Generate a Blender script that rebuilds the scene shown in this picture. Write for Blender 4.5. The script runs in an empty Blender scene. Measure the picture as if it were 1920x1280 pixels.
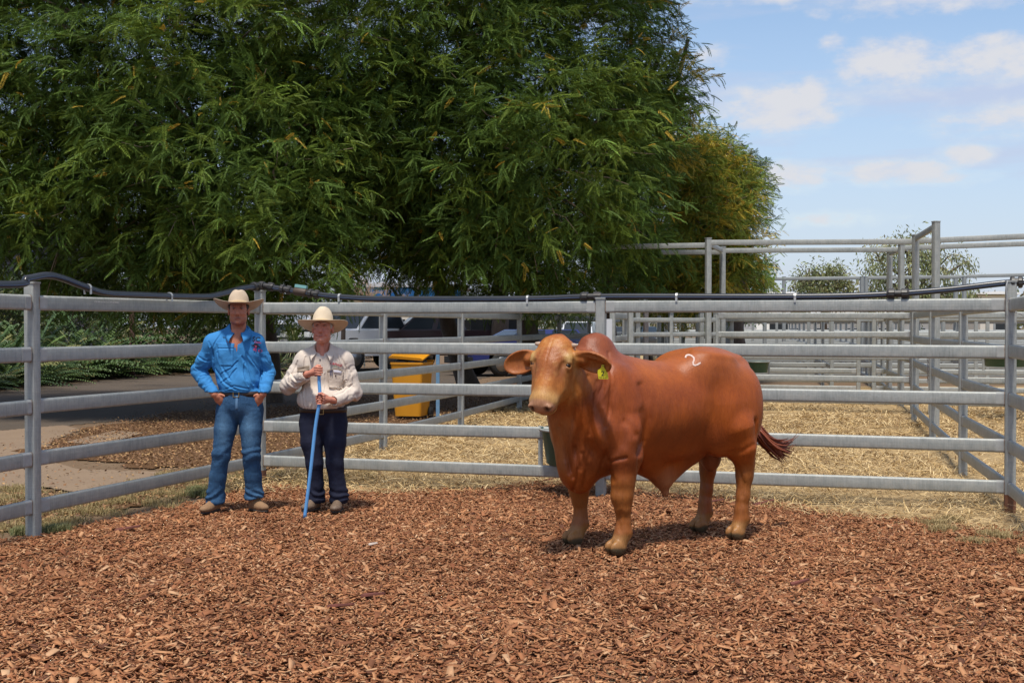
import bpy, bmesh, math, random
import numpy as np
from mathutils import Vector, Matrix
from mathutils.bvhtree import BVHTree
rng = np.random.default_rng(7)
random.seed(7)
R = math.radians
SC = bpy.context.scene
COL = SC.collection

# ------------------------------------------------------------------ camera
F = 2372.0; CX = 960.0; HY = 612.0; EYE = 1.6
TILT = math.atan(28 / F)
cam_d = bpy.data.cameras.new('camera'); cam = bpy.data.objects.new('camera', cam_d); COL.objects.link(cam)
cam.location = (0, 0, EYE); cam.rotation_euler = (R(90) - TILT, 0, 0)
cam_d.sensor_width = 36; cam_d.lens = 36 * F / 1920; cam_d.clip_end = 3000; cam_d.clip_start = 0.1
SC.camera = cam
def ray(px, py):
    v = Vector(((px - CX) / F, 1.0, -(py - 640.0) / F))
    return Matrix.Rotation(-TILT, 3, 'X') @ v
def G(px, py, z=0.0):
    d = ray(px, py); t = (z - EYE) / d.z
    return (d.x * t, d.y * t)
def W(px, py, Y):
    d = ray(px, py); t = Y / d.y
    return Vector((d.x * t, Y, EYE + d.z * t))

# ------------------------------------------------------------------ sky, sun, exposure
world = bpy.data.worlds.new('World'); SC.world = world; world.use_nodes = True
SUN_EL = R(69); TO_SUN = Vector((-0.07, -0.37, 0)).normalized() * math.cos(SUN_EL) + Vector((0, 0, math.sin(SUN_EL)))
def build_world():
    nt = world.node_tree; nt.nodes.clear(); N = nt.nodes.new; L = nt.links.new
    sky = N('ShaderNodeTexSky'); sky.sky_type = 'NISHITA'; sky.sun_disc = False
    sky.sun_elevation = SUN_EL; sky.sun_rotation = math.atan2(TO_SUN.x, TO_SUN.y)
    sky.air_density = 1.0; sky.dust_density = 0.8; sky.ozone_density = 1.5; sky.altitude = 50
    tc = N('ShaderNodeTexCoord'); sep = N('ShaderNodeSeparateXYZ'); L(tc.outputs['Generated'], sep.inputs[0])
    def m(op, a, b=None, c=None, clamp=False):
        n = N('ShaderNodeMath'); n.operation = op; n.use_clamp = clamp
        for i, v in enumerate((a, b, c)):
            if v is None: continue
            if isinstance(v, (int, float)): n.inputs[i].default_value = v
            else: L(v, n.inputs[i])
        return n.outputs[0]
    # azimuth / elevation of the direction, in radians
    az = m('ARCTAN2', sep.outputs[0], sep.outputs[1])
    hyp = m('SQRT', m('ADD', m('MULTIPLY', sep.outputs[0], sep.outputs[0]), m('MULTIPLY', sep.outputs[1], sep.outputs[1])))
    el = m('ARCTAN2', sep.outputs[2], hyp)
    comb = N('ShaderNodeCombineXYZ'); L(az, comb.inputs[0]); L(m('MULTIPLY', el, 2.0), comb.inputs[1])
    def noise(scale, detail, rough, off, st=(1, 1, 1)):
        mp = N('ShaderNodeMapping'); mp.inputs['Location'].default_value = off; mp.inputs['Scale'].default_value = st; L(comb.outputs[0], mp.inputs[0])
        n = N('ShaderNodeTexNoise'); n.inputs['Scale'].default_value = scale; n.inputs['Detail'].default_value = detail
        n.inputs['Roughness'].default_value = rough; L(mp.outputs[0], n.inputs[0]); return n.outputs[0]
    n1 = noise(9, 6, .58, (3.1, 1.7, .3)); n2 = noise(38, 6, .6, (7.3, 2.2, .9)); n3 = noise(5.5, 6, .6, (1.9, 5.4, 2.1), (.55, 1.9, 1))
    # cumulus banks: (azimuth, elevation, half width, half height) of each
    banks = [(1462, 206, 128, 52, 1.0), (1520, 180, 40, 42, .9), (1690, 118, 120, 56, 1.0), (1850, 110, 150, 48, .8), (1560, 80, 30, 20, .6),
             (1815, 292, 56, 22, 1.0), (1680, 322, 130, 26, .85), (1480, 330, 80, 28, .7), (1340, 110, 40, 30, .6),
             (1700, 8, 220, 30, .8), (1400, 2, 160, 14, .7), (1880, 225, 150, 36, .55), (1800, 335, 60, 16, .6), (1560, 410, 160, 18, .5)]
    total = None
    for px, py, hw, hh, wgt in banks:
        a = math.atan((px - CX) / F); e = math.atan((HY - py) / F * math.cos(a))
        dx = m('DIVIDE', m('SUBTRACT', az, a), hw / F); dy0 = m('SUBTRACT', el, e)
        up = m('DIVIDE', dy0, hh / F)
        r2 = m('ADD', m('MULTIPLY', dx, dx), m('MULTIPLY', up, up))
        v = m('MULTIPLY', m('SUBTRACT', 1.25, r2), wgt * 1.1)
        v = m('MAXIMUM', v, -1.0)
        total = v if total is None else m('SMOOTH_MAX', total, v, .3)
    dens = m('ADD', total, m('MULTIPLY', m('SUBTRACT', n2, .5), 2.2))
    dens = m('ADD', dens, m('MULTIPLY', m('SUBTRACT', n1, .5), 2.4))
    cum = m('MULTIPLY', m('ADD', dens, .22), .62, clamp=True)
    cr = N('ShaderNodeMapRange'); cr.interpolation_type = 'SMOOTHSTEP'; L(cum, cr.inputs[0]); cr.inputs[1].default_value = .05; cr.inputs[2].default_value = 1.0
    # thin cloud that thickens to the horizon
    low = N('ShaderNodeMapRange'); L(el, low.inputs[0]); low.inputs[1].default_value = .02; low.inputs[2].default_value = .27; low.inputs[3].default_value = .75; low.inputs[4].default_value = .04
    thin = m('MULTIPLY', m('ADD', m('MULTIPLY', m('SUBTRACT', n3, .38), 3.2), m('MULTIPLY', m('SUBTRACT', n1, .5), 1.2), clamp=True), .8)
    thin = m('MAXIMUM', low.outputs[0], thin)
    high = N('ShaderNodeMapRange'); L(el, high.inputs[0]); high.inputs[1].default_value = .32; high.inputs[2].default_value = .7; high.inputs[4].default_value = .62   # unseen cloud added overhead to make the sky fill less blue
    thin = m('MAXIMUM', thin, m('MULTIPLY', high.outputs[0], m('ADD', .55, m('MULTIPLY', n1, .9), clamp=True)))
    mask = m('MAXIMUM', m('MULTIPLY', cr.outputs[0], .95), thin)
    cc = N('ShaderNodeMixRGB'); cc.inputs[1].default_value = (3.75, 4.15, 5.35, 1); cc.inputs[2].default_value = (4.95, 4.98, 5.25, 1); L(m('MULTIPLY', cr.outputs[0], m('ADD', .25, m('MULTIPLY', n2, 1.4), clamp=True)), cc.inputs[0])
    tint = N('ShaderNodeMixRGB'); tint.blend_type = 'MULTIPLY'; tint.inputs[0].default_value = 1; L(sky.outputs[0], tint.inputs[1]); tint.inputs[2].default_value = (1.05, 1.10, 1.12, 1)
    mix = N('ShaderNodeMixRGB'); L(mask, mix.inputs[0]); L(tint.outputs[0], mix.inputs[1]); L(cc.outputs[0], mix.inputs[2])
    bg = N('ShaderNodeBackground'); bg.inputs[1].default_value = 0.125; L(mix.outputs[0], bg.inputs[0])
    out = N('ShaderNodeOutputWorld'); L(bg.outputs[0], out.inputs[0])
build_world()
sun_d = bpy.data.lights.new('sun', 'SUN'); sun_d.energy = 3.9; sun_d.angle = R(6); sun_d.color = (1, .94, .84)
sun = bpy.data.objects.new('sun', sun_d); COL.objects.link(sun)
sun.rotation_euler = TO_SUN.to_track_quat('Z', 'Y').to_euler()
SC.view_settings.view_transform = 'Standard'; SC.view_settings.look = 'None'
SC.view_settings.exposure = 0.25; SC.view_settings.gamma = 1; SC.view_settings.use_curve_mapping = False
SC.cycles.max_bounces = 6; SC.cycles.diffuse_bounces = 3; SC.cycles.transparent_max_bounces = 8

# ------------------------------------------------------------------ helpers: meshes
def meta(o, label=None, cat=None, group=None, kind=None):
    if label: o['label'] = label
    if cat: o['category'] = cat
    if group: o['group'] = group
    if kind: o['kind'] = kind
    return o
def empty(name, loc=(0, 0, 0), rz=0):
    o = bpy.data.objects.new(name, None); COL.objects.link(o); o.location = loc; o.rotation_euler = (0, 0, rz)
    o.empty_display_size = .2
    return o
def mesh_np(name, V, Fa, mats=(), smooth=False, parent=None, colors=None, mat_idx=None):
    """V (n,3); Fa: (m,4)/(m,3) array or list of arrays; colors (n,3) stored as attribute 'col'"""
    V = np.asarray(V, dtype=np.float32)
    if isinstance(Fa, np.ndarray): Fa = [Fa]
    Fa = [np.asarray(f, dtype=np.int32) for f in Fa if len(f)]
    me = bpy.data.meshes.new(name)
    me.vertices.add(len(V)); me.vertices.foreach_set('co', V.ravel())
    loops = np.concatenate([f.ravel() for f in Fa]); tot = np.concatenate([np.full(len(f), f.shape[1], np.int32) for f in Fa])
    st = np.concatenate([[0], np.cumsum(tot)[:-1]]).astype(np.int32)
    me.loops.add(len(loops)); me.loops.foreach_set('vertex_index', loops)
    me.polygons.add(len(tot)); me.polygons.foreach_set('loop_start', st); me.polygons.foreach_set('loop_total', tot)
    if smooth: me.polygons.foreach_set('use_smooth', np.ones(len(tot), bool))
    if not isinstance(mats, (list, tuple)): mats = [mats]
    for m_ in mats: me.materials.append(m_)
    if mat_idx is not None: me.polygons.foreach_set('material_index', np.asarray(mat_idx, np.int32))
    if colors is not None:
        a = me.attributes.new('col', 'FLOAT_COLOR', 'POINT')
        c = np.ones((len(V), 4), np.float32); c[:, :3] = colors; a.data.foreach_set('color', c.ravel())
    me.update(); me.validate()
    o = bpy.data.objects.new(name, me); COL.objects.link(o)
    if parent: o.parent = parent
    return o
class MB:
    """collects simple solids into one mesh"""
    def __init__(s): s.v = []; s.f = []
    def add(s, vs, fs):
        b = len(s.v); s.v += [tuple(v) for v in vs]; s.f += [tuple(b + i for i in f) for f in fs]
    def prism(s, p0, p1, prof, up=(0, 0, 1), cap=True, prof1=None):
        p0 = Vector(p0); p1 = Vector(p1); d = (p1 - p0).normalized(); up = Vector(up)
        if abs(d.dot(up)) > .99: up = Vector((0, 1, 0))
        side = d.cross(up).normalized(); u2 = side.cross(d).normalized(); n = len(prof); prof1 = prof1 or prof
        vs = [p0 + side * a + u2 * b for a, b in prof] + [p1 + side * a + u2 * b for a, b in prof1]
        fs = [(i, (i + 1) % n, n + (i + 1) % n, n + i) for i in range(n)]
        if cap: fs += [tuple(range(n - 1, -1, -1)), tuple(range(n, 2 * n))]
        s.add(vs, fs)
    def box(s, c, sz, rz=0, bevel=0):
        x, y, z = [q / 2 for q in sz]; M = Matrix.Rotation(rz, 3, 'Z'); c = Vector(c)
        prof = rrect(sz[0], sz[1], bevel) if bevel else [(-x, -y), (x, -y), (x, y), (-x, y)]
        n = len(prof)
        vs = [c + M @ Vector((a, b, -z)) for a, b in prof] + [c + M @ Vector((a, b, z)) for a, b in prof]
        s.add(vs, [(i, (i + 1) % n, n + (i + 1) % n, n + i) for i in range(n)] + [tuple(range(n - 1, -1, -1)), tuple(range(n, 2 * n))])
    def tube(s, pts, rad, n=8, cap=True):
        pts = [Vector(p) for p in pts]; m_ = len(pts)
        if isinstance(rad, (int, float)): rad = [rad] * m_
        vs = []; prev = None
        for i, p in enumerate(pts):
            d = (pts[min(i + 1, m_ - 1)] - pts[max(i - 1, 0)]).normalized()
            if prev is None:
                a = d.orthogonal().normalized()
            else:
                a = (prev - d * prev.dot(d)).normalized()
            prev = a; b = d.cross(a)
            vs += [p + (a * math.cos(t) + b * math.sin(t)) * rad[i] for t in (2 * math.pi * k / n for k in range(n))]
        fs = [(i * n + k, i * n + (k + 1) % n, (i + 1) * n + (k + 1) % n, (i + 1) * n + k) for i in range(m_ - 1) for k in range(n)]
        if cap: fs += [tuple(range(n - 1, -1, -1)), tuple((m_ - 1) * n + k for k in range(n))]
        s.add(vs, fs)
    def lathe(s, c, prof, n=20, sx=1, sy=1, axis='Z'):
        c = Vector(c); vs = []
        for r, z in prof:
            for k in range(n):
                t = 2 * math.pi * k / n; p = Vector((r * math.cos(t) * sx, r * math.sin(t) * sy, z))
                if axis == 'X': p = Vector((p.z, p.x, p.y))
                if axis == 'Y': p = Vector((p.x, p.z, p.y))
                vs.append(c + p)
        m_ = len(prof)
        fs = [(i * n + k, i * n + (k + 1) % n, (i + 1) * n + (k + 1) % n, (i + 1) * n + k) for i in range(m_ - 1) for k in range(n)]
        fs += [tuple(range(n - 1, -1, -1)), tuple((m_ - 1) * n + k for k in range(n))]
        s.add(vs, fs)
    def build(s, name, mat, parent=None, smooth=False, auto=None):
        me = bpy.data.meshes.new(name); me.from_pydata([tuple(v) for v in s.v], [], s.f)
        if mat: me.materials.append(mat)
        if smooth: me.polygons.foreach_set('use_smooth', [True] * len(me.polygons))
        me.update()
        o = bpy.data.objects.new(name, me); COL.objects.link(o)
        if parent: o.parent = parent
        return o
def rrect(w, h, r, n=3):
    pts = []
    for cx, cy, a0 in ((w / 2 - r, -h / 2 + r, -90), (w / 2 - r, h / 2 - r, 0), (-w / 2 + r, h / 2 - r, 90), (-w / 2 + r, -h / 2 + r, 180)):
        for k in range(n + 1):
            t = R(a0 + 90 * k / n); pts.append((cx + r * math.cos(t), cy + r * math.sin(t)))
    return pts
def smooth_mod(o, angle=35):
    me = o.data; me.polygons.foreach_set('use_smooth', [True] * len(me.polygons))
    bm = bmesh.new(); bm.from_mesh(me)
    for e in bm.edges:
        if len(e.link_faces) == 2 and e.calc_face_angle(0) > R(angle): e.smooth = False
    bm.to_mesh(me); bm.free(); return o
# numpy value noise
_T = rng.random((64, 64, 64)).astype(np.float32)
def vnoise(P, s=1.0, off=0.0):
    q = np.asarray(P, dtype=np.float32) * s + off + 100.0
    i = np.floor(q).astype(np.int32); f = q - i; f = f * f * (3 - 2 * f); i &= 63; j = (i + 1) & 63
    x0, y0, z0 = i[..., 0], i[..., 1], i[..., 2]; x1, y1, z1 = j[..., 0], j[..., 1], j[..., 2]
    fx, fy, fz = f[..., 0], f[..., 1], f[..., 2]
    c00 = _T[x0, y0, z0] * (1 - fx) + _T[x1, y0, z0] * fx; c10 = _T[x0, y1, z0] * (1 - fx) + _T[x1, y1, z0] * fx
    c01 = _T[x0, y0, z1] * (1 - fx) + _T[x1, y0, z1] * fx; c11 = _T[x0, y1, z1] * (1 - fx) + _T[x1, y1, z1] * fx
    return (c00 * (1 - fy) + c10 * fy) * (1 - fz) + (c01 * (1 - fy) + c11 * fy) * fz
def fbm(P, s=1.0, o=3, off=0.0):
    a = 0; w = .5; t = 0
    for k in range(o):
        a = a + w * vnoise(P, s * 2 ** k, off + 17.3 * k); t += w; w *= .5
    return a / t
def n2(x, y, s=1.0, o=3, off=0.0):
    x = np.asarray(x, np.float32); y = np.asarray(y, np.float32)
    return fbm(np.stack([x, y, np.zeros_like(x) + off], -1), s, o)

# ------------------------------------------------------------------ helpers: implicit surfaces
class Field:
    def __init__(s, lo, hi, h):
        s.h = h; s.lo = np.array(lo, np.float32); s.n = np.ceil((np.array(hi) - s.lo) / h).astype(int) + 1
        s.F = np.full(s.n, .25, np.float32)
        s.ax = [s.lo[i] + h * np.arange(s.n[i], dtype=np.float32) for i in range(3)]
    def _sl(s, lo, hi):
        a = np.clip(np.floor((np.array(lo) - s.lo) / s.h).astype(int), 0, s.n); b = np.clip(np.ceil((np.array(hi) - s.lo) / s.h).astype(int) + 1, 0, s.n)
        sl = tuple(slice(a[i], b[i]) for i in range(3))
        X = s.ax[0][sl[0]][:, None, None]; Y = s.ax[1][sl[1]][None, :, None]; Z = s.ax[2][sl[2]][None, None, :]
        return sl, X, Y, Z
    def _mix(s, sl, d, k, sub=False):
        A = s.F[sl]
        if A.size == 0: return
        if sub: A = -A
        if k > 0:
            h = np.clip(.5 + .5 * (A - d) / k, 0, 1); r = A * (1 - h) + d * h - k * h * (1 - h)
        else: r = np.minimum(A, d)
        s.F[sl] = -r if sub else r
    def ell(s, c, r, k=.03, rot=None, sub=False):
        c = np.array(c, np.float32); r = np.array(r, np.float32); m = float(r.max()) + k * 2 + .03
        if rot is None: ext = r + k * 2 + .03
        else: ext = np.sqrt(((np.array(rot) * r[None, :]) ** 2).sum(1)) + k * 2 + .03
        sl, X, Y, Z = s._sl(c - ext, c + ext); X = X - c[0]; Y = Y - c[1]; Z = Z - c[2]
        if rot is not None:
            Q = np.array(rot, np.float32)  # columns are the ellipsoid's axes
            X, Y, Z = (Q[0, 0] * X + Q[1, 0] * Y + Q[2, 0] * Z, Q[0, 1] * X + Q[1, 1] * Y + Q[2, 1] * Z, Q[0, 2] * X + Q[1, 2] * Y + Q[2, 2] * Z)
        x, y, z = X / r[0], Y / r[1], Z / r[2]; k0 = np.sqrt(x * x + y * y + z * z) + 1e-9
        k1 = np.sqrt((x / r[0]) ** 2 + (y / r[1]) ** 2 + (z / r[2]) ** 2) + 1e-9
        s._mix(sl, k0 * (k0 - 1) / k1, k, sub)
    def cone(s, a, b, ra, rb, k=.02, sub=False, flat=None):
        """round cone a->b; flat=(axis index, factor) squashes it"""
        a = np.array(a, np.float32); b = np.array(b, np.float32); m = max(ra, rb) + 2 * k + .02
        sl, X, Y, Z = s._sl(np.minimum(a, b) - m, np.maximum(a, b) + m)
        d = b - a; L2 = float(d @ d) + 1e-12
        px, py, pz = X - a[0], Y - a[1], Z - a[2]
        t = np.clip((px * d[0] + py * d[1] + pz * d[2]) / L2, 0, 1)
        q = np.sqrt((px - t * d[0]) ** 2 + (py - t * d[1]) ** 2 + (pz - t * d[2]) ** 2)
        s._mix(sl, q - (ra + (rb - ra) * t), k, sub)
    def chain(s, pts, k=.02):
        for (a, ra), (b, rb) in zip(pts[:-1], pts[1:]): s.cone(a, b, ra, rb, k)
    def half(s, p, n, k=0.0):
        """keep only the side of the plane the normal points away from"""
        n = np.array(n, np.float32); n /= np.linalg.norm(n)
        X = s.ax[0][:, None, None]; Y = s.ax[1][None, :, None]; Z = s.ax[2][None, None, :]
        d = (X - p[0]) * n[0] + (Y - p[1]) * n[1] + (Z - p[2]) * n[2]
        s.F = np.maximum(s.F, d)
    def mesh(s):
        Fd = s.F; h = s.h
        S = Fd < 0
        c = [S[i:S.shape[0] - 1 + i, j:S.shape[1] - 1 + j, k:S.shape[2] - 1 + k] for i in (0, 1) for j in (0, 1) for k in (0, 1)]
        anyv = np.logical_or.reduce(c) & ~np.logical_and.reduce(c)
        idx = np.argwhere(anyv); vid = np.full(anyv.shape, -1, np.int64); vid[tuple(idx.T)] = np.arange(len(idx))
        acc = np.zeros((len(idx), 3), np.float32); cnt = np.zeros(len(idx), np.float32)
        I, J, K = idx.T
        corners = {(i, j, k): Fd[I + i, J + j, K + k] for i in (0, 1) for j in (0, 1) for k in (0, 1)}
        for ax in range(3):
            for u in (0, 1):
                for v in (0, 1):
                    a = [0, 0, 0]; o = [q for q in range(3) if q != ax]; a[o[0]] = u; a[o[1]] = v; b = list(a); b[ax] = 1
                    fa = corners[tuple(a)]; fb = corners[tuple(b)]; cr = (fa < 0) != (fb < 0)
                    t = np.where(cr, fa / np.where(cr, fa - fb, 1), 0)
                    p = np.array(a, np.float32)[None, :] + np.zeros((len(idx), 3), np.float32); p[:, ax] = t
                    acc += p * cr[:, None]; cnt += cr
        V = s.lo + h * (idx + acc / cnt[:, None])
        faces = []
        for ax in range(3):
            o = [q for q in range(3) if q != ax]
            sa = [slice(None)] * 3; sb = [slice(None)] * 3; sa[ax] = slice(0, -1); sb[ax] = slice(1, None)
            A = S[tuple(sa)]; B = S[tuple(sb)]; E = np.argwhere(A != B)
            E = E[(E[:, o[0]] > 0) & (E[:, o[1]] > 0) & (E[:, o[0]] < S.shape[o[0]] - 1) & (E[:, o[1]] < S.shape[o[1]] - 1)]
            if not len(E): continue
            q = []
            for du, dv in ((-1, -1), (0, -1), (0, 0), (-1, 0)):
                e = E.copy(); e[:, o[0]] += du; e[:, o[1]] += dv; q.append(vid[tuple(e.T)])
            q = np.stack(q, 1); inside = A[tuple(E.T)]
            flip = inside if ax != 1 else ~inside
            q[~flip] = q[~flip][:, ::-1]
            faces.append(q)
        Fa = np.concatenate(faces); Fa = Fa[(Fa >= 0).all(1)]
        return V, Fa
def vnormals(V, Fa):
    a, b, c, d = (V[Fa[:, i]] for i in range(4)); n = np.cross(c - a, d - b); N = np.zeros_like(V)
    for i in range(4):
        for ax in range(3): N[:, ax] += np.bincount(Fa[:, i], n[:, ax], len(V))
    return N / (np.linalg.norm(N, axis=1, keepdims=True) + 1e-9)
def laplace(V, Fa, it=1, w=.5):
    for _ in range(it):
        A = np.zeros_like(V); c = np.zeros(len(V), np.float32)
        for i in range(4):
            for j in (1, 3):
                k = Fa[:, (i + j) % 4]
                for ax in range(3): A[:, ax] += np.bincount(Fa[:, i], V[k, ax], len(V))
                c += np.bincount(Fa[:, i], minlength=len(V))
        V = V * (1 - w) + w * A / c[:, None]
    return V.astype(np.float32)
def sm(x, a, b):
    t = np.clip((x - a) / (b - a), 0, 1); return t * t * (3 - 2 * t)
def bvh_of(o):
    me = o.data; return BVHTree.FromPolygons([v.co for v in me.vertices], [tuple(p.vertices) for p in me.polygons])

# ------------------------------------------------------------------ helpers: materials
def mat(name, rgb, rough=.6, metal=0.0, spec=.5, noise=None, bump=None, attr=False, island=None, coat=0, sheen=0, transl=0, coords='Object', stretch=(1, 1, 1), alpha=1, emis=None):
    """noise=(scale, strength, rgb2) mixes a second colour by noise; bump=(scale, strength); island=[colours] per loose piece"""
    m = bpy.data.materials.new(name); m.use_nodes = True; nt = m.node_tree; N = nt.nodes.new; L = nt.links.new
    b = nt.nodes['Principled BSDF']; b.inputs['Roughness'].default_value = rough; b.inputs['Metallic'].default_value = metal
    b.inputs['Specular IOR Level'].default_value = spec
    if coat: b.inputs['Coat Weight'].default_value = coat; b.inputs['Coat Roughness'].default_value = .08
    if sheen: b.inputs['Sheen Weight'].default_value = sheen; b.inputs['Sheen Roughness'].default_value = .4
    col = N('ShaderNodeRGB'); col.outputs[0].default_value = (*rgb, 1); c = col.outputs[0]
    tc = N('ShaderNodeTexCoord'); mp = N('ShaderNodeMapping'); mp.inputs['Scale'].default_value = stretch; L(tc.outputs[coords], mp.inputs[0])
    if attr:
        a = N('ShaderNodeAttribute'); a.attribute_name = 'col'; c = a.outputs['Color']
    if island:
        g = N('ShaderNodeNewGeometry'); r = N('ShaderNodeValToRGB'); L(g.outputs['Random Per Island'], r.inputs[0]); e = r.color_ramp.elements
        while len(e) < len(island): e.new(.5)
        for i, q in enumerate(island): e[i].position = i / (len(island) - 1); e[i].color = (*q, 1)
        if attr:
            x = N('ShaderNodeMixRGB'); x.blend_type = 'MULTIPLY'; x.inputs[0].default_value = 1; L(c, x.inputs[1]); L(r.outputs[0], x.inputs[2]); c = x.outputs[0]
        else: c = r.outputs[0]
    for nz in (noise if isinstance(noise, list) else [noise] if noise else []):
        sc, st, rgb2 = nz[:3]
        n = N('ShaderNodeTexNoise'); n.inputs['Scale'].default_value = sc; n.inputs['Detail'].default_value = 5; n.inputs['Roughness'].default_value = .6
        if len(nz) > 3:
            mp2 = N('ShaderNodeMapping'); mp2.inputs['Scale'].default_value = nz[3]; L(tc.outputs[coords], mp2.inputs[0]); L(mp2.outputs[0], n.inputs[0])
        else: L(mp.outputs[0], n.inputs[0])
        mr = N('ShaderNodeMapRange'); L(n.outputs[0], mr.inputs[0]); mr.inputs[1].default_value = .38; mr.inputs[2].default_value = .66; mr.inputs[4].default_value = st
        x = N('ShaderNodeMixRGB'); L(mr.outputs[0], x.inputs[0]); L(c, x.inputs[1])
        if attr or island: x.blend_type = 'MULTIPLY'
        x.inputs[2].default_value = (*rgb2, 1); c = x.outputs[0]
    L(c, b.inputs['Base Color'])
    if bump:
        prev = None
        for sc, st, *rest in (bump if isinstance(bump, list) else [bump]):
            n = N('ShaderNodeTexNoise'); n.inputs['Scale'].default_value = sc; n.inputs['Detail'].default_value = 4
            if rest:
                mp3 = N('ShaderNodeMapping'); mp3.inputs['Scale'].default_value = rest[0]; L(tc.outputs[coords], mp3.inputs[0]); L(mp3.outputs[0], n.inputs[0])
            else: L(mp.outputs[0], n.inputs[0])
            bp = N('ShaderNodeBump'); bp.inputs['Strength'].default_value = st; bp.inputs['Distance'].default_value = .02; L(n.outputs[0], bp.inputs['Height'])
            if prev: L(prev, bp.inputs['Normal'])
            prev = bp.outputs[0]
        L(prev, b.inputs['Normal'])
    if transl:
        t = N('ShaderNodeBsdfTranslucent'); L(c, t.inputs[0]); ms = N('ShaderNodeMixShader'); ms.inputs[0].default_value = transl
        L(b.outputs[0], ms.inputs[1]); L(t.outputs[0], ms.inputs[2]); L(ms.outputs[0], nt.nodes['Material Output'].inputs[0])
    if emis: b.inputs['Emission Color'].default_value = (*emis, 1); b.inputs['Emission Strength'].default_value = 1
    return m
def text_obj(s, size, m, parent=None, bold=False, name='lettering', align='CENTER', depth=.0003):
    cu = bpy.data.curves.new('t', 'FONT'); cu.body = s; cu.size = size; cu.align_x = align; cu.extrude = depth
    if bold: cu.offset = size * .018
    o = bpy.data.objects.new('t', cu); COL.objects.link(o)
    dg = bpy.context.evaluated_depsgraph_get(); me = bpy.data.meshes.new_from_object(o.evaluated_get(dg)); bpy.data.objects.remove(o); me.materials.clear(); me.materials.append(m)
    o2 = bpy.data.objects.new(name, me); COL.objects.link(o2)
    if parent: o2.parent = parent
    return o2
# ------------------------------------------------------------------ ground
def px_poly(pts): return [G(*p) for p in pts]
def in_poly(x, y, poly):
    r = np.zeros(x.shape, bool); n = len(poly)
    for i in range(n):
        (x0, y0), (x1, y1) = poly[i], poly[(i + 1) % n]
        c = ((y0 > y) != (y1 > y)); t = (x1 - x0) * (y - y0) / ((y1 - y0) if y1 != y0 else 1e-9) + x0
        r ^= c & (x < t)
    return r
def poly_dist(x, y, poly):
    best = np.full(x.shape, 1e9)
    n = len(poly)
    for i in range(n):
        (x0, y0), (x1, y1) = poly[i], poly[(i + 1) % n]; dx, dy = x1 - x0, y1 - y0
        t = np.clip(((x - x0) * dx + (y - y0) * dy) / (dx * dx + dy * dy + 1e-9), 0, 1); best = np.minimum(best, np.hypot(x - x0 - t * dx, y - y0 - t * dy))
    return np.where(in_poly(x, y, poly), best, -best)
def sheet(name, xs, ys, zf, m, keep=None, colors=None, kind='structure', smooth=True):
    X, Y = np.meshgrid(xs, ys, indexing='ij'); Z = zf(X, Y); V = np.stack([X, Y, Z], -1).reshape(-1, 3); nx, ny = len(xs), len(ys)
    i = np.arange((nx - 1) * (ny - 1)); a = (i // (ny - 1)) * ny + i % (ny - 1); Fa = np.stack([a, a + ny, a + ny + 1, a + 1], 1)
    if keep is not None:
        c = V[Fa].mean(1); k = keep(c[:, 0], c[:, 1]); Fa = Fa[k]
        used = np.unique(Fa); mp = np.full(len(V), -1); mp[used] = np.arange(len(used)); V = V[used]; Fa = mp[Fa]
    o = mesh_np(name, V, Fa, m, smooth, colors=colors(V) if colors else None); meta(o, kind=kind); return o
MULCH = px_poly([(-700, 1150), (-300, 1090), (0, 1012), (95, 1003), (200, 978), (300, 958), (380, 942), (500, 908), (560, 914), (700, 921), (850, 918), (1000, 903), (1060, 905), (1200, 912), (1350, 930), (1480, 946), (1560, 958), (1650, 966), (1760, 974), (1900, 1000), (2000, 1030), (2400, 1100)]) + [(6.5, 8.5), (6.5, 3.0), (-6, 3.0)]
def mulch_h(x, y):
    d = poly_dist(x, y, MULCH) + .25 * (n2(x, y, 2.5, 3, 3) - .5)
    return .016 * np.clip(d / .45 + .15, 0, 1) + .045 * (n2(x, y, 1.9, 3, 1) - .5) * np.clip(d / .4, 0, 1) + .012 * (n2(x, y, 12, 2, 2) - .5), d
def scatter(n, box, dens_fn):
    x = rng.uniform(box[0], box[1], n); y = rng.uniform(box[2], box[3], n); p = dens_fn(x, y); k = rng.random(n) < p; return x[k], y[k]
def inst(P, Rm, S, tv, tf):
    """P (n,3) positions, Rm (n,3,3), S (n,3) scales, template verts / faces -> merged arrays"""
    n = len(P); V = np.einsum('nij,nvj->nvi', Rm, tv[None] * S[:, None, :]) + P[:, None, :]
    Fa = tf[None] + (np.arange(n) * len(tv))[:, None, None]; return V.reshape(-1, 3).astype(np.float32), Fa.reshape(-1, tf.shape[1])
def rot_rand(n, tilt):
    """random yaw, tilt (std) about two axes"""
    a = rng.uniform(0, 2 * np.pi, n); b = rng.normal(0, tilt, n); c = rng.normal(0, tilt, n)
    ca, sa, cb, sb, cc, sc = np.cos(a), np.sin(a), np.cos(b), np.sin(b), np.cos(c), np.sin(c); z = np.zeros(n); o = np.ones(n)
    Rz = np.stack([ca, -sa, z, sa, ca, z, z, z, o], 1).reshape(n, 3, 3); Ry = np.stack([cb, z, sb, z, o, z, -sb, z, cb], 1).reshape(n, 3, 3); Rx = np.stack([o, z, z, z, cc, -sc, z, sc, cc], 1).reshape(n, 3, 3)
    return Rz @ Ry @ Rx
CUBE_V = np.array([(x, y, z) for z in (-.5, .5) for x, y in ((-.5, -.5), (.5, -.5), (.5, .5), (-.5, .5))], float)
CUBE_F = np.array([(0, 3, 2, 1), (4, 5, 6, 7), (0, 1, 5, 4), (1, 2, 6, 5), (2, 3, 7, 6), (3, 0, 4, 7)])
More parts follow.
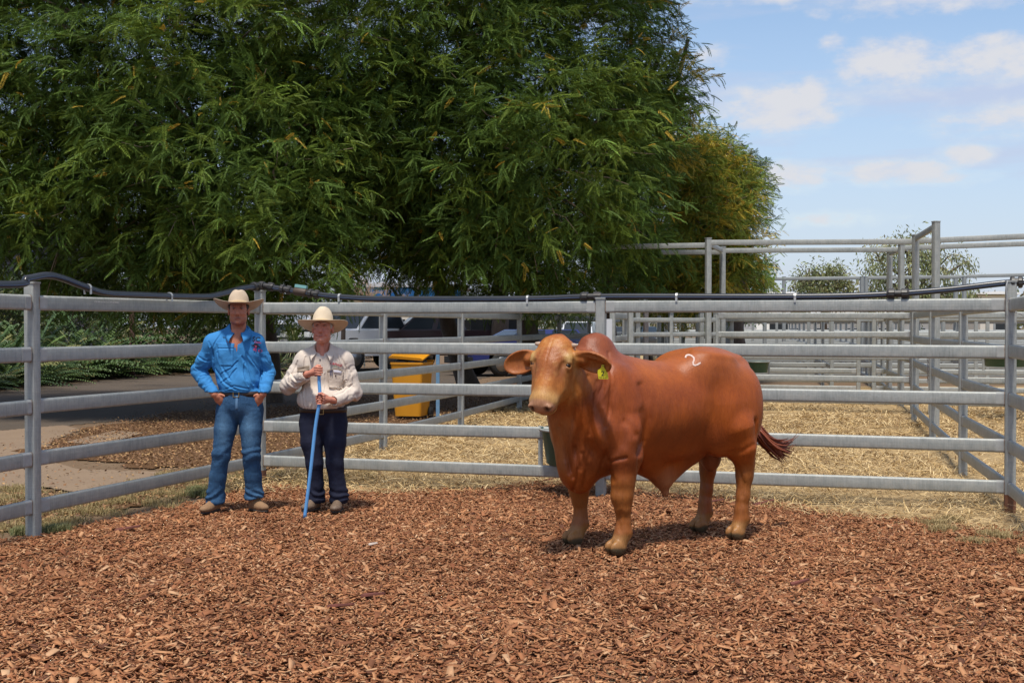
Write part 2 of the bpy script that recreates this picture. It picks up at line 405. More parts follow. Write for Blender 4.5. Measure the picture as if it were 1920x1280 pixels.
# --- base ground to the horizon
M_ground = mat('dry dirt', (.17, .115, .07), .95, spec=.15, noise=[(1.2, .7, (.12, .075, .045)), (14, .6, (.22, .155, .095)), (90, .5, (.09, .055, .035))], bump=[(40, .4)])
xs = np.concatenate([np.linspace(-900, -60, 10), np.linspace(-50, 60, 111), np.linspace(70, 900, 10)]); ys = np.concatenate([np.linspace(-40, 0, 5), np.linspace(1, 70, 70), np.linspace(80, 1400, 14)])
sheet('ground', xs, ys, lambda X, Y: -.012 + 0 * X, M_ground)
# --- asphalt road, kerb side and path slabs
M_asph = mat('old asphalt', (.088, .066, .048), .9, spec=.08, noise=[(1.2, .7, (.125, .09, .06)), (60, .5, (.045, .04, .036)), (200, .4, (.14, .125, .11))], bump=(150, .3))
M_conc = mat('worn concrete', (.235, .165, .11), .9, spec=.1, noise=[(1.5, .6, (.18, .125, .085)), (30, .4, (.28, .21, .145)), (160, .4, (.18, .13, .09))], bump=(90, .15))
ROAD = px_poly([(-900, 735), (0, 733), (100, 722), (240, 708), (360, 702), (520, 698), (700, 694), (900, 676), (1000, 664), (1000, 690), (860, 716), (720, 745), (500, 773), (300, 785), (131, 796), (0, 806), (-900, 860)])
road = [Vector((x, y, 0)) for x, y in ROAD]
def flat(name, poly, z, m, h=.25, amp=.06, kind='structure', nz=.0):
    P = np.array(poly); x0, y0 = P.min(0) - .3; x1, y1 = P.max(0) + .3
    return sheet(name, np.arange(x0, x1, h), np.arange(y0, y1, h), lambda X, Y: z + nz * (n2(X, Y, 1.2) - .5), m, lambda x, y: poly_dist(x, y, poly) + amp * 2 * (n2(x, y, 1.6, 3, 5) - .5) > 0, kind=kind)
flat('road', [(max(x, -22), y) for x, y in ROAD], -.004, M_asph, .12, .25)
flat('pavement', px_poly([(-500, 862), (0, 807), (120, 797), (150, 806), (96, 828), (92, 850), (0, 858), (-500, 905)]), .002, M_conc, .06, .05)
flat('path', px_poly([(-400, 850), (0, 862), (105, 868), (150, 880), (312, 886), (250, 908), (150, 927), (90, 914), (0, 912), (-400, 925)]), .008, M_conc, .04, .04)
flat('path_slab', px_poly([(122, 830), (215, 808), (270, 812), (190, 836)]), .012, M_conc, .03, .03)
# --- straw
STRAW = px_poly([(440, 905), (560, 880), (640, 842), (760, 806), (860, 785), (960, 762), (1060, 735), (1200, 705), (1300, 690), (1420, 668), (1700, 660), (2300, 672), (2400, 1150), (1900, 1040), (1760, 990), (1560, 975), (1350, 945), (1200, 930), (1000, 925), (700, 935), (480, 935)])
M_straw0 = mat('trodden straw', (.42, .30, .15), .95, spec=.15, noise=[(.6, .75, (.24, .18, .115)), (7, .55, (.54, .40, .20)), (34, .7, (.24, .15, .07))], bump=[(45, 1.0)])
M_straw1 = mat('loose straw', (.5, .36, .16), .85, spec=.2, island=[(.56, .39, .17), (.33, .21, .09), (.74, .57, .31), (.19, .115, .06), (.47, .32, .14)])
def straw_d(x, y): return poly_dist(x, y, STRAW) + .9 * (n2(x, y, .9, 3, 8) - .5)
def bare(x, y): return sm(n2(x, y * 1.4, .55, 3, 21), .50, .62)
def straw_h(x, y): return .0 + .030 * sm(n2(x, y, 1.3, 3, 12), .4, .75) * np.clip(straw_d(x, y) / .6, 0, 1) * (y < 30)
P = np.array(STRAW); xs = np.arange(-4.2, 16, .09); ys = np.arange(9.2, 34, .09)
o = sheet('straw', xs, ys, lambda X, Y: straw_h(X, Y) - .004 - .03 * (straw_d(X, Y) < .05), M_straw0, lambda x, y: straw_d(x, y) > 0, kind='stuff'); meta(o, 'trodden yellow straw bedding beyond the back fence', 'straw')
flat('dry_grass', px_poly([(1180, 640), (1300, 634), (2300, 634), (2300, 664), (1700, 662), (1420, 670), (1300, 688), (1180, 680)]), -.002, mat('dry paddock grass', (.36, .27, .13), .95, spec=.1, noise=[(.3, .6, (.26, .19, .10)), (3, .5, (.42, .33, .17))]), 1.0, .5)
def near_w(x, y): return np.clip(1.25 - (y - 11) / 15, .12, 1)
n = 210000; x, y = scatter(n, (-4, 13.5, 9.8, 30), lambda x, y: (straw_d(x, y) > -.15) * near_w(x, y) * (np.abs(x) < y * .43 + .4) * (1 - .85 * bare(x, y)) * (poly_dist(x, y, MULCH) < .25 + .2 * rng.random(len(x))))
n = len(x); tv = np.array([(-.5, -.5, 0), (-.17, -.5, .06), (.17, -.5, .06), (.5, -.5, 0), (-.5, .5, 0), (-.17, .5, .06), (.17, .5, .06), (.5, .5, 0)], float); tf = np.array([(0, 1, 5, 4), (1, 2, 6, 5), (2, 3, 7, 6)])
Pz = np.stack([x, y, np.maximum(straw_h(x, y), 0) + rng.random(n) ** 2 * .055 + .008], 1); S = np.stack([rng.uniform(.06, .24, n), rng.uniform(.003, .006, n) * (1 + np.clip(y - 10, 0, 20) * .11), rng.uniform(.1, .3, n)], 1)
V, Fa = inst(Pz, rot_rand(n, .24), S, tv, tf); so = mesh_np('straw_stalks', V, Fa, M_straw1, False); meta(so, 'loose pale straw stalks lying over the bedding', 'straw', kind='stuff')
# --- wood chip bed
M_chip0 = mat('dark wood chip fines', (.12, .045, .024), .95, spec=.1, noise=[(30, .8, (.19, .075, .04)), (110, .8, (.05, .02, .012))], bump=[(80, 1.0)])
CHIPC = [(.53, .255, .115), (.35, .145, .065), (.60, .32, .155), (.21, .08, .038), (.46, .205, .09), (.13, .052, .029), (.56, .27, .12), (.68, .44, .25), (.40, .17, .075), (.28, .108, .048)]
CHIPC = [(a * .88, b * .83, c * .80) for a, b, c in CHIPC]
M_chip = mat('red brown wood chips', (.4, .2, .1), .8, spec=.25, island=CHIPC, noise=[(.8, .55, (.62, .56, .54)), (45, .4, (.7, .66, .64))])
xs = np.arange(-6, 6.6, .05); ys = np.arange(3.2, 13.2, .05)
o = sheet('wood_chips', xs, ys, lambda X, Y: mulch_h(X, Y)[0] - .02, M_chip0, lambda x, y: mulch_h(x, y)[1] > -.02, kind='stuff'); meta(o, 'bed of red brown wood chips on the pen floor', 'mulch')
def chips(n, lo, hi, name, lab, wl, flatn, smin=.014):
    x, y = scatter(n, (-5, 5.6, 4.7, 13.2), lambda x, y: (mulch_h(x, y)[1] > -.16 + .28 * rng.random(len(x))) * np.clip(1.2 - (y - 6) * .045, .5, 1) * (np.abs(x) < y * .43 + .7))
    n = len(x); ln = rng.uniform(lo, hi, n) * (.6 + .8 * rng.random(n)); wd = ln * rng.uniform(.18, .5, n); th = rng.uniform(.002, .006, n)
    tv = CUBE_V.copy(); tv[:4, 2] -= 0; tp = tv.copy(); tp[:, 1] *= np.where(tp[:, 0] > 0, .55, 1.0); z = mulch_h(x, y)[0] + rng.random(n) ** 1.3 * .022 - .010
    V, Fa = inst(np.stack([x, y, z], 1), rot_rand(n, flatn), np.stack([ln, wd, th], 1), tp, CUBE_F)
    V += (rng.random(V.shape) - .5) * .0035
    o = mesh_np(name, V, Fa, M_chip, False); meta(o, lab, 'mulch', kind='stuff')
chips(270000, .015, .040, 'wood_chips', 'small red brown wood chips covering the pen floor', .3, .38)
chips(30000, .040, .085, 'wood_chips', 'longer splinters among the wood chips', .3, .30)
# a few bigger bark pieces and pale splinters
bark = [(1335, 948, .22, .06), (1432, 950, .20, .07), (1028, 905, .17, .025), (700, 1130, .16, .05), (1185, 1010, .05, .02), (640, 1150, .18, .04), (240, 1000, .2, .05), (700, 1030, .07, .02), (1500, 1100, .12, .03)]
Mbk = mat('dark red bark', (.16, .045, .03), .85, noise=(30, .7, (.09, .03, .02)))
for i, (px, py, l, w) in enumerate(bark):
    g = G(px, py); m = MB(); a = random.uniform(-.7, .7); m.prism((-l / 2, 0, 0), (l / 2, 0, .01), [(-w / 2, -.006), (w * .1, -.008), (w / 2, -.004), (w * .4, .010), (-w * .3, .014)], prof1=[(-w / 3, -.006), (0, -.006), (w / 4, -.004), (w * .2, .008), (-w * .2, .008)])
    o = m.build('bark_piece', Mbk if i != 7 else mat('pale splinter', (.6, .5, .42), .8)); o.location = (g[0], g[1], float(mulch_h(np.array([g[0]]), np.array([g[1]]))[0][0]) + .022); o.rotation_euler = (random.uniform(-.2, .2), -.15, a)
    meta(o, ['flat dark bark piece beside the far rear hoof of the bull', 'dark red bark slab right of the near rear leg of the bull', 'thin bark splinter sticking up below the trough', 'dark bark piece in the chips below the old man', 'small stone grey piece between the bull front legs', 'long bark piece near the bottom of the photo', 'bark piece by the foot of the left post', 'pale splinter in the chips below the old man', 'short bark piece in the chips lower right'][i], 'bark')
# --- leaf litter and grass tufts
LIT = px_poly([(60, 845), (150, 808), (330, 772), (520, 762), (700, 740), (900, 722), (1040, 700), (1040, 725), (960, 765), (860, 790), (760, 812), (650, 842), (520, 880), (300, 935), (120, 975), (0, 990), (0, 930), (80, 925), (240, 930), (330, 888), (240, 866), (90, 858)])
flat('leaf_litter', LIT, .004, mat('brown leaf litter', (.13, .07, .035), .95, spec=.1, noise=[(2.5, .5, (.08, .042, .022)), (40, .7, (.22, .12, .055)), (120, .6, (.05, .028, .016))], bump=[(70, .9)]), .08, .4, kind='stuff')
bpy.data.objects['leaf_litter']['label'] = 'brown fallen leaf litter under the trees'; bpy.data.objects['leaf_litter']['category'] = 'leaf litter'
ALL = px_poly([(-300, 800), (150, 760), (500, 715), (700, 690), (1000, 670), (1080, 700), (860, 800), (600, 880), (480, 925), (100, 1000), (-300, 1060)])
x, y = scatter(150000, (-7, 3, 9.5, 40), lambda x, y: (poly_dist(x, y, ALL) + 1.0 * (n2(x, y, .8, 3, 30) - .5) > 0) * np.clip(.95 - (y - 10) / 26, .08, 1) * (np.abs(x) < y * .43 + .3) * (.12 + .88 * (poly_dist(x, y, LIT) > -.1)))
n = len(x); tv = np.array([(-.5, 0, 0), (0, -.3, .08), (.5, 0, 0), (0, .3, .08)], float)
V, Fa = inst(np.stack([x, y, .012 + rng.random(n) * .02], 1), rot_rand(n, .35), np.stack([rng.uniform(.02, .05, n)] * 3, 1), tv, np.array([(0, 1, 2, 3)]))
o = mesh_np('fallen_leaves', V, Fa, mat('fallen leaves', (.2, .1, .05), .8, island=[(.30, .15, .06), (.17, .085, .04), (.42, .25, .10), (.11, .055, .03), (.24, .12, .05)]), False); meta(o, 'small brown fallen leaves and pods scattered under the trees', 'leaf litter', kind='stuff')
def grass(n, poly, name, lab, cols, hmin, hmax, clump, box):
    cxs, cys = scatter(clump, box, lambda x, y: poly_dist(x, y, poly) + .3 * (rng.random(len(x)) - .5) > 0); k = rng.integers(0, len(cxs), n)
    x = cxs[k] + rng.normal(0, .05, n); y = cys[k] + rng.normal(0, .05, n); h = rng.uniform(hmin, hmax, n); a = rng.uniform(0, 2 * np.pi, n); ln = rng.uniform(.2, 1.3, n); w = .0022
    b = np.stack([x, y, np.zeros(n)], 1); dr = np.stack([np.cos(a), np.sin(a), 0 * a], 1); sd = np.stack([-np.sin(a), np.cos(a), 0 * a], 1) * w
    m1 = b + dr * (h * ln * .3)[:, None] + np.array([0, 0, 1]) * (h * .6)[:, None]; t = b + dr * (h * ln)[:, None] + np.array([0, 0, 1]) * (h * (1.05 - .35 * ln))[:, None]
    V = np.stack([b - sd, b + sd, m1 + sd, m1 - sd, t], 1).reshape(-1, 3); i = np.arange(n)[:, None] * 5
    o = mesh_np(name, V, [i + np.array([[0, 1, 2, 3]]), i + np.array([[3, 2, 4]])], mat(lab[:20], cols[0], .8, island=cols, transl=.3), False); meta(o, lab, 'grass', kind='stuff')
DRY = px_poly([(-200, 905), (60, 912), (150, 928), (250, 912), (330, 880), (420, 850), (520, 845), (640, 850), (720, 880), (640, 915), (520, 905), (380, 935), (200, 972), (60, 1005), (-200, 1060)])
grass(26000, DRY, 'dry_grass_tufts', 'short straw coloured grass along the foot of the left fence', [(.38, .28, .12), (.26, .20, .08), (.46, .36, .18), (.20, .16, .06)], .02, .07, 900, (-6, 0, 9, 14))
grass(3600, px_poly([(-100, 1000), (30, 1005), (60, 985), (150, 960), (200, 950), (340, 925), (420, 915), (440, 922), (330, 945), (190, 975), (90, 1005), (20, 1030), (-100, 1050)]), 'green_grass_tufts', 'small green grass tufts at the edge of the wood chips', [(.14, .165, .06), (.20, .21, .09), (.30, .26, .12)], .03, .08, 46, (-6, -1, 9, 13))
grass(5000, px_poly([(1700, 985), (1760, 975), (1920, 1000), (2000, 1020), (1990, 1060), (1900, 1040)]), 'dry_grass_tufts', 'dry grass round the foot of the right corner post', [(.42, .32, .15), (.32, .24, .11), (.5, .38, .19)], .03, .08, 120, (2.5, 6, 8, 12))
# ------------------------------------------------------------------ steel yards
GAL = [(16, .6, (.25, .27, .26)), (4, .5, (.17, .19, .185), (1, 1, 1)), (60, .45, (.48, .49, .47), (1.6, 1.6, .14)), (9, .35, (.22, .235, .225), (.02, .02, 9))]
M_gal = mat('weathered galvanised rail', (.37, .37, .335), .55, .2, noise=GAL, bump=(60, .08))
M_galp = mat('galvanised post', (.35, .35, .32), .6, .15, noise=GAL, bump=(60, .08))
M_gal2 = mat('distant galvanised steel', (.33, .345, .335), .6, .2, noise=[(4, .5, (.22, .235, .23))])
M_weld = mat('zinc painted weld end', (.36, .365, .35), .75, noise=(25, .6, (.29, .295, .28)))
M_rust = mat('rusty post foot', (.20, .085, .045), .9, noise=(30, .7, (.11, .05, .03)))
M_bead = mat('rust stained weld', (.20, .13, .09), .85, noise=(40, .7, (.30, .27, .24)))
RH = .115; RD = .045
RPROF = rrect(RD, RH, .02, 4)
RAILZ = (.225, .585, .985, 1.385, 1.785)
DIRT = mat('dust', (.3, .2, .13), .9)
def rail_mb(m, a, b, z0, z1=None, prof=RPROF): m.prism((a[0], a[1], z0), (b[0], b[1], z1 if z1 is not None else z0), prof)
def post_at(parent, x, y, h, rz, w=.09, mt=None, rust=False, cap=True, lean=(0, 0)):
    m = MB(); m.prism((0, 0, -.05), (lean[0], lean[1], h), rrect(w, w, .012, 2), up=(0, 1, 0))
    o = m.build('post', mt or M_galp, parent); o.location = (x, y, 0); o.rotation_euler = (0, 0, rz); smooth_mod(o, 40)
    if cap:
        m = MB(); m.prism((lean[0], lean[1], h - .003), (lean[0], lean[1], h + .012), rrect(w + .012, w + .012, .015, 2), up=(0, 1, 0)); m.build('post_cap', mt or M_galp, o)
    if rust:
        m = MB(); m.prism((0, 0, -.04), (0, 0, rust), rrect(w + .004, w + .004, .012, 2), up=(0, 1, 0)); m.build('rust_band', M_rust, o)
    return o
def fence(name, pts, label, group=None, rails=RAILZ, h=1.90, mt=None, w=.09, posts=None, near=True, rh=RH, cat='fence', rusts=(), hs=None, skip_rail=None, leans=None):
    """rails between successive posts; each post and each rail length is a part"""
    cx, cy = pts[0]; root = empty(name, (cx, cy, 0)); meta(root, label, cat, group)
    L = [(x - cx, y - cy) for x, y in pts]; prof = RPROF if rh == RH else rrect(RD, rh, .02, 3 if near else 2)
    for i, p in enumerate(L):
        if posts is not None and i not in posts: continue
        q = L[min(i + 1, len(L) - 1)]; r = L[max(i - 1, 0)]; ang = math.atan2(q[1] - r[1], q[0] - r[0])
        post_at(root, p[0], p[1], (hs[i] if hs else h), ang, w, mt, rusts[i] if i < len(rusts) else False, near, leans[i] if leans else (0, 0))
    if near:
        for i in range(len(L) - 1):
            a, b = Vector(L[i]), Vector(L[i + 1]); d = (b - a).normalized()
            for k, z in enumerate(rails):
                if skip_rail and (i, k) in skip_rail: continue
                dz = random.uniform(-.006, .006); m = MB(); a2 = a + d * w * .5; b2 = b - d * w * .5; rail_mb(m, a2, b2, z + dz, z - dz, prof); o = m.build('rail', mt or M_gal, root); smooth_mod(o, 40)
                pz = [(x * 1.03 + math.copysign(.0012, x), y * 1.015) for x, y in prof]
                if i < 2:
                    for e0, e1, zz in ((a2 + d * .001, a2 + d * random.uniform(.05, .12), z + dz), (b2 - d * random.uniform(.05, .12), b2 - d * .001, z - dz)): m = MB(); rail_mb(m, e0, e1, zz, zz, pz); m.build('weld_paint', M_weld, o)
                    for e0, zz in ((a2, z + dz), (b2 - d * .007, z - dz)): m = MB(); rail_mb(m, e0, e0 + d * .007, zz, zz, [(x * 1.16, y * 1.07) for x, y in prof]); m.build('weld_bead', M_bead, o)
    else:
        for z in rails:
            m = MB(); 
            for i in range(len(L) - 1): rail_mb(m, L[i], L[i + 1], z, None, prof)
            m.build('rail', mt or M_gal2, root)
    return root
def lerp2(a, b, t): return (a[0] + (b[0] - a[0]) * t, a[1] + (b[1] - a[1]) * t)
CORN = (-2.58, 12.96); RP = (4.25, 10.78); MIDP = lerp2(CORN, RP, .5); LP = (-3.66, 9.66)
dL = Vector((LP[0] - CORN[0], LP[1] - CORN[1])).normalized()
fence('rail_fence', [CORN, MIDP, RP], 'five rail steel fence across the back of the pen, behind the bull', 'near pen fences', rusts=(.13, 0, .17), hs=[1.96, 1.86, 1.98])
LP2 = (LP[0] - .78, LP[1] - 3.3)
fence('rail_fence', [lerp2(CORN, LP, .0), LP, LP2], 'five rail steel fence on the left of the pen, beside the asphalt road', 'near pen fences', posts=(1, 2), hs=[1.9, 1.93, 1.93], leans=[(0, 0), (-.02, -.02), (0, 0)])
RP2 = (RP[0] - .85, RP[1] - 3.45)
fence('rail_fence', [RP, RP2], 'short end of the rail fence running out of the right edge of the photo', 'near pen fences', posts=(1,))
# long fences running away from the two corners
D = [CORN, (-1.66, 16.3), (-.80, 19.8), (.14, 24.2), (1.06, 28.2), (1.95, 32.0), (2.9, 36), (3.9, 40)]
fence('rail_fence', D, 'long rail fence running away under the trees beside the yellow bin', 'yard fences', posts=range(1, 8), h=1.86)
Lr = [RP, (4.87, 13.65), (5.79, 17.4), (6.68, 21.0)]
fence('rail_fence', Lr, 'rail fence running back from the right hand corner post past the straw', 'yard fences', posts=(1, 2, 3), h=1.86)
# cross fences and gates behind
Ax = lambda X, Y0: (X, Y0 - .30 * (X - 5))
fence('rail_fence', [(3.92, 24.35), (7.35, 23.2)], 'near cross fence of the straw pen with widely spaced rails', 'yard fences', rails=(.22, .63, 1.04, 1.45, 1.80), h=1.86)
fence('rail_fence', [(7.62, 23.0), (11.2, 21.9), (14.8, 20.8)], 'cross fence right of the tall twin posts, before the green trough', 'yard fences', rails=(.22, .63, 1.04, 1.45, 1.80), h=1.86)
fence('rail_fence', [(4.4, 30.0), (8.0, 29.2)], 'second cross fence across the lane behind the straw pen', 'yard fences', rails=(.175, .575, .975, 1.375, 1.775), h=1.86, near=True)
fence('rail_fence', [(8.3, 29.0), (12.2, 27.9), (16.0, 26.8)], 'second cross fence right of the tall twin posts', 'yard fences', rails=(.175, .575, .975, 1.375, 1.775), h=1.86)
fence('rail_fence', [(7.28, 22.9), (7.8, 25.4), (8.3, 27.9), (9.2, 32), (10.1, 36)], 'lane fence with tall posts running straight back from the straw pen', 'yard fences', posts=(3, 4), h=1.86, near=True)
# a swung-open gate and short pens behind the bull
def gate(a, b, label, zs=(.25, .55, .85, 1.15, 1.45, 1.72), w=.06):
    root = empty('yard_gate', (a[0], a[1], 0)); meta(root, label, 'gate', 'yard gates'); q = (b[0] - a[0], b[1] - a[1])
    for z in zs:
        m = MB(); rail_mb(m, (0, 0), q, z, None, rrect(.035, .085, .015, 2)); smooth_mod(m.build('rail', M_gal, root), 40)
    for p in ((0, 0), q, lerp2((0, 0), q, .5)):
        m = MB(); m.prism((p[0], p[1], .2), (p[0], p[1], 1.8), rrect(w, w, .01, 2), up=(0, 1, 0)); smooth_mod(m.build('stile', M_gal, root), 40)
gate((2.35, 23.6), (4.05, 27.1), 'open steel gate slanting back behind the hump of the bull')
gate((2.05, 23.2), (3.9, 24.1), 'steel gate standing behind the back of the bull')
fence('rail_fence', [(1.75, 22.0), (2.1, 23.2)], 'short pair of bare posts with a white box beside the middle post', 'yard fences', h=1.95)
def lone_post(x, y, h, label, w=.09, mt=None):
    root = empty('steel_post', (x, y, 0)); meta(root, label, 'post', 'single yard posts'); post_at(root, 0, 0, h, .3, w, mt)
for px, Y, lab, mt in ((1182, 22.6, 'square steel post just right of the bull hump', None), (1195, 23.4, 'second square steel post right of the bull hump', None), (1211, 25.5, 'rusty pale steel post behind the bull between two grey posts', mat('rust stained post', (.40, .30, .24), .8, noise=(12, .7, (.45, .44, .42)))),
                       (1258, 26.5, 'thin steel post left of the twin posts behind the bull back', None), (1315, 25.0, 'steel post left of the tall frame over the bull rump', None), (1345, 24.6, 'steel post at the left end of the near cross fence', None)):
    lone_post(W(px, 600, Y).x, Y, 1.88, lab, .09, mt)
m = MB(); m.box((0, 0, 0), (.10, .07, .30), bevel=.01); bx = m.build('meter_box', mat('white painted box', (.6, .6, .6), .5), None); bx.location = W(1139, 624, 13.6); meta(bx, 'small white box fixed beside the middle fence post', 'box')
# tall frames over the lanes
def frame(label, posts_, beams, w=.10, mt=M_gal):
    root = empty('overhead_frame', (posts_[0][0], posts_[0][1], 0)); meta(root, label, 'frame', 'tall frames over the lanes'); cx, cy = posts_[0][:2]
    for x, y, h in posts_: post_at(root, x - cx, y - cy, h, .28, w, mt)
    for a, b in beams:
        m = MB(); m.prism((a[0] - cx, a[1] - cy, a[2]), (b[0] - cx, b[1] - cy, b[2]), rrect(.05, w, .012, 2)); smooth_mod(m.build('beam', mt, root), 40)
def wp(px, py, Y): v = W(px, py, Y); return (v.x, v.y, v.z)
p1 = wp(1328, 447, 23.9); p2 = wp(1355, 463, 26.1); p3 = wp(1717, 441, 22.8); p4 = wp(1690, 459, 25.4); p5 = wp(1755, 416, 19.8); p6 = wp(1668, 473, 27.9)
frame('front row of tall frames with the highest post on the right', [(p1[0], p1[1], p1[2]), (p3[0], p3[1], p3[2]), (p5[0], p5[1], p5[2])],
      [(wp(1130, 463, 24.6), wp(1325, 460, 24.0)), (wp(1331, 455, 23.9), wp(1714, 453, 22.85)), (wp(1720, 452, 22.8), wp(2060, 437, 21.8)), (wp(1755, 424, 19.9), wp(1718, 446, 22.75))])
frame('second row of tall frames behind the first', [(p2[0], p2[1], p2[2]), (p4[0], p4[1], p4[2]), (p6[0], p6[1], p6[2])],
      [(wp(1240, 473, 26.6), wp(1352, 473, 26.15)), (wp(1358, 470, 26.1), wp(1688, 468, 25.5)), (wp(1692, 465, 25.4), wp(2060, 452, 24.3)), (wp(1690, 466, 25.5), wp(1669, 475, 27.8)), (wp(1330, 458, 24.1), wp(1353, 469, 26.0))])
q = [wp(px, 519, Y) for px, Y in ((1434, 43), (1470, 47), (1616, 42), (1624, 41), (1792, 42.5), (1808, 40))]
frame('small distant row of tall frames seen against the gum trees', [(a[0], a[1], a[2]) for a in q], [(wp(1360, 524, 43.5), wp(1618, 521, 42)), (wp(1622, 521, 41), wp(1810, 519, 40)), (wp(1812, 518, 40), wp(2060, 512, 39))], .11, M_gal2)
# the far grid of pens
gi = 0
for Y0, x0, x1, lab in ((34, 4.6, 19, 'third'), (39, 5.2, 22, 'fourth'), (45, 5.5, 25, 'fifth'), (52, 6, 29, 'sixth'), (60, 6.5, 34, 'seventh')):
    n = int((x1 - x0) / 3.7); pts = [(x0 + 3.7 * i, Y0 - .28 * (3.7 * i)) for i in range(n + 1)]
    fence('rail_fence', pts, lab + ' cross fence of the far yards, counted back from the straw pen', 'far yard fences', near=False, mt=M_gal2, rails=(.2, .6, 1.0, 1.4, 1.78), h=1.86)
for px0, Y0, px1, Y1, lab in ((1236, 30, 1262, 52, 'far lane fence left of the tall frame over the bull'), (1372, 30, 1352, 56, 'far lane fence just right of the left tall frame'), (1560, 31, 1480, 60, 'far lane fence in the middle between the tall frames'), (1655, 30, 1560, 58, 'far lane fence left of the highest post'), (1830, 32, 1680, 58, 'far lane fence right of the highest post')):
    n = int((Y1 - Y0) / 3.6); a = (W(px0, 600, Y0).x, Y0); b = (W(px1, 600, Y1).x, Y1)
    fence('rail_fence', [lerp2(a, b, i / n) for i in range(n + 1)], lab, 'far yard fences', near=False, mt=M_gal2, rails=(.2, .6, 1.0, 1.4, 1.78), h=1.86)
# chains on the gate posts
def chain(x, y, z0, z1, label):
    m = MB(); z = z0; k = 0
    while z > z1:
        ring = [Vector((.011 * math.cos(t), 0, .019 * math.sin(t))) for t in [i * math.pi / 5 for i in range(11)]]
        if k % 2: ring = [Vector((0, p.x, p.z)) for p in ring]
        m.tube([p + Vector((0, 0, z - z0)) for p in ring], .0038, 5, False); z -= .029; k += 1
    o = m.build('chain', mat('steel chain', (.16, .14, .14), .5, .6), None, True); o.location = (x, y, z0); meta(o, label, 'chain', 'gate chains')
v = W(1740, 672, 17.0); chain(v.x, v.y, 1.28, .85, 'rusty chain hanging from the fence post right of the straw')
v = W(1706, 680, 21.0); chain(v.x, v.y, 1.15, .6, 'chain hanging on the post at the end of the near cross fence')
v = W(867, 668, 19.75); chain(v.x - .02, v.y - .06, 1.2, .82, 'chain looped on the fence post right of the yellow bin')
# ---- water pipe along the top rail
M_pipe = mat('black poly pipe', (.014, .015, .018), .28, spec=.6, noise=(6, .4, (.035, .037, .04)))
M_stripe = mat('pipe stripe', (.04, .07, .15), .5)
M_coup = mat('black pipe coupling', (.022, .022, .022), .45, noise=(30, .5, (.06, .045, .035)))
M_clip = mat('zinc clip', (.5, .5, .48), .4, .5)
def pipe_on(a, b, zz, name, label, t0=0, t1=1):
    pts = []; 
    for t, z in zz: p = lerp2(a, b, t); pts.append(Vector((p[0], p[1], z)))
    out = []
    for i in range(len(pts) - 1):
        p0, p1, p2, p3 = pts[max(i - 1, 0)], pts[i], pts[i + 1], pts[min(i + 2, len(pts) - 1)]
        for k in range(10):
            t = k / 10; out.append(.5 * ((2 * p1) + (p2 - p0) * t + (2 * p0 - 5 * p1 + 4 * p2 - p3) * t * t + (3 * p1 - p0 - 3 * p2 + p3) * t ** 3))
    out.append(pts[-1]); m = MB(); m.tube(out, .028, 16); o = m.build(name, M_pipe, None, True); smooth_mod(o, 50); meta(o, label, 'pipe', 'water pipes along the top rails')
    dd = (Vector(b) - Vector(a)).normalized(); sd = Vector((dd.y, -dd.x, 0)); sd = sd if sd.y < 0 or sd.x > .8 else -sd; m = MB(); m.tube([p + sd * .0262 + Vector((0, 0, -.0075)) for p in out], .0032, 6); m.build('blue_stripe', M_stripe, o, True)
    return o, out
def coupling(parent, p, d, ln=.15, r=.042):
    m = MB(); d = Vector(d).normalized(); side = d.cross(Vector((0, 0, 1))).normalized(); up = side.cross(d)
    prof = [(-.5, .6), (-.5, .85), (-.40, 1), (-.16, 1), (-.14, .72), (.14, .72), (.16, 1), (.40, 1), (.5, .85), (.5, .6)]; n = 24; vs = []
    for t, rr in prof:
        for k in range(n):
            a = 2 * math.pi * k / n; q = r * rr * (1.06 if (k % 2 and rr == 1) else 1); vs.append(Vector(p) + d * ln * t + side * q * math.cos(a) + up * q * math.sin(a))
    m.add(vs, [(i * n + k, i * n + (k + 1) % n, (i + 1) * n + (k + 1) % n, (i + 1) * n + k) for i in range(len(prof) - 1) for k in range(n)] + [tuple(range(n - 1, -1, -1)), tuple((len(prof) - 1) * n + k for k in range(n))])
    return m.build('coupling', M_coup, parent)
def clip(parent, p, d):
    d = Vector(d).normalized(); m = MB(); side = d.cross(Vector((0, 0, 1))).normalized(); ring = [Vector(p) + side * .030 * math.cos(t) + Vector((0, 0, .030 * math.sin(t))) for t in [R(-20 + 220 * k / 10) for k in range(11)]]
    ring = [ring[0] - Vector((0, 0, .04))] + ring + [ring[-1] - Vector((0, 0, .04))]
    for a, b in zip(ring[:-1], ring[1:]): m.prism(a, b, [(-.010, -.003), (.010, -.003), (.010, .003), (-.010, .003)], up=Vector(p) - (a + b) / 2)
    m.build('pipe_clip', M_clip, parent)
zt = 1.785 + RH / 2 + .027
o1, a1 = pipe_on(CORN, RP, [(0.01, 2.01), (.05, 1.965), (.10, 1.915), (.15, 1.885), (.20, zt + .004), (.4, zt - .004), (.5, zt + .012), (.7, zt), (.80, zt), (.865, zt + .015), (.93, zt + .05), (1.0, zt + .105), (1.05, zt + .11)], 'water_pipe', 'black water pipe clipped along the top rail behind the bull')
dv = (Vector(RP) - Vector(CORN)).normalized(); dv3 = Vector((dv.x, dv.y, 0))
def on(t, out=a1): k = t * (len(out) - 1); i = min(int(k), len(out) - 2); return out[i].lerp(out[i + 1], k - i)
def at_px(px, out=a1):
    return min(out, key=lambda p: abs(CX + F * p.x / p.y - px))
coupling(o1, at_px(500), dv3 + Vector((0, 0, -.12)), .17, .044); coupling(o1, at_px(1105), dv3, .20, .042); coupling(o1, at_px(1685), dv3, .19, .044); coupling(o1, at_px(1903), dv3, .10, .05)
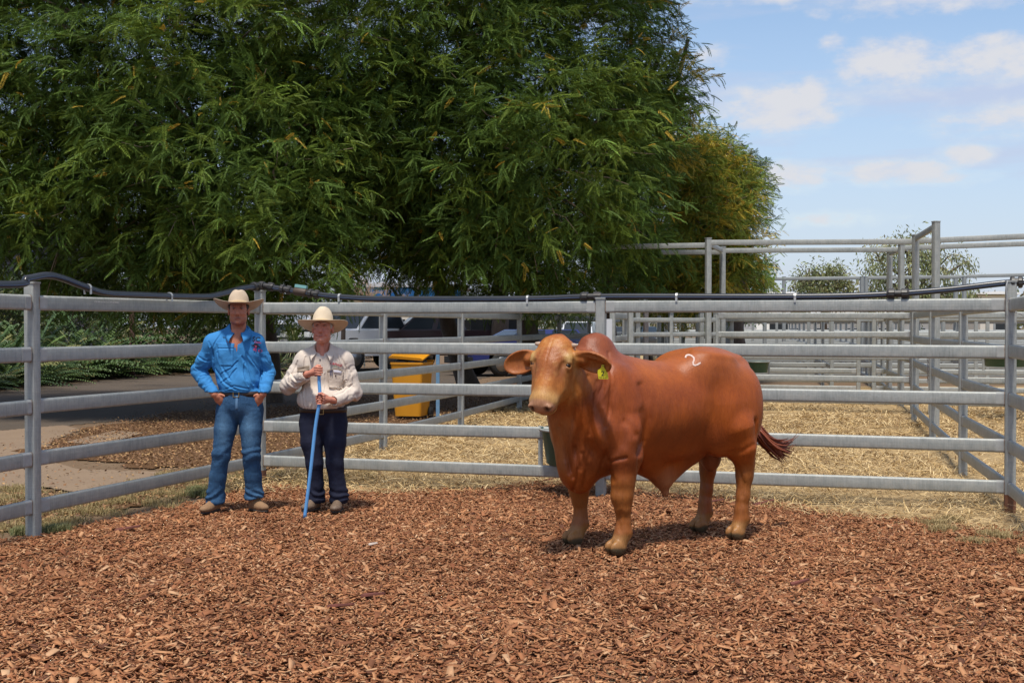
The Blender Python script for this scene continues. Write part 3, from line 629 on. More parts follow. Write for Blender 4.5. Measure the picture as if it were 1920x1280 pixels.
vp = at_px(565); coupling(o1, at_px(538), dv3 + Vector((0, 0, -.15)), .12, .045); coupling(o1, at_px(586), dv3 + Vector((0, 0, -.12)), .12, .045)
m = MB(); m.lathe((0, 0, 0), [(.036, -.07), (.042, -.06), (.042, .06), (.036, .07)], 16, axis='X'); o = m.build('valve_body', mat('brown valve', (.07, .045, .03), .6), o1, True); o.location = vp; o.rotation_euler = (0, R(8), math.atan2(dv.y, dv.x))
m = MB(); m.prism((-.065, 0, .045), (.065, 0, .045), [(-.022, -.004), (.022, -.004), (.016, .026), (-.016, .026)]); m.lathe((0, 0, .02), [(.014, 0), (.014, .03)], 10); o = m.build('valve_handle', mat('green valve handle', (.14, .30, .29), .5), o1); o.location = vp; o.rotation_euler = (0, R(8), math.atan2(dv.y, dv.x))
for px in (638, 985, 1264, 1490): clip(o1, at_px(px), dv3)
FL = (LP2[0], LP2[1]); ln = 1 / ((Vector(CORN) - Vector(LP2)).length); tl = (Vector(CORN) - Vector(LP)).length * ln
def tt(dist): return dist * ln
o2, a2 = pipe_on(CORN, LP2, [(0.0, 2.01), (tt(.35), 1.985), (tt(.8), 1.915), (tt(1.2), zt + .01), (tt(2.3), zt), (tt(2.75), zt + .005), (tl - tt(.42), zt + .055), (tl - tt(.16), zt + .105), (tl + tt(.02), zt + .118), (tl + tt(.25), zt + .085), (tl + tt(.6), zt + .03), (1, zt)], 'water_pipe', 'black water pipe bulging over the left fence post')
dl3 = Vector((dL.x, dL.y, 0))
for px in (165, 312): clip(o2, at_px(px, a2), dl3)
coupling(o2, at_px(482, a2), dl3, .16, .044)
# end cap domes and cable on the right post; faint maker's print on the top rail
m = MB(); pr_ = Vector((RP[0], RP[1], 0)); m.tube([pr_ + Vector(q_) for q_ in ((-.05, -.06, 1.99), (-.075, -.075, 1.93), (-.06, -.08, 1.82), (.0, -.09, 1.72), (.06, -.09, 1.70))], .004, 6); o = m.build('wire', mat('grey wire', (.3, .3, .3), .5), None, True); meta(o, 'thin grey wire looped down the right hand corner post', 'wire')
tx = text_obj('STEEL RHS 115 X 42 X 2.0 C350 GALVANISED', .017, mat('white stencil print', (.6, .6, .6), .7), None, True, align='LEFT'); tx.name = 'lettering'
fl = [o for o in COL.objects if o.name.startswith('rail_fence') and 'left of the pen' in o.get('label', '')][0]; tx.parent = fl
a_, b_ = Vector(LP), Vector(CORN); d_ = (b_ - a_).normalized(); nrm_ = Vector((d_.y, -d_.x)); pos = a_ + d_ * .72 + nrm_ * (RD / 2 + .002) - Vector(CORN)
tx.location = (pos.x, pos.y, 1.795); tx.rotation_euler = (R(90), 0, math.atan2(d_.y, d_.x))
# ---- feed troughs
def trough(loc, r, h, label, rz=0, mtl=None):
    root = empty('feed_trough', loc, rz); meta(root, label, 'trough', 'green feed troughs'); m = MB()
    m.lathe((0, 0, 0), [(r * .80, .0), (r * .86, .02), (r, h), (r + .006, h), (r - .012, h), (r * .8, .03)], 32); m.build('bucket', mtl or mat('dark green plastic', (.02, .075, .05), .45, noise=(8, .5, (.03, .10, .07))), root, True)
    m = MB(); m.tube([((r + .012) * math.cos(t), (r + .012) * math.sin(t), h - .012) if 0 else Vector(((r + .012) * math.cos(t), (r + .012) * math.sin(t), h - .012)) for t in [2 * math.pi * k / 32 for k in range(33)]], .013, 8, False); m.build('rim_ring', M_gal, root, True)
    for s in (-1, 1): m = MB(); m.prism((s * (r + .02), .0, -.06), (s * (r + .02), .0, h + .01), [(-.022, -.006), (.022, -.006), (.022, .006), (-.022, .006)]); m.build('bracket', M_gal, root)
tp = W(1086, 850, 11.93); trough((tp.x, tp.y, .30), .36, .345, 'dark green round trough hung inside the back fence, half hidden by the bull chest', math.atan2(dv.y, dv.x))
tp = W(1422, 680, 27.0); trough((tp.x, tp.y, .62), .22, .24, 'small green trough on the far pen fence behind the bull rump', .2)
tp = W(1888, 678, 21.5); trough((tp.x, tp.y, .92), .42, .16, 'wide green trough on the far fence beside the right corner post', .2)
# ------------------------------------------------------------------ the bull
M_eye = mat('wet dark eye', (.010, .005, .004), rough=.22, spec=.35)
GROOVES = [  # sculpted folds: photo-space polyline, width px, depth m
 ([(1086, 690), (1077, 755), (1064, 830), (1068, 885)], 4.5, .011), ([(1103, 705), (1095, 760), (1084, 820), (1088, 880)], 4, .008), ([(1120, 715), (1112, 770), (1104, 815)], 3.5, .006),
 ([(1141, 660), (1146, 710), (1143, 765), (1136, 800)], 3, .008), ([(1132, 700), (1131, 760)], 2.5, .004),
 ([(1202, 722), (1212, 750), (1215, 785), (1210, 815), (1200, 850)], 7, .014), ([(1050, 800), (1060, 845), (1074, 895)], 4, .012), ([(1078, 840), (1086, 875), (1082, 905), (1072, 925)], 4, .014),
 ([(1092, 850), (1100, 885), (1094, 915)], 4, .008), ([(1143, 866), (1152, 863), (1174, 858)], 2.6, .010), ([(1199, 880), (1200, 845), (1206, 828)], 4, .012),
 ([(1135, 850), (1142, 870), (1150, 900)], 5, .008), ([(1358, 838), (1350, 800), (1340, 760), (1350, 700)], 17, .010), ([(1370, 850), (1395, 846), (1412, 835)], 5, .006),
 ([(1172, 790), (1182, 800), (1190, 815)], 6, .008), ([(1187, 692), (1189, 704)], 9, .004), ([(1165, 955), (1160, 970), (1163, 985)], 4, .006), ([(1385, 880), (1395, 905), (1392, 925)], 4, .007)]
BULGES = [([(1182, 830), (1172, 842)], 14, .012), ([(1195, 770), (1190, 810)], 16, .010), ([(1160, 870), (1165, 900)], 14, .008), ([(1380, 760), (1385, 800)], 20, .010), ([(1062, 870), (1068, 900)], 6, .006),
 ([(1300, 660), (1385, 672)], 6, .010), ([(1168, 950), (1170, 952)], 9, .006)]
def relief(V, N, O, u, nn):
    wx = O[0] + V[:, 0] * u[0] + V[:, 1] * nn[0]; wy = O[1] + V[:, 0] * u[1] + V[:, 1] * nn[1]
    px = CX + F * wx / wy; py = HY + F * (EYE - V[:, 2]) / wy
    face = -(N[:, 0] * (u[0] * wx + u[1] * wy) + N[:, 1] * (nn[0] * wx + nn[1] * wy) + N[:, 2] * (V[:, 2] - EYE)) / 9.5
    face = sm(face, -.1, .25); near = face * (V[:, 1] > -.12)
    D = np.zeros(len(V), np.float32)
    for sign, L_ in ((-1, GROOVES), (1, BULGES)):
        for pts, w, dep in L_:
            best = np.full(len(V), 1e9, np.float32)
            for (x0, y0), (x1, y1) in zip(pts[:-1], pts[1:]):
                dx, dy = x1 - x0, y1 - y0; t = np.clip(((px - x0) * dx + (py - y0) * dy) / (dx * dx + dy * dy), 0, 1)
                best = np.minimum(best, (px - x0 - t * dx) ** 2 + (py - y0 - t * dy) ** 2)
            D += sign * dep * 1.25 * np.exp(-best / (w * w)) * near
    return D
def build_bull():
    O = np.array([1.147, 9.74]); u = np.array([-.85, -.527]); nn = np.array([.527, -.85])
    def loc(X, Y, z): d = np.array([X, Y]) - O; return (float(d @ u), float(d @ nn), z)
    f = Field((-1.15, -.62, -.02), (1.62, .78, 1.62), .0095)
    E = f.ell; C = f.cone
    # trunk
    E((.02, 0, .985), (.74, .335, .35), .10)
    E((.42, 0, .96), (.44, .35, .42), .12)
    E((.2, 0, .86), (.62, .30, .30), .10)
    E((-.38, 0, 1.10), (.43, .30, .33), .10)
    for s in (1, -1):
        E((-.34, .17 * s, 1.26), (.26, .13, .15), .10)          # hip
        E((-.73, .12 * s, 1.14), (.12, .10, .14), .10)          # pin bone
        E((-.54, .19 * s, .92), (.27, .15, .33), .09)           # thigh
        E((-.655, .17 * s, .96), (.19, .14, .30), .08)
        E((-.40, .22 * s, .80), (.15, .09, .20), .10)           # stifle
        E((.60, .215 * s, 1.0), (.20, .14, .33), .08)           # shoulder blade
        E((.66, .235 * s, .84), (.17, .12, .17), .06)           # point of shoulder
        E((.50, .25 * s, .80), (.13, .095, .19), .05)           # triceps
    E((-.52, 0, 1.24), (.36, .12, .17), .10)                    # sacrum
    E((-.76, 0, 1.24), (.09, .07, .10), .07)                    # tail head
    E((.615, 0, 1.37), (.17, .135, .185), .045)                  # hump
    E((.60, 0, 1.26), (.23, .17, .16), .06)
    # neck and dewlap
    C((.58, 0, 1.10), (.95, .07, 1.26), .30, .185, .10)
    C((.70, .02, 1.0), (1.02, .09, 1.17), .26, .15, .08)
    E((.87, .02, .93), (.15, .17, .30), .09)
    E((.895, .03, .80), (.095, .055, .30), .06)
    E((.98, .05, 1.0), (.07, .045, .20), .06)
    E((.80, .02, .60), (.15, .12, .20), .08)
    E((.77, .03, .46), (.10, .055, .09), .06)
    E((.62, 0, .66), (.24, .22, .18), .10)
    # belly, navel skin and sheath
    E((-.12, 0, .74), (.36, .20, .18), .12)
    C((.20, 0, .62), (.05, 0, .49), .15, .085, .08)
    C((-.24, 0, .62), (-.03, 0, .44), .12, .07, .08)
    C((-.10, 0, .56), (-.03, 0, .42), .09, .06, .06)
    C((.02, 0, .50), (-.02, 0, .41), .07, .048, .05)
    C((-.02, 0, .41), (-.045, 0, .315), .045, .03, .02)
    E((-.50, 0, .60), (.085, .095, .15), .03)
    C((-.50, 0, .8), (-.5, 0, .62), .09, .07, .05)
    # legs
    for s, xo, yo in ((1, .0, 0), (-1, -.01, .0)):
        x0 = .575 if s > 0 else .60; y0 = .285 if s > 0 else -.225
        f.chain([((x0 - .02, y0 * .94, .84), .14), ((x0 - .02, y0, .66), .118), ((x0 - .0, y0, .48), .086)], .04)
        E((x0 - .09, y0, .72), (.06, .07, .12), .05)
        f.chain([((x0 + .0, y0, .48), .082), ((x0 + .008, y0, .385), .077), ((x0 + .004, y0, .31), .063)], .03)
        E((x0 + .03, y0 + .0, .38), (.055, .066, .06), .02)
        f.chain([((x0, y0, .31), .056), ((x0 - .004, y0, .20), .051), ((x0, y0, .145), .062)], .02)
        E((x0 - .035, y0, .135), (.035, .05, .035), .02)
        f.chain([((x0, y0, .14), .058), ((x0 + .035, y0, .075), .060)], .02)
        for t in (1, -1):                                       # the two claws
            E((x0 + .068, y0 + t * .036, .045), (.070, .033, .052), .003)
    for s in (1, -1):
        y0 = .25 if s > 0 else -.19; xr = -.60 if s > 0 else -.605
        f.chain([((-.56, y0 * .9, .80), .165), ((-.60, y0, .66), .115), ((xr - .03, y0, .53), .075)], .05)
        E((xr - .085, y0, .53), (.030, .034, .06), .03)         # hock
        f.chain([((xr - .035, y0, .54), .070), ((xr - .03, y0, .45), .064), ((xr - .015, y0, .30), .050), ((xr, y0, .20), .050), ((xr, y0, .145), .060)], .03)
        E((xr - .035, y0, .135), (.035, .05, .035), .02)
        f.chain([((xr, y0, .14), .056), ((xr + .035, y0, .075), .058)], .02)
        for t in (1, -1): E((xr + .063, y0 + t * .035, .045), (.066, .032, .052), .003)
    f.chain([((-.82, 0, 1.28), .05), ((-.90, 0, 1.12), .042), ((-.93, 0, .95), .03), ((-.96, 0, .82), .022), ((-1.02, .0, .74), .016)], .03)
    # head
    P0 = np.array(loc(.305, 9.03, 1.50)); wd = np.array([-.47, -.883]); d2 = np.array([wd @ u, wd @ nn]); p = R(60)
    a = np.array([d2[0] * math.cos(p), d2[1] * math.cos(p), -math.sin(p)]); b = np.array([-d2[1], d2[0], 0.0]); roll = R(-4)
    c = np.array([d2[0] * math.sin(p), d2[1] * math.sin(p), math.cos(p)])
    b, c = b * math.cos(roll) + c * math.sin(roll), c * math.cos(roll) - b * math.sin(roll)
    Q = np.stack([a, b, c], 1)
    H = lambda x, y, z: P0 + a * x + b * y + c * z
    def HE(x, y, z, r, k=.03, sub=False): E(H(x, y, z), r, k, Q, sub)
    def HC(p1, p2, r1, r2, k=.03, sub=False): C(H(*p1), H(*p2), r1, r2, k, sub)
    C((.92, .06, 1.22), H(.1, 0, -.16), .19, .14, .08)
    HE(.10, 0, -.075, (.145, .150, .115), .04)
    HE(.02, 0, -.055, (.09, .125, .085), .04)
    HE(.19, 0, -.075, (.13, .152, .095), .03)
    HE(.12, 0, -.02, (.13, .10, .06), .04)
    HC((.20, 0, -.07), (.44, 0, -.065), .12, .085, .04)
    HE(.36, 0, -.035, (.16, .062, .055), .04)
    for s in (1, -1):
        HE(.25, .085 * s, -.15, (.15, .055, .10), .04)
        HE(.125, .118 * s, -.022, (.05, .045, .035), .03)       # brow
        HE(.180, .136 * s, -.042, (.042, .026, .036), .014)     # eye lids
        HE(.184, .153 * s, -.018, (.022, .016, .016), .005, True)
        HE(.164, .143 * s, -.020, (.012, .020, .020), .008)
        HE(.206, .138 * s, -.026, (.008, .016, .016), .006)
        HE(.33, .085 * s, -.085, (.10, .03, .035), .04)         # cheek ridge
        HE(.225, .110 * s, -.0, (.05, .016, .010), .03, True)  # hollow before the eye
    HC((.26, 0, -.20), (.455, 0, -.14), .09, .062, .04)
    HE(.455, 0, -.062, (.078, .104, .078), .03)
    HE(.465, 0, -.135, (.060, .082, .048), .015)
    HE(.505, 0, -.062, (.034, .088, .056), .02)
    for s in (1, -1):
        HE(.515, .062 * s, -.035, (.024, .030, .034), .012)
        HE(.540, .056 * s, -.030, (.026, .017, .024), .006, True)
        HE(.528, .080 * s, -.040, (.022, .020, .012), .006, True)
    HE(.525, 0, -.122, (.06, .10, .007), .010, True)            # mouth
    HE(.541, 0, -.085, (.02, .003, .03), .008, True)
    # ears (thin, hollow, drooping)
    for s in (1, -1):
        ba = H(.085, .135 * s, -.085)
        if s < 0: tip = ba + np.array([0, 0, -.095]) + b * s * .245 + c * .02
        else: tip = ba + np.array([0, 0, -.055]) + b * s * .27 + c * .03
        ax = tip - ba; Ln = np.linalg.norm(ax); ax /= Ln
        nrm = (c * .55 + a * .5 + np.array([0, 0, -.25])) if s > 0 else (c * .8 + a * .5)
        nrm = nrm - ax * (nrm @ ax); nrm /= np.linalg.norm(nrm); wdt = np.cross(ax, nrm); EQ = np.stack([ax, wdt, nrm], 1)
        g = Field(np.minimum(ba, tip) - .15, np.maximum(ba, tip) + .15, f.h)
        mid = ba + ax * Ln * .56
        g.ell(mid, (Ln * .55, .088, .042), .0, EQ)
        g.ell(mid + nrm * .026, (Ln * .53, .078, .040), .008, EQ, True)
        g.cone(ba - ax * .03, ba + ax * .08, .045, .036, .03)
        if s > 0: g.cone(ba + ax * .03 - wdt * .05, tip - wdt * .03 - ax * .03, .018, .012, .02)
        # copy the ear's field into the body's
        i0 = np.round((g.lo - f.lo) / f.h).astype(int); o = f.lo + i0 * f.h
        sl = tuple(slice(max(i0[k], 0), min(i0[k] + g.n[k], f.n[k])) for k in range(3))
        sg = tuple(slice(sl[k].start - i0[k], sl[k].stop - i0[k]) for k in range(3))
        f._mix(sl, g.F[sg], .02)
    # creases
    C((.46, .37, .98), (.40, .36, .72), .012, .012, .06, True)
    C((.44, .31, .66), (.60, .36, .60), .008, .008, .03, True)
    C((-.70, .34, .62), (-.66, .33, .86), .008, .012, .06, True)
    C((.74, .36, .68), (.66, .37, .665), .004, .004, .012, True)
    V, Fa = f.mesh(); V = laplace(V, Fa, 2, .4)
    N = vnormals(V, Fa)
    x, y, z = V.T
    # skin folds and muscle ripple (real relief)
    hl = (V - P0) @ Q; hx, hy, hz = hl.T
    inhead = sm(hx, -.08, .02) * sm(hz, -.33, -.2) * (np.abs(hy) < .5) * (np.linalg.norm(hl - np.array([.25, 0, -.08]), axis=1) < .52)
    ear = inhead * sm(np.abs(hy), .17, .21)
    neckm = sm(x, .62, .74) * (1 - inhead) * sm(z, .45, .6)
    wob = fbm(V, 4, 2)
    fold = np.sin((x * 1.0 - z * .12 + (wob - .5) * .18) * 62); fold = -np.clip(fold, -1, 1) ** 2 * np.sign(fold)
    D = neckm * .008 * fold * sm(y, .0, .12) * sm(fbm(V, 6, 2, 3), .38, .6)
    D += neckm * .012 * (fbm(V * np.array([3, 1, .6], np.float32), 6, 2, 5) - .5) * 2
    D += (1 - inhead) * .007 * (fbm(V, 4.5, 2, 9) - .5)
    rib = sm(x, -.35, -.1) * (1 - sm(x, .3, .42)) * sm(z, .7, .8) * (1 - sm(z, 1.1, 1.25))
    D += rib * .0005 * np.sin((x + z * .35) * 70)
    legw = (1 - sm(z, .5, .6))
    D += relief(V, N, O, u, nn)
    fore = inhead * sm(hz, -.06, .0) * (1 - sm(hx, .2, .3)) * (1 - sm(np.abs(hy), .1, .15))
    D += fore * (-.0035 * np.exp(-(hy / .006) ** 2) + .0005 * np.sin((hx * 1.0 + np.abs(hy) * .6 + .05 * fbm(V, 20, 1)) * 170))
    D += inhead * (1 - ear) * .002 * (fbm(V, 40, 2, 2) - .5)
    V = V + N * D[:, None]
    # coat colour: red body, darker neck and points, golden face, tan shanks
    def lerp(A, Bc, t): return A * (1 - t[:, None]) + np.array(Bc) * t[:, None]
    colr = np.tile(np.array([.38, .085, .014]), (len(V), 1))
    colr = lerp(colr, (.26, .055, .013), .8 * sm(fbm(V, 3, 2, 2), .4, .7))
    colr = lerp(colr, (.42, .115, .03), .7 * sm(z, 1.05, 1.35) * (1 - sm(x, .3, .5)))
    hump = sm(x, .36, .48) * sm(z, 1.22, 1.36) * (1 - inhead); colr = lerp(colr, (.27, .07, .033), hump)
    colr = lerp(colr, (.19, .045, .022), .85 * sm(x, .66, .82) * (1 - inhead) * sm(z, .95, 1.1) * (1 - sm(z, 1.32, 1.45)))
    colr = lerp(colr, (.24, .06, .022), .6 * sm(x, .4, .6) * (1 - inhead) * (1 - sm(z, .7, .9)) * sm(z, .5, .6))
    shank = (1 - sm(z, .42, .60)) * sm(np.abs(y), .12, .17) * ((x > .35) | (x < -.4)); colr = lerp(colr, (.33, .125, .042), shank * .7)
    colr = lerp(colr, (.20, .07, .03), shank * .22 * sm(fbm(V * np.array([1, 1, .35], np.float32), 14, 2, 6), .5, .7))
    foot = 1 - sm(z, .11, .15); colr = lerp(colr, (.40, .21, .10), foot * .7)
    hoof = 1 - sm(z + .02 * (fbm(V, 20, 1) - .5), .035, .05); colr = lerp(colr, (.10, .075, .06), hoof)
    dewl = sm(x, .9, 1.0) * (1 - inhead) * (1 - sm(z, .9, 1.05)); colr = lerp(colr, (.42, .15, .06), dewl * .7)
    sheath = np.exp(-((x + .02) ** 2 + y ** 2) / .03) * (1 - sm(z, .4, .55)); colr = lerp(colr, (.40, .19, .13), np.clip(sheath, 0, 1) * .8)
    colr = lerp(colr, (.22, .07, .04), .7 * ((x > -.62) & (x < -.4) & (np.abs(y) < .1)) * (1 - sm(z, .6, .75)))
    face = lerp(np.tile(np.array([.46, .16, .042]), (len(V), 1)), (.34, .095, .03), sm(hx, .05, .1) * (1 - sm(hx, .26, .36)) * (1 - sm(np.abs(hy), .10, .15)) * .7)
    face = lerp(face, (.60, .30, .13), sm(fbm(V, 30, 2, 7), .5, .7) * .35)
    face = lerp(face, (.24, .085, .035), np.exp(-((hx - .235) ** 2 / .0025 + (np.abs(hy) - .10) ** 2 / .002)) * .7)
    face = lerp(face, (.62, .40, .20), np.clip(np.exp(-((hx - .135) ** 2 / .0022 + (np.abs(hy) - .14) ** 2 / .0008)), 0, 1) * .9)
    face = lerp(face, (.56, .31, .15), sm(hx, .36, .44) * .85)
    nose = sm(hx, .465, .495) * sm(hz, -.125, -.105); face = lerp(face, (.50, .25, .19), nose)
    lids = np.exp(-((hx - .184) ** 2 / .0013 + (np.abs(hy) - .142) ** 2 / .0009 + (hz + .022) ** 2 / .0009)); face = lerp(face, (.22, .10, .06), lids * .75)
    nost = np.exp(-((np.abs(hy) - .058) ** 2 / .00035 + (hx - .53) ** 2 / .0012 + (hz + .033) ** 2 / .0007)); face = lerp(face, (.03, .012, .01), np.clip(nost * 1.3, 0, 1))
    mouth = np.exp(-((hz + .122) ** 2 / .00007)) * sm(hx, .46, .49); face = lerp(face, (.12, .05, .035), mouth * .8)
    face = lerp(face, (.34, .10, .035), ear * .8)
    colr = colr * (1 - inhead[:, None]) + face * inhead[:, None]
    colr = colr * np.array([.94, .96, .68]); colr *= (.86 + .28 * fbm(V * np.array([1, 1, .3], np.float32), 30, 3, 11))[:, None]
    V[:, 2] -= .05 * np.clip((.52 - V[:, 2]) / .52, 0, 1) * sm(np.abs(V[:, 1]), .08, .14)   # longer shanks
    M_coat = mat('short red cattle coat', (.4, .1, .03), rough=.42, spec=.34, attr=True,
                 noise=[(120, .5, (.66, .58, .54), (1, 1, .12)), (34, .35, (.76, .68, .62), (1, 1, .25)), (6, .40, (.72, .62, .56), (1, 1, .6))], bump=[(150, .2, (1, 1, .15))])
    rz = math.atan2(u[1], u[0])
    body = mesh_np('bull', V, Fa, M_coat, True, colors=colr)
    # local axes: x forward, y to its left; u,nn is a right-handed frame turned by rz
    kb = .9515; body.location = (O[0] * kb, O[1] * kb, EYE * (1 - kb)); body.scale = (kb, kb, kb); body.rotation_euler = (0, 0, rz)
    meta(body, 'large red brown humped bull with drooping ears standing side on in the pen', 'bull')
    bt = BVHTree.FromPolygons([Vector(v) for v in V.tolist()], [tuple(q) for q in Fa.tolist()])
    # eyes, horn buds
    for s in (1, -1):
        m = MB(); e0 = Vector(H(.184, (.134 if s > 0 else .128) * s, -.032)); m.lathe((0, 0, 0), [(.0215 * math.cos(t), .0215 * math.sin(t)) for t in [math.pi * (k / 10 - .5) for k in range(1, 10)]], 16)
        o = m.build('eye', M_eye, body, True); o.matrix_local = Matrix.Translation(e0) @ Matrix(Q.tolist()).to_4x4() @ Matrix.Diagonal((.72, 1.0, 1.0, 1))
        m = MB(); h0 = Vector(H(.01, .115 * s, -.05)); h1 = Vector(H(.012, .158 * s, -.035)); m.tube([h0, h0.lerp(h1, .5), h1, h1 + (h1 - h0) * .14], [.021, .018, .011, .004], 12)
        m.build('horn_bud', mat('horn', (.42, .30, .22), .5, noise=(40, .5, (.25, .16, .1))), body, True)
    # tail switch: locks of hair, swung out behind
    m = MB(); rr = random.Random(3)
    for k in range(170):
        o = Vector((rr.gauss(0, .016), rr.gauss(0, .012), rr.gauss(0, .016))); sp = rr.gauss(0, 1); s2 = rr.gauss(0, 1); ln = rr.uniform(.65, 1.12); uu = rr.random()
        base = Vector((-1.0, .0, .765)); pts = []
        for i in range(9):
            t = i / 8 * ln
            px_ = base + o + Vector((-.24 * t - .12 * t * t * uu, .04 * t + s2 * .02 * math.sin(t * 2.6), -.33 * t + .06 * t * t + .20 * t ** 3 * uu + .012 * sp * t)) + Vector((0, 0, -.03 * math.sin(t * 7 + sp) * t * .5))
            pts.append(px_)
        m.tube(pts, [.008, .009, .009, .0085, .0075, .0065, .005, .0032, .001], 5)
    m.build('tail_switch', mat('tail hair', (.22, .055, .022), .45, island=[(.30, .08, .035), (.17, .04, .018), (.11, .026, .014), (.26, .075, .035)]), body, True)
    # sparse hair at the sheath tip
    m = MB()
    for k in range(14):
        b0 = Vector((-.045 + rr.gauss(0, .012), rr.gauss(0, .01), .30)); m.tube([b0, b0 + Vector((rr.gauss(0, .012), rr.gauss(0, .01), -.045))], [.0016, .0006], 3)
    m.build('sheath_hair', mat('dark hair', (.05, .025, .015), .6), body)
    # white number branded on the rump, laid on the hide
    def drape(px, py, lift):
        d = ray(px, py); o = Vector((0, 0, EYE)); M = body.matrix_basis.inverted(); lo = M @ o; ld = (M.to_3x3() @ d).normalized()
        hit, nr, _, _ = bt.ray_cast(lo, ld)
        return (hit + nr * lift, nr) if hit else (None, None)
    stroke = [(1285.5, 671), (1286.5, 667), (1290, 665.5), (1295, 666), (1299, 668.5), (1301.5, 672), (1301, 676), (1299.5, 679.5), (1300, 683.5), (1303, 685), (1307.5, 683.5), (1313.5, 680)]
    dense = []
    for (x0, y0), (x1, y1) in zip(stroke[:-1], stroke[1:]):
        for k in range(3): dense.append((x0 + (x1 - x0) * k / 3, y0 + (y1 - y0) * k / 3))
    dense.append(stroke[-1]); vs = []
    for i, (x0, y0) in enumerate(dense):
        xa, ya = dense[max(i - 1, 0)]; xb, yb = dense[min(i + 1, len(dense) - 1)]; tx, ty = xb - xa, yb - ya; l = math.hypot(tx, ty); tx /= l; ty /= l
        wv = 1.45 + .25 * math.sin(i * 1.9)
        for sgn in (-1, 0, 1): vs.append(drape(x0 - ty * wv * sgn, y0 + tx * wv * sgn, .003)[0])
    if all(v is not None for v in vs):
        m = MB(); n = len(dense); m.add(vs, [(i * 3 + k, i * 3 + k + 1, i * 3 + k + 4, i * 3 + k + 3) for i in range(n - 1) for k in (0, 1)])
        o = m.build('brand_mark', mat('white freeze brand', (.62, .50, .45), .8, noise=(60, .5, (.45, .25, .17))), body, True)
        o['label'] = 'white figure two branded on the rump'
    # yellow ear tag (child of the bull), facing the camera
    Mi = body.matrix_basis.inverted(); tg = W(1130, 684, 8.93)
    hit, _ = drape(1130, 685, 0)
    if hit: tg = body.matrix_basis @ hit
    tag = bpy.data.objects.new('ear_tag', None); COL.objects.link(tag); tag.parent = body
    tag.location = Mi @ (tg + Vector((0, -.012, 0))); tag.rotation_euler = (0, R(2), -rz + R(5))
    tag['label'] = 'yellow ear tag numbered two'
    sc = 1 / 265.0
    out = [(-1.5, 1.5), (-2.6, .2), (-2.8, -3), (-4.5, -6), (-9, -8.8), (-9.3, -14), (-7, -25), (10.5, -25), (11.3, -23), (8.6, -9.5), (4.5, -6.5), (2.6, -3.5), (2.4, .3), (1.3, 1.6)]
    m = MB(); m.prism((0, .0025, 0), (0, -.0025, 0), [(-x_ * sc, y_ * sc) for x_, y_ in out]); o = m.build('tag_plate', mat('yellow tag plastic', (.62, .54, .02), .5, spec=.3), tag)
    m = MB(); m.lathe((0, -.006, -.003), [(.0055, -.004), (.0055, .002), (.003, .003)], 12, axis='Y'); m.build('tag_button', mat('tag button', (.35, .27, .02), .4), tag)
    Mk = mat('tag ink', (.03, .03, .01), .6)
    for body_, sz, px_, pz in (('2', .048, .001, -.072), ('TOP BULL', .0125, .002, -.089)):
        o = text_obj(body_, sz, Mk, tag, bold=True); o.location = (px_, -.0032, pz); o.rotation_euler = (R(90), 0, 0)
    return body
bull = build_bull()
# ------------------------------------------------------------------ the two men
def wrinkle(V, s, off):
    """creased cloth: ridged noise with narrow valleys"""
    a = fbm(V, s, 3, off); w = np.stack([fbm(V, s * .6, 2, off + 30 + i * 9) for i in range(3)], -1)
    b = fbm(V + (w - .5) * .12, s, 3, off + 50)
    c = fbm(V + (w - .5) * .2, s * 2.1, 2, off + 70)
    return np.abs(b - .5) * 2 * .6 + np.abs(a - .5) * .8 + np.abs(c - .5) * .22
def folds(V, N, lines):
    """pressed folds of cloth: polylines in the front view (x, z, x, z ... , width, depth)"""
    D = np.zeros(len(V), np.float32); x, y, z = V.T; fr = sm(-N[:, 1], .0, .4)
    for *pts, w, d in lines:
        P_ = [(pts[i], pts[i + 1]) for i in range(0, len(pts), 2)]; best = np.full(len(V), 9., np.float32); sgn = np.zeros(len(V), np.float32)
        for (x0, z0), (x1, z1) in zip(P_[:-1], P_[1:]):
            dx, dz = x1 - x0, z1 - z0; L2 = dx * dx + dz * dz; t = np.clip(((x - x0) * dx + (z - z0) * dz) / L2, 0, 1); q = np.hypot(x - x0 - t * dx, z - z0 - t * dz); taper = w * (1.15 - .9 * np.abs(t - .5))
            best = np.minimum(best, q / taper); cr = ((x - x0) * dz - (z - z0) * dx) / math.sqrt(L2); sgn = np.where(q / taper <= best + 1e-6, cr / w, sgn)
        D += d * (-np.exp(-best ** 2) + .6 * np.exp(-(best - 1.6) ** 2) * (sgn > 0)) * fr
    return D
def make_mesh(f, name, m, parent, colors=None, it=1, disp=None, cut=None):
    V, Fa = f.mesh(); V = laplace(V, Fa, it, .4); N = vnormals(V, Fa)
    if disp is not None: V = V + N * disp(V, N)[:, None]
    V = V.astype(np.float32)
    c = colors(V, N) if colors else None
    return mesh_np(name, V, Fa, m, True, parent=parent, colors=c), V, Fa
def rotz(a): return np.array([[math.cos(a), -math.sin(a), 0], [math.sin(a), math.cos(a), 0], [0, 0, 1]])
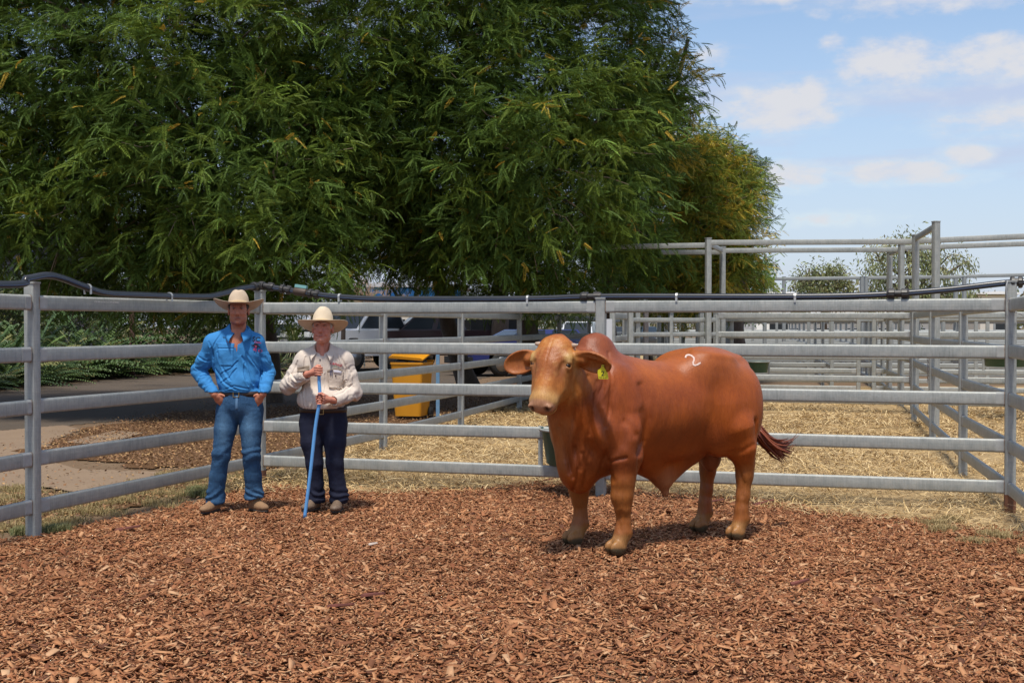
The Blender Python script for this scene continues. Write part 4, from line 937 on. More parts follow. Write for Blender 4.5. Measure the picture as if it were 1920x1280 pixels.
def head_field(f, c, yaw, pitch, s=1.0, old=False):
    """head centred at c (mid skull), facing -y turned by yaw; returns the local->field mapping"""
    Rz = rotz(yaw); Rx = np.array([[1, 0, 0], [0, math.cos(pitch), -math.sin(pitch)], [0, math.sin(pitch), math.cos(pitch)]]); Q = Rz @ Rx
    c = np.array(c)
    P = lambda x, y, z: c + Q @ (np.array([x, y, z]) * s)
    E = lambda x, y, z, r, k=.01, sub=False: f.ell(P(x, y, z), np.array(r) * s, k, Q, sub)
    C = lambda a, b, ra, rb, k=.01, sub=False: f.cone(P(*a), P(*b), ra * s, rb * s, k, sub)
    E(0, .012, .035, (.074, .094, .088), .02)                     # skull
    E(0, -.030, -.020, (.061, .060, .078), .02)                   # face
    E(0, -.045, -.075, (.044, .040, .035), .02)                   # jaw
    for t in (1, -1):
        E(.045 * t, -.022, -.060, (.020, .045, .035), .02)
        E(.038 * t, -.062, -.022, (.022, .020, .018), .015)       # cheekbone
        E(.029 * t, -.088, .020, (.017, .014, .010), .008, True)  # eye socket
        E(.028 * t, -.080, .016, (.013, .012, .010), .004)        # lids
        E(.028 * t, -.088, .037, (.023, .012, .008), .006)        # brow
        E(.076 * t, .010, .000, (.010, .020, .033), .006)         # ear
        E(.081 * t, .004, .002, (.006, .011, .020), .004, True)
        E(.014 * t, -.100, -.032, (.008, .011, .008), .006)       # wing of the nose
        C((.022 * t, -.088, -.030), (.032 * t, -.078, -.060), .003, .002, .008, True)
    C((0, -.088, .020), (0, -.112, -.026), .009, .0135, .006)      # nose
    E(0, -.090, -.062, (.024, .011, .008), .006)                  # lips
    E(0, -.101, -.0595, (.023, .010, .0016), .004, True)
    E(0, -.083, -.092, (.020, .018, .015), .012)                  # chin
    if old:
        for t in (1, -1):
            C((.022 * t, -.094, -.028), (.040 * t, -.072, -.062), .005, .003, .01, True)
            E(.036 * t, -.070, -.045, (.016, .014, .014), .01)
        E(0, -.05, -.105, (.03, .03, .014), .02)
    return P, Q
def finger(f, pts, r0, r1):
    n = len(pts)
    for i in range(n - 1):
        f.cone(pts[i], pts[i + 1], r0 + (r1 - r0) * i / (n - 1), r0 + (r1 - r0) * (i + 1) / (n - 1), .0015)
def skin_colour(base, P, Q, c, lipc, browc, s=1.0, stub=None, ruddy=None):
    inv = np.linalg.inv(Q)
    def fn(V, N):
        L = ((V - c) @ inv.T) / s; x, y, z = L.T; col = np.tile(np.array(base), (len(V), 1)).astype(float)
        def lerp(B, t):
            nonlocal col; col = col * (1 - t[:, None]) + np.array(B) * t[:, None]
        hd = (z > -.14) & (np.linalg.norm(L, axis=1) < .17)
        lerp(np.array(base) * .8, sm(fbm(V, 30, 2), .45, .7) * .5)
        if ruddy is not None: lerp(ruddy, hd * .55 * (np.exp(-((np.abs(x) - .04) ** 2 + (z + .03) ** 2) / .0008) + np.exp(-(x ** 2 + (z + .02) ** 2) / .0003)).clip(0, 1))
        if stub is not None: lerp(stub, hd * .35 * (y < 0) * sm(-z, .035, .06))
        lerp(lipc, hd * (y < -.06) * np.exp(-((z + .061) ** 2 / .00004 + x ** 2 / .0005)) * .8)
        lerp((.03, .012, .01), hd * (y < -.06) * np.exp(-((z + .0600) ** 2 / .000004 + x ** 2 / .0006)) * .85)
        lerp(browc, hd * (y < -.05) * np.exp(-((z - .036) ** 2 / .00003 + (np.abs(x) - .030) ** 2 / .0003)) * .75)
        lerp((.04, .015, .012), hd * (y < -.05) * np.exp(-((z - .0175) ** 2 / .00003 + (np.abs(x) - .029) ** 2 / .00016)) * .9)
        return col
    return fn
def hat(parent, P, Q, m, band, brim_w=.205, brim_d=.185, curl=.05, crown_h=.135, tilt=R(-6), dip=.03, zoff=.062, pinch=.03, s=1.0, yawh=0):
    """felt hat as one turned and shaped shell, with a band"""
    n = 72; rows = []
    def put(x, y, z): return (x * s, y * s, z * s)
    def brim(t, q):       # t angle, q 0 inner .. 1 outer
        ix, iy = .079 * math.cos(t), .098 * math.sin(t); ox, oy = brim_w * math.cos(t), brim_d * math.sin(t)
        x = ix + (ox - ix) * q; y = iy + (oy - iy) * q
        z = curl * (abs(math.cos(t)) ** 2.5) * q ** 1.6 - dip * (abs(math.sin(t)) ** 2) * q ** 1.2
        return x, y, z
    outer = []
    for q in (1, .985, .93, .8, .6, .4, .22, .1, .02): outer.append([brim(2 * math.pi * k / n, q) for k in range(n)])
    prof = [(1.0, .008), (.985, .02), (.965, .04), (.94, .065), (.90, .088), (.83, .108), (.72, .124), (.58, .134), (.42, .138), (.24, .136), (.08, .134)]
    crown = []
    for r, z in prof:
        zz = z * crown_h / .138; ring = []
        for k in range(n):
            t = 2 * math.pi * k / n; x = .079 * r * math.cos(t); y = .098 * r * math.sin(t)
            up = sm(np.float64(z), .06, .13); fr = max(0, -math.sin(t))
            x *= (1 - .30 * up * fr) * (1 - .16 * up) 
            dz = -pinch * math.exp(-(x / .022) ** 2) * float(sm(np.float64(z), .105, .136)) * (1 if y < .05 else .6) - .012 * up * max(0, math.sin(t))
            dz += -.008 * up * math.exp(-((abs(x) - .045) / .012) ** 2) * fr
            ring.append((x, y, zz + dz))
        crown.append(ring)
    rings = outer + crown; nr = len(rings); vs = [put(*p) for rg in rings for p in rg]
    fs = [(i * n + k, i * n + (k + 1) % n, (i + 1) * n + (k + 1) % n, (i + 1) * n + k) for i in range(nr - 1) for k in range(n)]
    fs.append(tuple((nr - 1) * n + k for k in range(n)))
    me = bpy.data.meshes.new('hat'); me.from_pydata(vs, [], fs); me.materials.append(m); me.polygons.foreach_set('use_smooth', [True] * len(me.polygons))
    o = bpy.data.objects.new('hat', me); COL.objects.link(o); o.parent = parent
    sol = o.modifiers.new('s', 'SOLIDIFY'); sol.thickness = .0035; sol.offset = 0
    sub = o.modifiers.new('u', 'SUBSURF'); sub.levels = 1; sub.render_levels = 1
    M = Matrix(Q.tolist()).to_4x4(); o.matrix_local = Matrix.Translation(Vector(P(0, -.002, zoff))) @ M @ Matrix.Rotation(yawh, 4, 'Z') @ Matrix.Rotation(-tilt, 4, 'X')
    b = MB(); pts = []
    pr = [[(1.012, .006), (1.005, .022)], [(1.03, .006), (1.022, .022)]]
    vs = []
    for r, z in ((1.012, .004), (1.045, .006), (1.035, .021), (1.0, .022)):
        vs += [put(.079 * r * math.cos(2 * math.pi * k / n), .098 * r * math.sin(2 * math.pi * k / n), z) for k in range(n)]
    b.add(vs, [(i * n + k, i * n + (k + 1) % n, (i + 1) * n + (k + 1) % n, (i + 1) * n + k) for i in range(3) for k in range(n)])
    ob = b.build('hat_band', band, o, True)
    return o
M_skin1 = mat('tanned skin', (.4, .16, .09), .5, attr=True, bump=(120, .12))
M_skin2 = mat('ruddy old skin', (.45, .2, .14), .5, attr=True, bump=(100, .2))
M_hat1 = mat('pale tan felt', (.52, .41, .30), .95, spec=.1, noise=(9, .5, (.42, .32, .22)), bump=(150, .15))
M_hat2 = mat('cream felt', (.62, .51, .37), .95, spec=.1, noise=(9, .4, (.53, .42, .29)), bump=(150, .15))
M_hatb1 = mat('tan hat band', (.52, .38, .22), .9, spec=.1); M_hatb2 = mat('cream hat band', (.58, .43, .25), .9, spec=.1)
M_blue = mat('bright blue cotton drill', (.04, .21, .48), .8, spec=.2, noise=[(9, .35, (.03, .165, .42)), (60, .2, (.055, .25, .54))], bump=[(22, .12), (300, .15)])
M_cream = mat('stone coloured cotton', (.62, .53, .45), .8, spec=.2, noise=[(8, .3, (.54, .46, .38)), (60, .2, (.66, .57, .5))], bump=[(24, .12), (300, .15)])
M_jean = mat('faded blue denim', (.045, .115, .25), .85, spec=.15, attr=True, bump=[(30, .3), (420, .3)])
M_navy = mat('dark navy trousers', (.012, .014, .030), .8, spec=.2, noise=(9, .5, (.02, .024, .05)), bump=[(20, .3), (300, .1)])
M_belt = mat('brown leather belt', (.035, .018, .01), .5); M_brass = mat('brass', (.45, .30, .12), .35, 1)
M_boot1 = mat('tan suede', (.26, .15, .075), .85, noise=(20, .6, (.19, .10, .05)), bump=(60, .2)); M_sole = mat('dark rubber sole', (.035, .028, .024), .8)
M_boot2 = mat('worn brown leather', (.13, .085, .055), .6, noise=(20, .7, (.19, .13, .09)), bump=(60, .2))
M_btn = mat('dark button', (.03, .02, .02), .4)
def boot(parent, m, ankle, toe, name='boot'):
    a = np.array(ankle, float); t = np.array(toe, float); d = t - a; d[2] = 0; L = np.linalg.norm(d); d /= L; sd = np.array([-d[1], d[0], 0]); g = t[2]
    f = Field(np.minimum(a, t) - .12, np.maximum(a, t) + .16, .005)
    Q = np.stack([d, sd, [0, 0, 1]], 1)
    f.cone(a + [0, 0, .06], a, .052, .048, .02)
    hz = g + .048
    f.ell(a * [1, 1, 0] + [0, 0, hz] - d * .01, (.058, .04, .05), .02, Q)
    f.ell(a * [1, 1, 0] + [0, 0, hz - .004] + d * L * .45, (.085, .043, .040), .02, Q)
    f.ell(a * [1, 1, 0] + [0, 0, hz - .010] + d * L * .80, (.075, .048, .034), .02, Q)
    f.cone(a + [0, 0, .02], a * [1, 1, 0] + [0, 0, hz + .01] + d * L * .5, .042, .030, .02)
    f.half((0, 0, g + .013), (0, 0, -1))
    o, V, Fa = make_mesh(f, name, m, parent)
    s = Field(np.minimum(a, t) - .12, np.maximum(a, t) + .16, .005)
    s.ell(a * [1, 1, 0] + [0, 0, g + .012] - d * .008, (.052, .040, .05), .01, Q); s.ell(a * [1, 1, 0] + [0, 0, g + .012] + d * L * .66, (.090, .046, .05), .03, Q)
    s.half((0, 0, g + .018), (0, 0, 1)); s.half((0, 0, g + .001), (0, 0, -1))
    make_mesh(s, 'sole', M_sole, o)
    return o
def collar(parent, m, cx, cy, rx, ry, zb, zf, amax=148, drop=.042, point=.034, flare=.022):
    """shirt collar: a stand that folds over into two pointed leaves"""
    n = 40; vs = []
    for k in range(n + 1):
        a = R(-amax + 2 * amax * k / n); sx, cyy = math.sin(a), math.cos(a); e = (1 - cyy) / 2; f = max(0, (abs(a) / R(amax) - .62) / .38) ** 1.5
        zt = zb + (zf - zb) * e ** 1.2; x, y = cx + rx * sx, cy + ry * cyy
        for o, dz in ((-.002, -.035), (0, -.004), (.005, .002), (.011, -.004), (.014 + flare * .6, -drop * .6 - point * .5 * f), (.018 + flare, -drop - point * f)):
            oo = o + f * (.016 if o > .02 else 0)
            vs.append((x + sx * oo + (math.copysign(.012 * f, sx) if o > .02 else 0), y + cyy * oo - (.012 * f if o > .02 else 0), zt + dz))
    me = bpy.data.meshes.new('collar'); me.from_pydata(vs, [], [(i * 6 + j, i * 6 + j + 1, i * 6 + j + 7, i * 6 + j + 6) for i in range(n) for j in range(5)])
    me.materials.append(m); me.polygons.foreach_set('use_smooth', [True] * len(me.polygons)); o = bpy.data.objects.new('collar', me); COL.objects.link(o); o.parent = parent
    q = o.modifiers.new('s', 'SOLIDIFY'); q.thickness = .0035; q.offset = 0; return o
def patch(parent, bt, pts, name, m, lift=.003, thick=.004, res=10, mtx=None):
    """cloth patch laid on the garment: pts are a 4-corner quad in (x,z) seen from the front (-y)"""
    (a, b, c, d) = [np.array(p, float) for p in pts]; vs = []; ok = True
    for j in range(res + 1):
        for i in range(res + 1):
            u, v = i / res, j / res; p = a * (1 - u) * (1 - v) + b * u * (1 - v) + c * u * v + d * (1 - u) * v
            hit, n, _, _ = bt.ray_cast(Vector((p[0], -1, p[1])), Vector((0, 1, 0)))
            if hit is None: return None
            vs.append(hit + n * lift)
    me = bpy.data.meshes.new(name); me.from_pydata(vs, [], [(j * (res + 1) + i, j * (res + 1) + i + 1, (j + 1) * (res + 1) + i + 1, (j + 1) * (res + 1) + i) for j in range(res) for i in range(res)])
    me.materials.append(m); me.polygons.foreach_set('use_smooth', [True] * len(me.polygons)); o = bpy.data.objects.new(name, me); COL.objects.link(o); o.parent = parent
    sol = o.modifiers.new('s', 'SOLIDIFY'); sol.thickness = thick; sol.offset = 0
    return o
def stick_text(o, bt, x, z, rot=0, lift=.004):
    """wrap flat lettering on the cloth, seen from the front"""
    me = o.data; c, s = math.cos(rot), math.sin(rot)
    for v in me.vertices:
        px, pz = x + v.co.x * c - v.co.y * s, z + v.co.x * s + v.co.y * c
        hit, n, _, _ = bt.ray_cast(Vector((px, -1, pz)), Vector((0, 1, 0)))
        if hit: v.co = hit + n * (lift + v.co.z)
def bvh_np(V, Fa): return BVHTree.FromPolygons([Vector(v) for v in V.tolist()], [tuple(q) for q in Fa.tolist()])
def flat_shape(parent, bt, polys, m, name, lift=.005):
    mb = MB()
    for poly in polys:
        vs = []
        for x, z in poly:
            hit, n, _, _ = bt.ray_cast(Vector((x, -1, z)), Vector((0, 1, 0)))
            if hit is None: break
            vs.append(hit + n * lift)
        else: mb.add(vs, [tuple(range(len(vs)))])
    return mb.build(name, m, parent)

def L1(px, py): return ((px - 447) / 219., (1.565 - (py - 612) / 221.7) / .99)
def L2(px, py): return ((px - 605) / 219., (1.565 - (py - 612) / 220.) / .997)
FL1 = [(*L1(a, b), *L1(c, d), *L1(e, f_), w, dp) for a, b, c, d, e, f_, w, dp in (
 (458, 668, 470, 690, 478, 720, .009, .009), (466, 660, 480, 684, 492, 705, .008, .008), (462, 680, 462, 700, 470, 722, .007, .007), (412, 660, 422, 690, 438, 712, .010, .008), (405, 690, 425, 716, 448, 728, .009, .008),
 (450, 676, 438, 690, 418, 700, .007, .006), (448, 690, 436, 706, 420, 716, .007, .006), (400, 652, 404, 680, 402, 712, .008, .010), (488, 650, 490, 690, 486, 720, .008, .010), (430, 728, 445, 722, 470, 728, .007, .007),
 (372, 668, 386, 676, 398, 676, .008, .007), (366, 690, 380, 694, 394, 690, .008, .008), (374, 706, 388, 704, 400, 698, .007, .008), (388, 722, 398, 716, 408, 716, .006, .006), (496, 668, 502, 680, 510, 684, .007, .006), (492, 690, 500, 700, 510, 702, .007, .006), (395, 640, 402, 655, 403, 670, .007, .008), (420, 620, 408, 640, 404, 650, .007, .005))]
FL2 = [(*L2(a, b), *L2(c, d), *L2(e, f_), w, dp) for a, b, c, d, e, f_, w, dp in (
 (575, 668, 572, 690, 570, 706, .007, .007), (585, 664, 583, 680, 580, 695, .006, .005), (632, 664, 638, 676, 640, 690, .006, .006), (640, 668, 650, 690, 650, 712, .008, .009), (560, 676, 552, 696, 548, 715, .008, .007),
 (548, 700, 560, 712, 572, 712, .008, .008), (545, 715, 558, 724, 572, 720, .007, .007), (650, 712, 640, 722, 630, 728, .008, .009), (660, 720, 648, 734, 634, 738, .008, .008), (575, 730, 576, 748, 580, 764, .008, .008), (590, 740, 592, 755, 588, 766, .007, .006),
 (625, 755, 632, 760, 640, 764, .007, .007), (612, 700, 613, 720, 612, 735, .006, .005), (565, 725, 570, 745, 572, 762, .007, .008), (655, 690, 662, 705, 664, 720, .007, .006))]
def man_blue():
    GZ = .035; X0, Y0 = W(447, 900, 11.05).x, 11.05
    # --- skin: one continuous body
    hc = (.010, -.02, 1.745 - GZ); f = Field((-.48, -.30, .05), (.42, .26, 1.95 - GZ), .0055)
    P, Q = head_field(f, hc, R(7), R(-4), 1.10)
    f.cone((.005, .015, 1.68 - GZ), (-.01, .03, 1.50 - GZ), .060, .072, .03)
    f.ell((-.03, .03, 1.36 - GZ), (.15, .085, .17), .04); f.ell((-.02, -.012, 1.44 - GZ), (.10, .08, .14), .03)
    f.ell((0, .03, 1.1 - GZ), (.13, .09, .2), .05); f.ell((.01, .03, .92 - GZ), (.11, .08, .12), .05)
    zs = -GZ
    sh = [(-.225, .01, 1.485 + zs), (.150, .05, 1.485 + zs)]; el = [(-.362, .10, 1.235 + zs), (.228, .14, 1.225 + zs)]
    wr = [(-.186, -.080, 1.040 + zs), (.222, -.060, 1.040 + zs)]; hd = [(-.115, -.050, .965 + zs), (.152, -.035, .960 + zs)]
    for i in (0, 1):
        f.chain([((sh[i][0] * .5, .03, 1.47 + zs), .06), (sh[i], .06), (el[i], .042), (wr[i], .029)], .02)
        # hand: palm against the hip, fingers slid into the pocket, thumb outside
        w, h = np.array(wr[i]), np.array(hd[i]); d = (h - w) / np.linalg.norm(h - w); Qh = None; sgn = -1 if i == 0 else 1
        fwd = np.array([0, -1, 0.]); nrm = fwd - d * (fwd @ d); nrm /= np.linalg.norm(nrm); sd = np.cross(d, nrm); Qh = np.stack([d, sd, nrm], 1)
        f.cone(w, w + d * .03, .027, .026, .01)
        f.ell(w + d * .062, (.050, .041, .019), .012, Qh)
        up = sd if sd[2] > 0 else -sd
        for q, ln in enumerate((.060, .068, .064, .052)):
            b0 = w + d * .098 + up * (.030 - .019 * q) ; b1 = b0 + d * ln * .45 + nrm * .006; b2 = b1 + d * ln * .45 - nrm * .016
            finger(f, [b0 - d * .02, b0 + nrm * .003, b1, b2], .0105, .0078)
        t0 = w + d * .035 + up * .034; finger(f, [t0, t0 + d * .040 + up * .022 + nrm * .010, t0 + d * .070 + up * .022 + nrm * .012], .0125, .0095)
    for x, kx, ax, ky, ay in ((-.085, -.14, -.205, -.02, .02), (.105, .115, .115, -.02, .06)):
        f.chain([((x, .03, .88), .085), ((kx, ky, .50), .055), ((ax, ay, .10), .035)], .02)
    root, V, Fa = make_mesh(f, 'person', M_skin1, None, skin_colour((.46, .165, .09), P, Q, np.array(hc), (.30, .09, .07), (.05, .025, .015), 1.10, stub=(.20, .08, .05)), it=1)
    meta(root, 'tall man in a bright blue work shirt and blue jeans, hands in his pockets', 'person')
    for t in (1, -1):
        m = MB(); m.lathe((0, 0, 0), [(.0125 * math.cos(a), .0125 * math.sin(a)) for a in [math.pi * (k / 8 - .5) for k in range(1, 8)]], 12)
        e = m.build('eye', mat('eye', (.10, .07, .06), .2), root, True); e.location = Vector(P(.0285 * t, -.0795, .0165))
    # hair under the hat
    g = Field(np.array(hc) - .15, np.array(hc) + .15, .006)
    g.ell(P(0, .016, .036), (.087, .108, .101), 0, Q); g.ell(P(0, .045, -.01), (.079, .068, .066), .02, Q)
    g.ell(P(0, -.080, .02), (.076, .082, .105), .01, Q, True)
    for t in (1, -1): g.ell(P(.078 * t, .0, -.015), (.02, .026, .034), .004, Q, True)
    make_mesh(g, 'hair', mat('dark brown hair', (.035, .02, .013), .7, bump=(200, .5)), root, disp=lambda V, N: .003 * (fbm(V, 80, 2) - .5))
    hat(root, P, Q, M_hat1, M_hatb1, brim_w=.192, brim_d=.168, curl=.052, crown_h=.128, tilt=R(9), dip=.012, zoff=.042, pinch=.014, yawh=R(4), s=1.10)
    # --- jeans
    f = Field((-.34, -.22, .03), (.30, .26, 1.08), .0055)
    f.ell((.012, .03, .965), (.178, .122, .12), .04); f.ell((.012, .03, .90), (.185, .128, .12), .05); f.cone((.01, .03, 1.02), (.01, .03, .93), .13, .14, .04)
    f.chain([((-.085, .03, .86), .112), ((-.112, .0, .70), .092), ((-.140, -.02, .50), .073), ((-.175, .005, .30), .071), ((-.202, .02, .14), .072), ((-.204, .015, .085), .080)], .02)
    f.chain([((.100, .03, .86), .112), ((.108, .0, .70), .093), ((.115, -.015, .50), .074), ((.118, .03, .30), .072), ((.122, .055, .16), .073), ((.128, .052, .115), .080)], .02)
    f.half((0, 0, 1.025), (0, 0, 1)); f.half((-.2, 0, .058), (.15, 0, -1))
    def jd(V, N):
        x, y, z = V.T; w = wrinkle(V * np.array([1, 1, 1.6], np.float32), 9, 2)
        k = np.exp(-((z - .50) / .10) ** 2) + np.exp(-((z - .13) / .07) ** 2) * 1.3 + np.exp(-((z - .86) / .06) ** 2) * .5 + .35
        st = np.sin((z + .35 * np.abs(x - .0) + .25 * (fbm(V, 5, 2) - .5)) * 95) * np.exp(-((z - .13) / .06) ** 2) * .006
        st += np.sin((z - .5 * x + .2 * (fbm(V, 6, 2, 5) - .5)) * 70) * np.exp(-((z - .47) / .09) ** 2) * .0045
        cr = -np.exp(-((x - .012) / .008) ** 2) * (z > .8) * (z < .99) * .002
        return -w * .011 * k + .004 * k + st + cr
    def jc(V, N):
        x, y, z = V.T; c = np.tile(np.array([.030, .080, .165]), (len(V), 1))
        fade = np.exp(-((z - .70) / .15) ** 2) * (y < .0) * (np.exp(-((x + .11) / .045) ** 2) + np.exp(-((x - .11) / .05) ** 2)) * .8
        fade = np.clip(fade + .25 * sm(fbm(V, 6, 3), .45, .7), 0, 1); c = c * (1 - fade[:, None]) + np.array([.085, .175, .29]) * fade[:, None]
        return c * (.82 + .36 * fbm(V * np.array([2, 2, .5], np.float32), 60, 2))[:, None]
    jeans, V, Fa = make_mesh(f, 'jeans', M_jean, root, jc, disp=jd); bj = bvh_np(V, Fa)
    patch(jeans, bj, [(.003, .995), (.022, .995), (.020, .88), (.001, .88)], 'fly_seam', mat('denim seam', (.10, .2, .34), .9), .001, .003)
    # belt
    m = MB(); n = 40
    for z0, z1, rr in ((.985, 1.028, .006),):
        vs = []
        for z_, off in ((z0, 0), (z0, rr), (z1, rr), (z1, 0)):
            for k in range(n):
                t = 2 * math.pi * k / n; vs.append((.012 + (.174 + off) * math.cos(t), .03 + (.130 + off) * math.sin(t), z_))
        m.add(vs, [(i * n + k, i * n + (k + 1) % n, ((i + 1) % 4) * n + (k + 1) % n, ((i + 1) % 4) * n + k) for i in range(4) for k in range(n)])
    belt = m.build('belt', M_belt, root, True)
    m = MB(); 
    for c_, s_ in (((-.018, -.113, 1.006), (.006, .006, .044)), ((.030, -.113, 1.006), (.006, .006, .044)), ((.006, -.113, 1.027), (.05, .006, .005)), ((.006, -.113, .985), (.05, .006, .005))): m.box(c_, s_)
    m.build('buckle', M_brass, belt)
    # --- shirt
    z = -GZ; f = Field((-.46, -.27, .90), (.40, .27, 1.60), .0052)
    f.ell((-.03, .035, 1.335 + z), (.205, .118, .20), .05); f.ell((-.028, .03, 1.40 + z), (.215, .10, .12), .05); f.ell((-.005, .03, 1.17 + z), (.178, .125, .17), .06)
    f.cone((.008, .03, 1.10 + z), (.010, .03, 1.045 + z), .148, .140, .04); f.ell((.0, -.012, 1.13 + z), (.13, .095, .09), .04)
    f.ell((.01, .03, 1.055 + z), (.185, .128, .045), .03)
    f.cone((-.02, .035, 1.60 + z), (-.02, .04, 1.47 + z), .068, .12, .05)
    for t in (-.215, .145): f.cone((-.01 + t * .25, .035, 1.575 + z), (t, .025, 1.495 + z), .045, .060, .04)
    f.chain([((-.09, .035, 1.49 + z), .065), ((-.215, .02, 1.465 + z), .078), ((-.29, .06, 1.33 + z), .066), (el[0], .062)], .035)
    f.chain([((.05, .04, 1.49 + z), .065), ((.135, .05, 1.47 + z), .078), ((.190, .09, 1.33 + z), .066), (el[1], .060)], .035)
    f.chain([(el[0], .061), ((-.29, .02, 1.14 + z), .057), ((-.206, -.06, 1.062 + z), .044)], .015)
    f.chain([(el[1], .058), ((.230, .04, 1.14 + z), .055), ((.226, -.042, 1.062 + z), .044)], .015)
    for a, b in (((-.216, -.045, 1.078 + z), (-.196, -.070, 1.052 + z)), ((.230, -.028, 1.082 + z), (.224, -.052, 1.050 + z))): f.cone(a, b, .045, .045, .005)
    for i in (0, 1):                                             # open cuffs
        w, h = np.array(wr[i]), np.array(hd[i]); d = (h - w) / np.linalg.norm(h - w); f.cone(w + d * .003, w + d * .08, .034, .038, .004, True)
    f.cone((.026, -.14, 1.508 + z), (.018, -.055, 1.63 + z), .001, .036, .003, True)   # open neck
    f.cone((0, .01, 1.57 + z), (0, -.01, 1.72 + z), .060, .076, .008, True)
    f.half((0, 0, 1.024), (0, 0, -1))
    def sd(V, N):
        x, y, zz = V.T; w = wrinkle(V * np.array([1, 1, .8], np.float32), 8.5, 12)
        k = .55 + np.exp(-((zz - 1.08) / .10) ** 2) * .9 + .7 * (np.abs(x + .03) > .2) * (zz < 1.36); k *= (1 - .7 * sm(zz, 1.38, 1.46))
        dg = np.sin(((x * .75 + zz * .8) + .22 * (fbm(V, 4, 2, 3) - .5)) * 62) * .0035 * (x > -.02) * (x < .2) * sm(zz, 1.08, 1.14) * (1 - sm(zz, 1.28, 1.36)) * (y < .02)
        arm = (x < -.24) | (x > .19); ar = np.sin((zz * 1.0 + np.sign(x) * x * .7 + .2 * (fbm(V, 7, 2, 8) - .5)) * 105) * .0022 * arm * (zz < 1.34)
        pl = -.004 * np.exp(-((x - .008) / .004) ** 2) * (y < -.02) * (zz > 1.15)
        return -w * .017 * k + .006 * k + dg + ar + pl + folds(V, N, FL1)
    shirt, V, Fa = make_mesh(f, 'shirt', M_blue, root, disp=sd); bs = bvh_np(V, Fa)
    collar(shirt, M_blue, .010, .010, .074, .080, 1.626 + z, 1.556 + z, amax=158, drop=.046, point=.040)
    s_ = 1 / 214.6; hz = lambda px, py: ((px - 447) * s_, 1.6 - (py - 612) * s_)
    M_blue2 = mat('blue pocket cloth', (.045, .225, .51), .8, spec=.25, bump=[(22, .3)])
    q = lambda pts: [hz(*p) for p in pts]
    patch(shirt, bs, q([(410, 646), (445, 646), (444, 655), (413, 655)]), 'pocket_flap', M_blue2, .002, .003)
    patch(shirt, bs, q([(413, 656), (443, 656), (442, 688), (416, 688)]), 'pocket', M_blue2, .001, .002)
    dk = mat('navy embroidery', (.012, .015, .035), .8); pk = mat('pink embroidery', (.45, .06, .16), .8)
    t = text_obj('SC', .052, dk, shirt, True); stick_text(t, bs, *hz(481.5, 643), rot=R(-4))
    t = text_obj('Cattle', .021, pk, shirt, True); stick_text(t, bs, *hz(484, 646.5), rot=R(-8))
    t = text_obj('Simon', .017, dk, shirt, False); stick_text(t, bs, *hz(426, 637.5), rot=R(-3))
    # embroidered beast, rider mark and round brand under the letters
    beast = [(472.5, 648.5), (476, 650), (479, 647), (482, 646.5), (485, 648), (486, 651), (488, 654), (485, 653.5), (483.5, 656), (481, 655), (478.5, 653), (475, 651.5)]
    flat_shape(shirt, bs, [q(beast)], dk, 'emblem')
    flat_shape(shirt, bs, [q([(479, 650), (483, 651), (482, 655), (480, 654)]), q([(477, 655.5), (480, 655), (479, 660), (476.5, 660)]), q([(480.5, 656), (482, 656), (481.5, 662), (480, 662)])], pk, 'emblem', .0065)
    flat_shape(shirt, bs, [q([(488 + 3 * math.cos(a), 660.5 + 3.4 * math.sin(a)), (488 + 3 * math.cos(a + .55), 660.5 + 3.4 * math.sin(a + .55)), (488 + 2.1 * math.cos(a + .55), 660.5 + 2.4 * math.sin(a + .55)), (488 + 2.1 * math.cos(a), 660.5 + 2.4 * math.sin(a))]) for a in [i * .524 for i in range(12)]], pk, 'emblem', .0065)
    boot(root, M_boot1, (-.205, .03, .085), (-.262, -.14, .0)); boot(root, M_boot1, (.125, .06, .085), (.222, -.03, .0))
    root.location = (W(447, 900, 10.7).x, 10.7, GZ); root.scale = (.99, .99, .99)
    return root

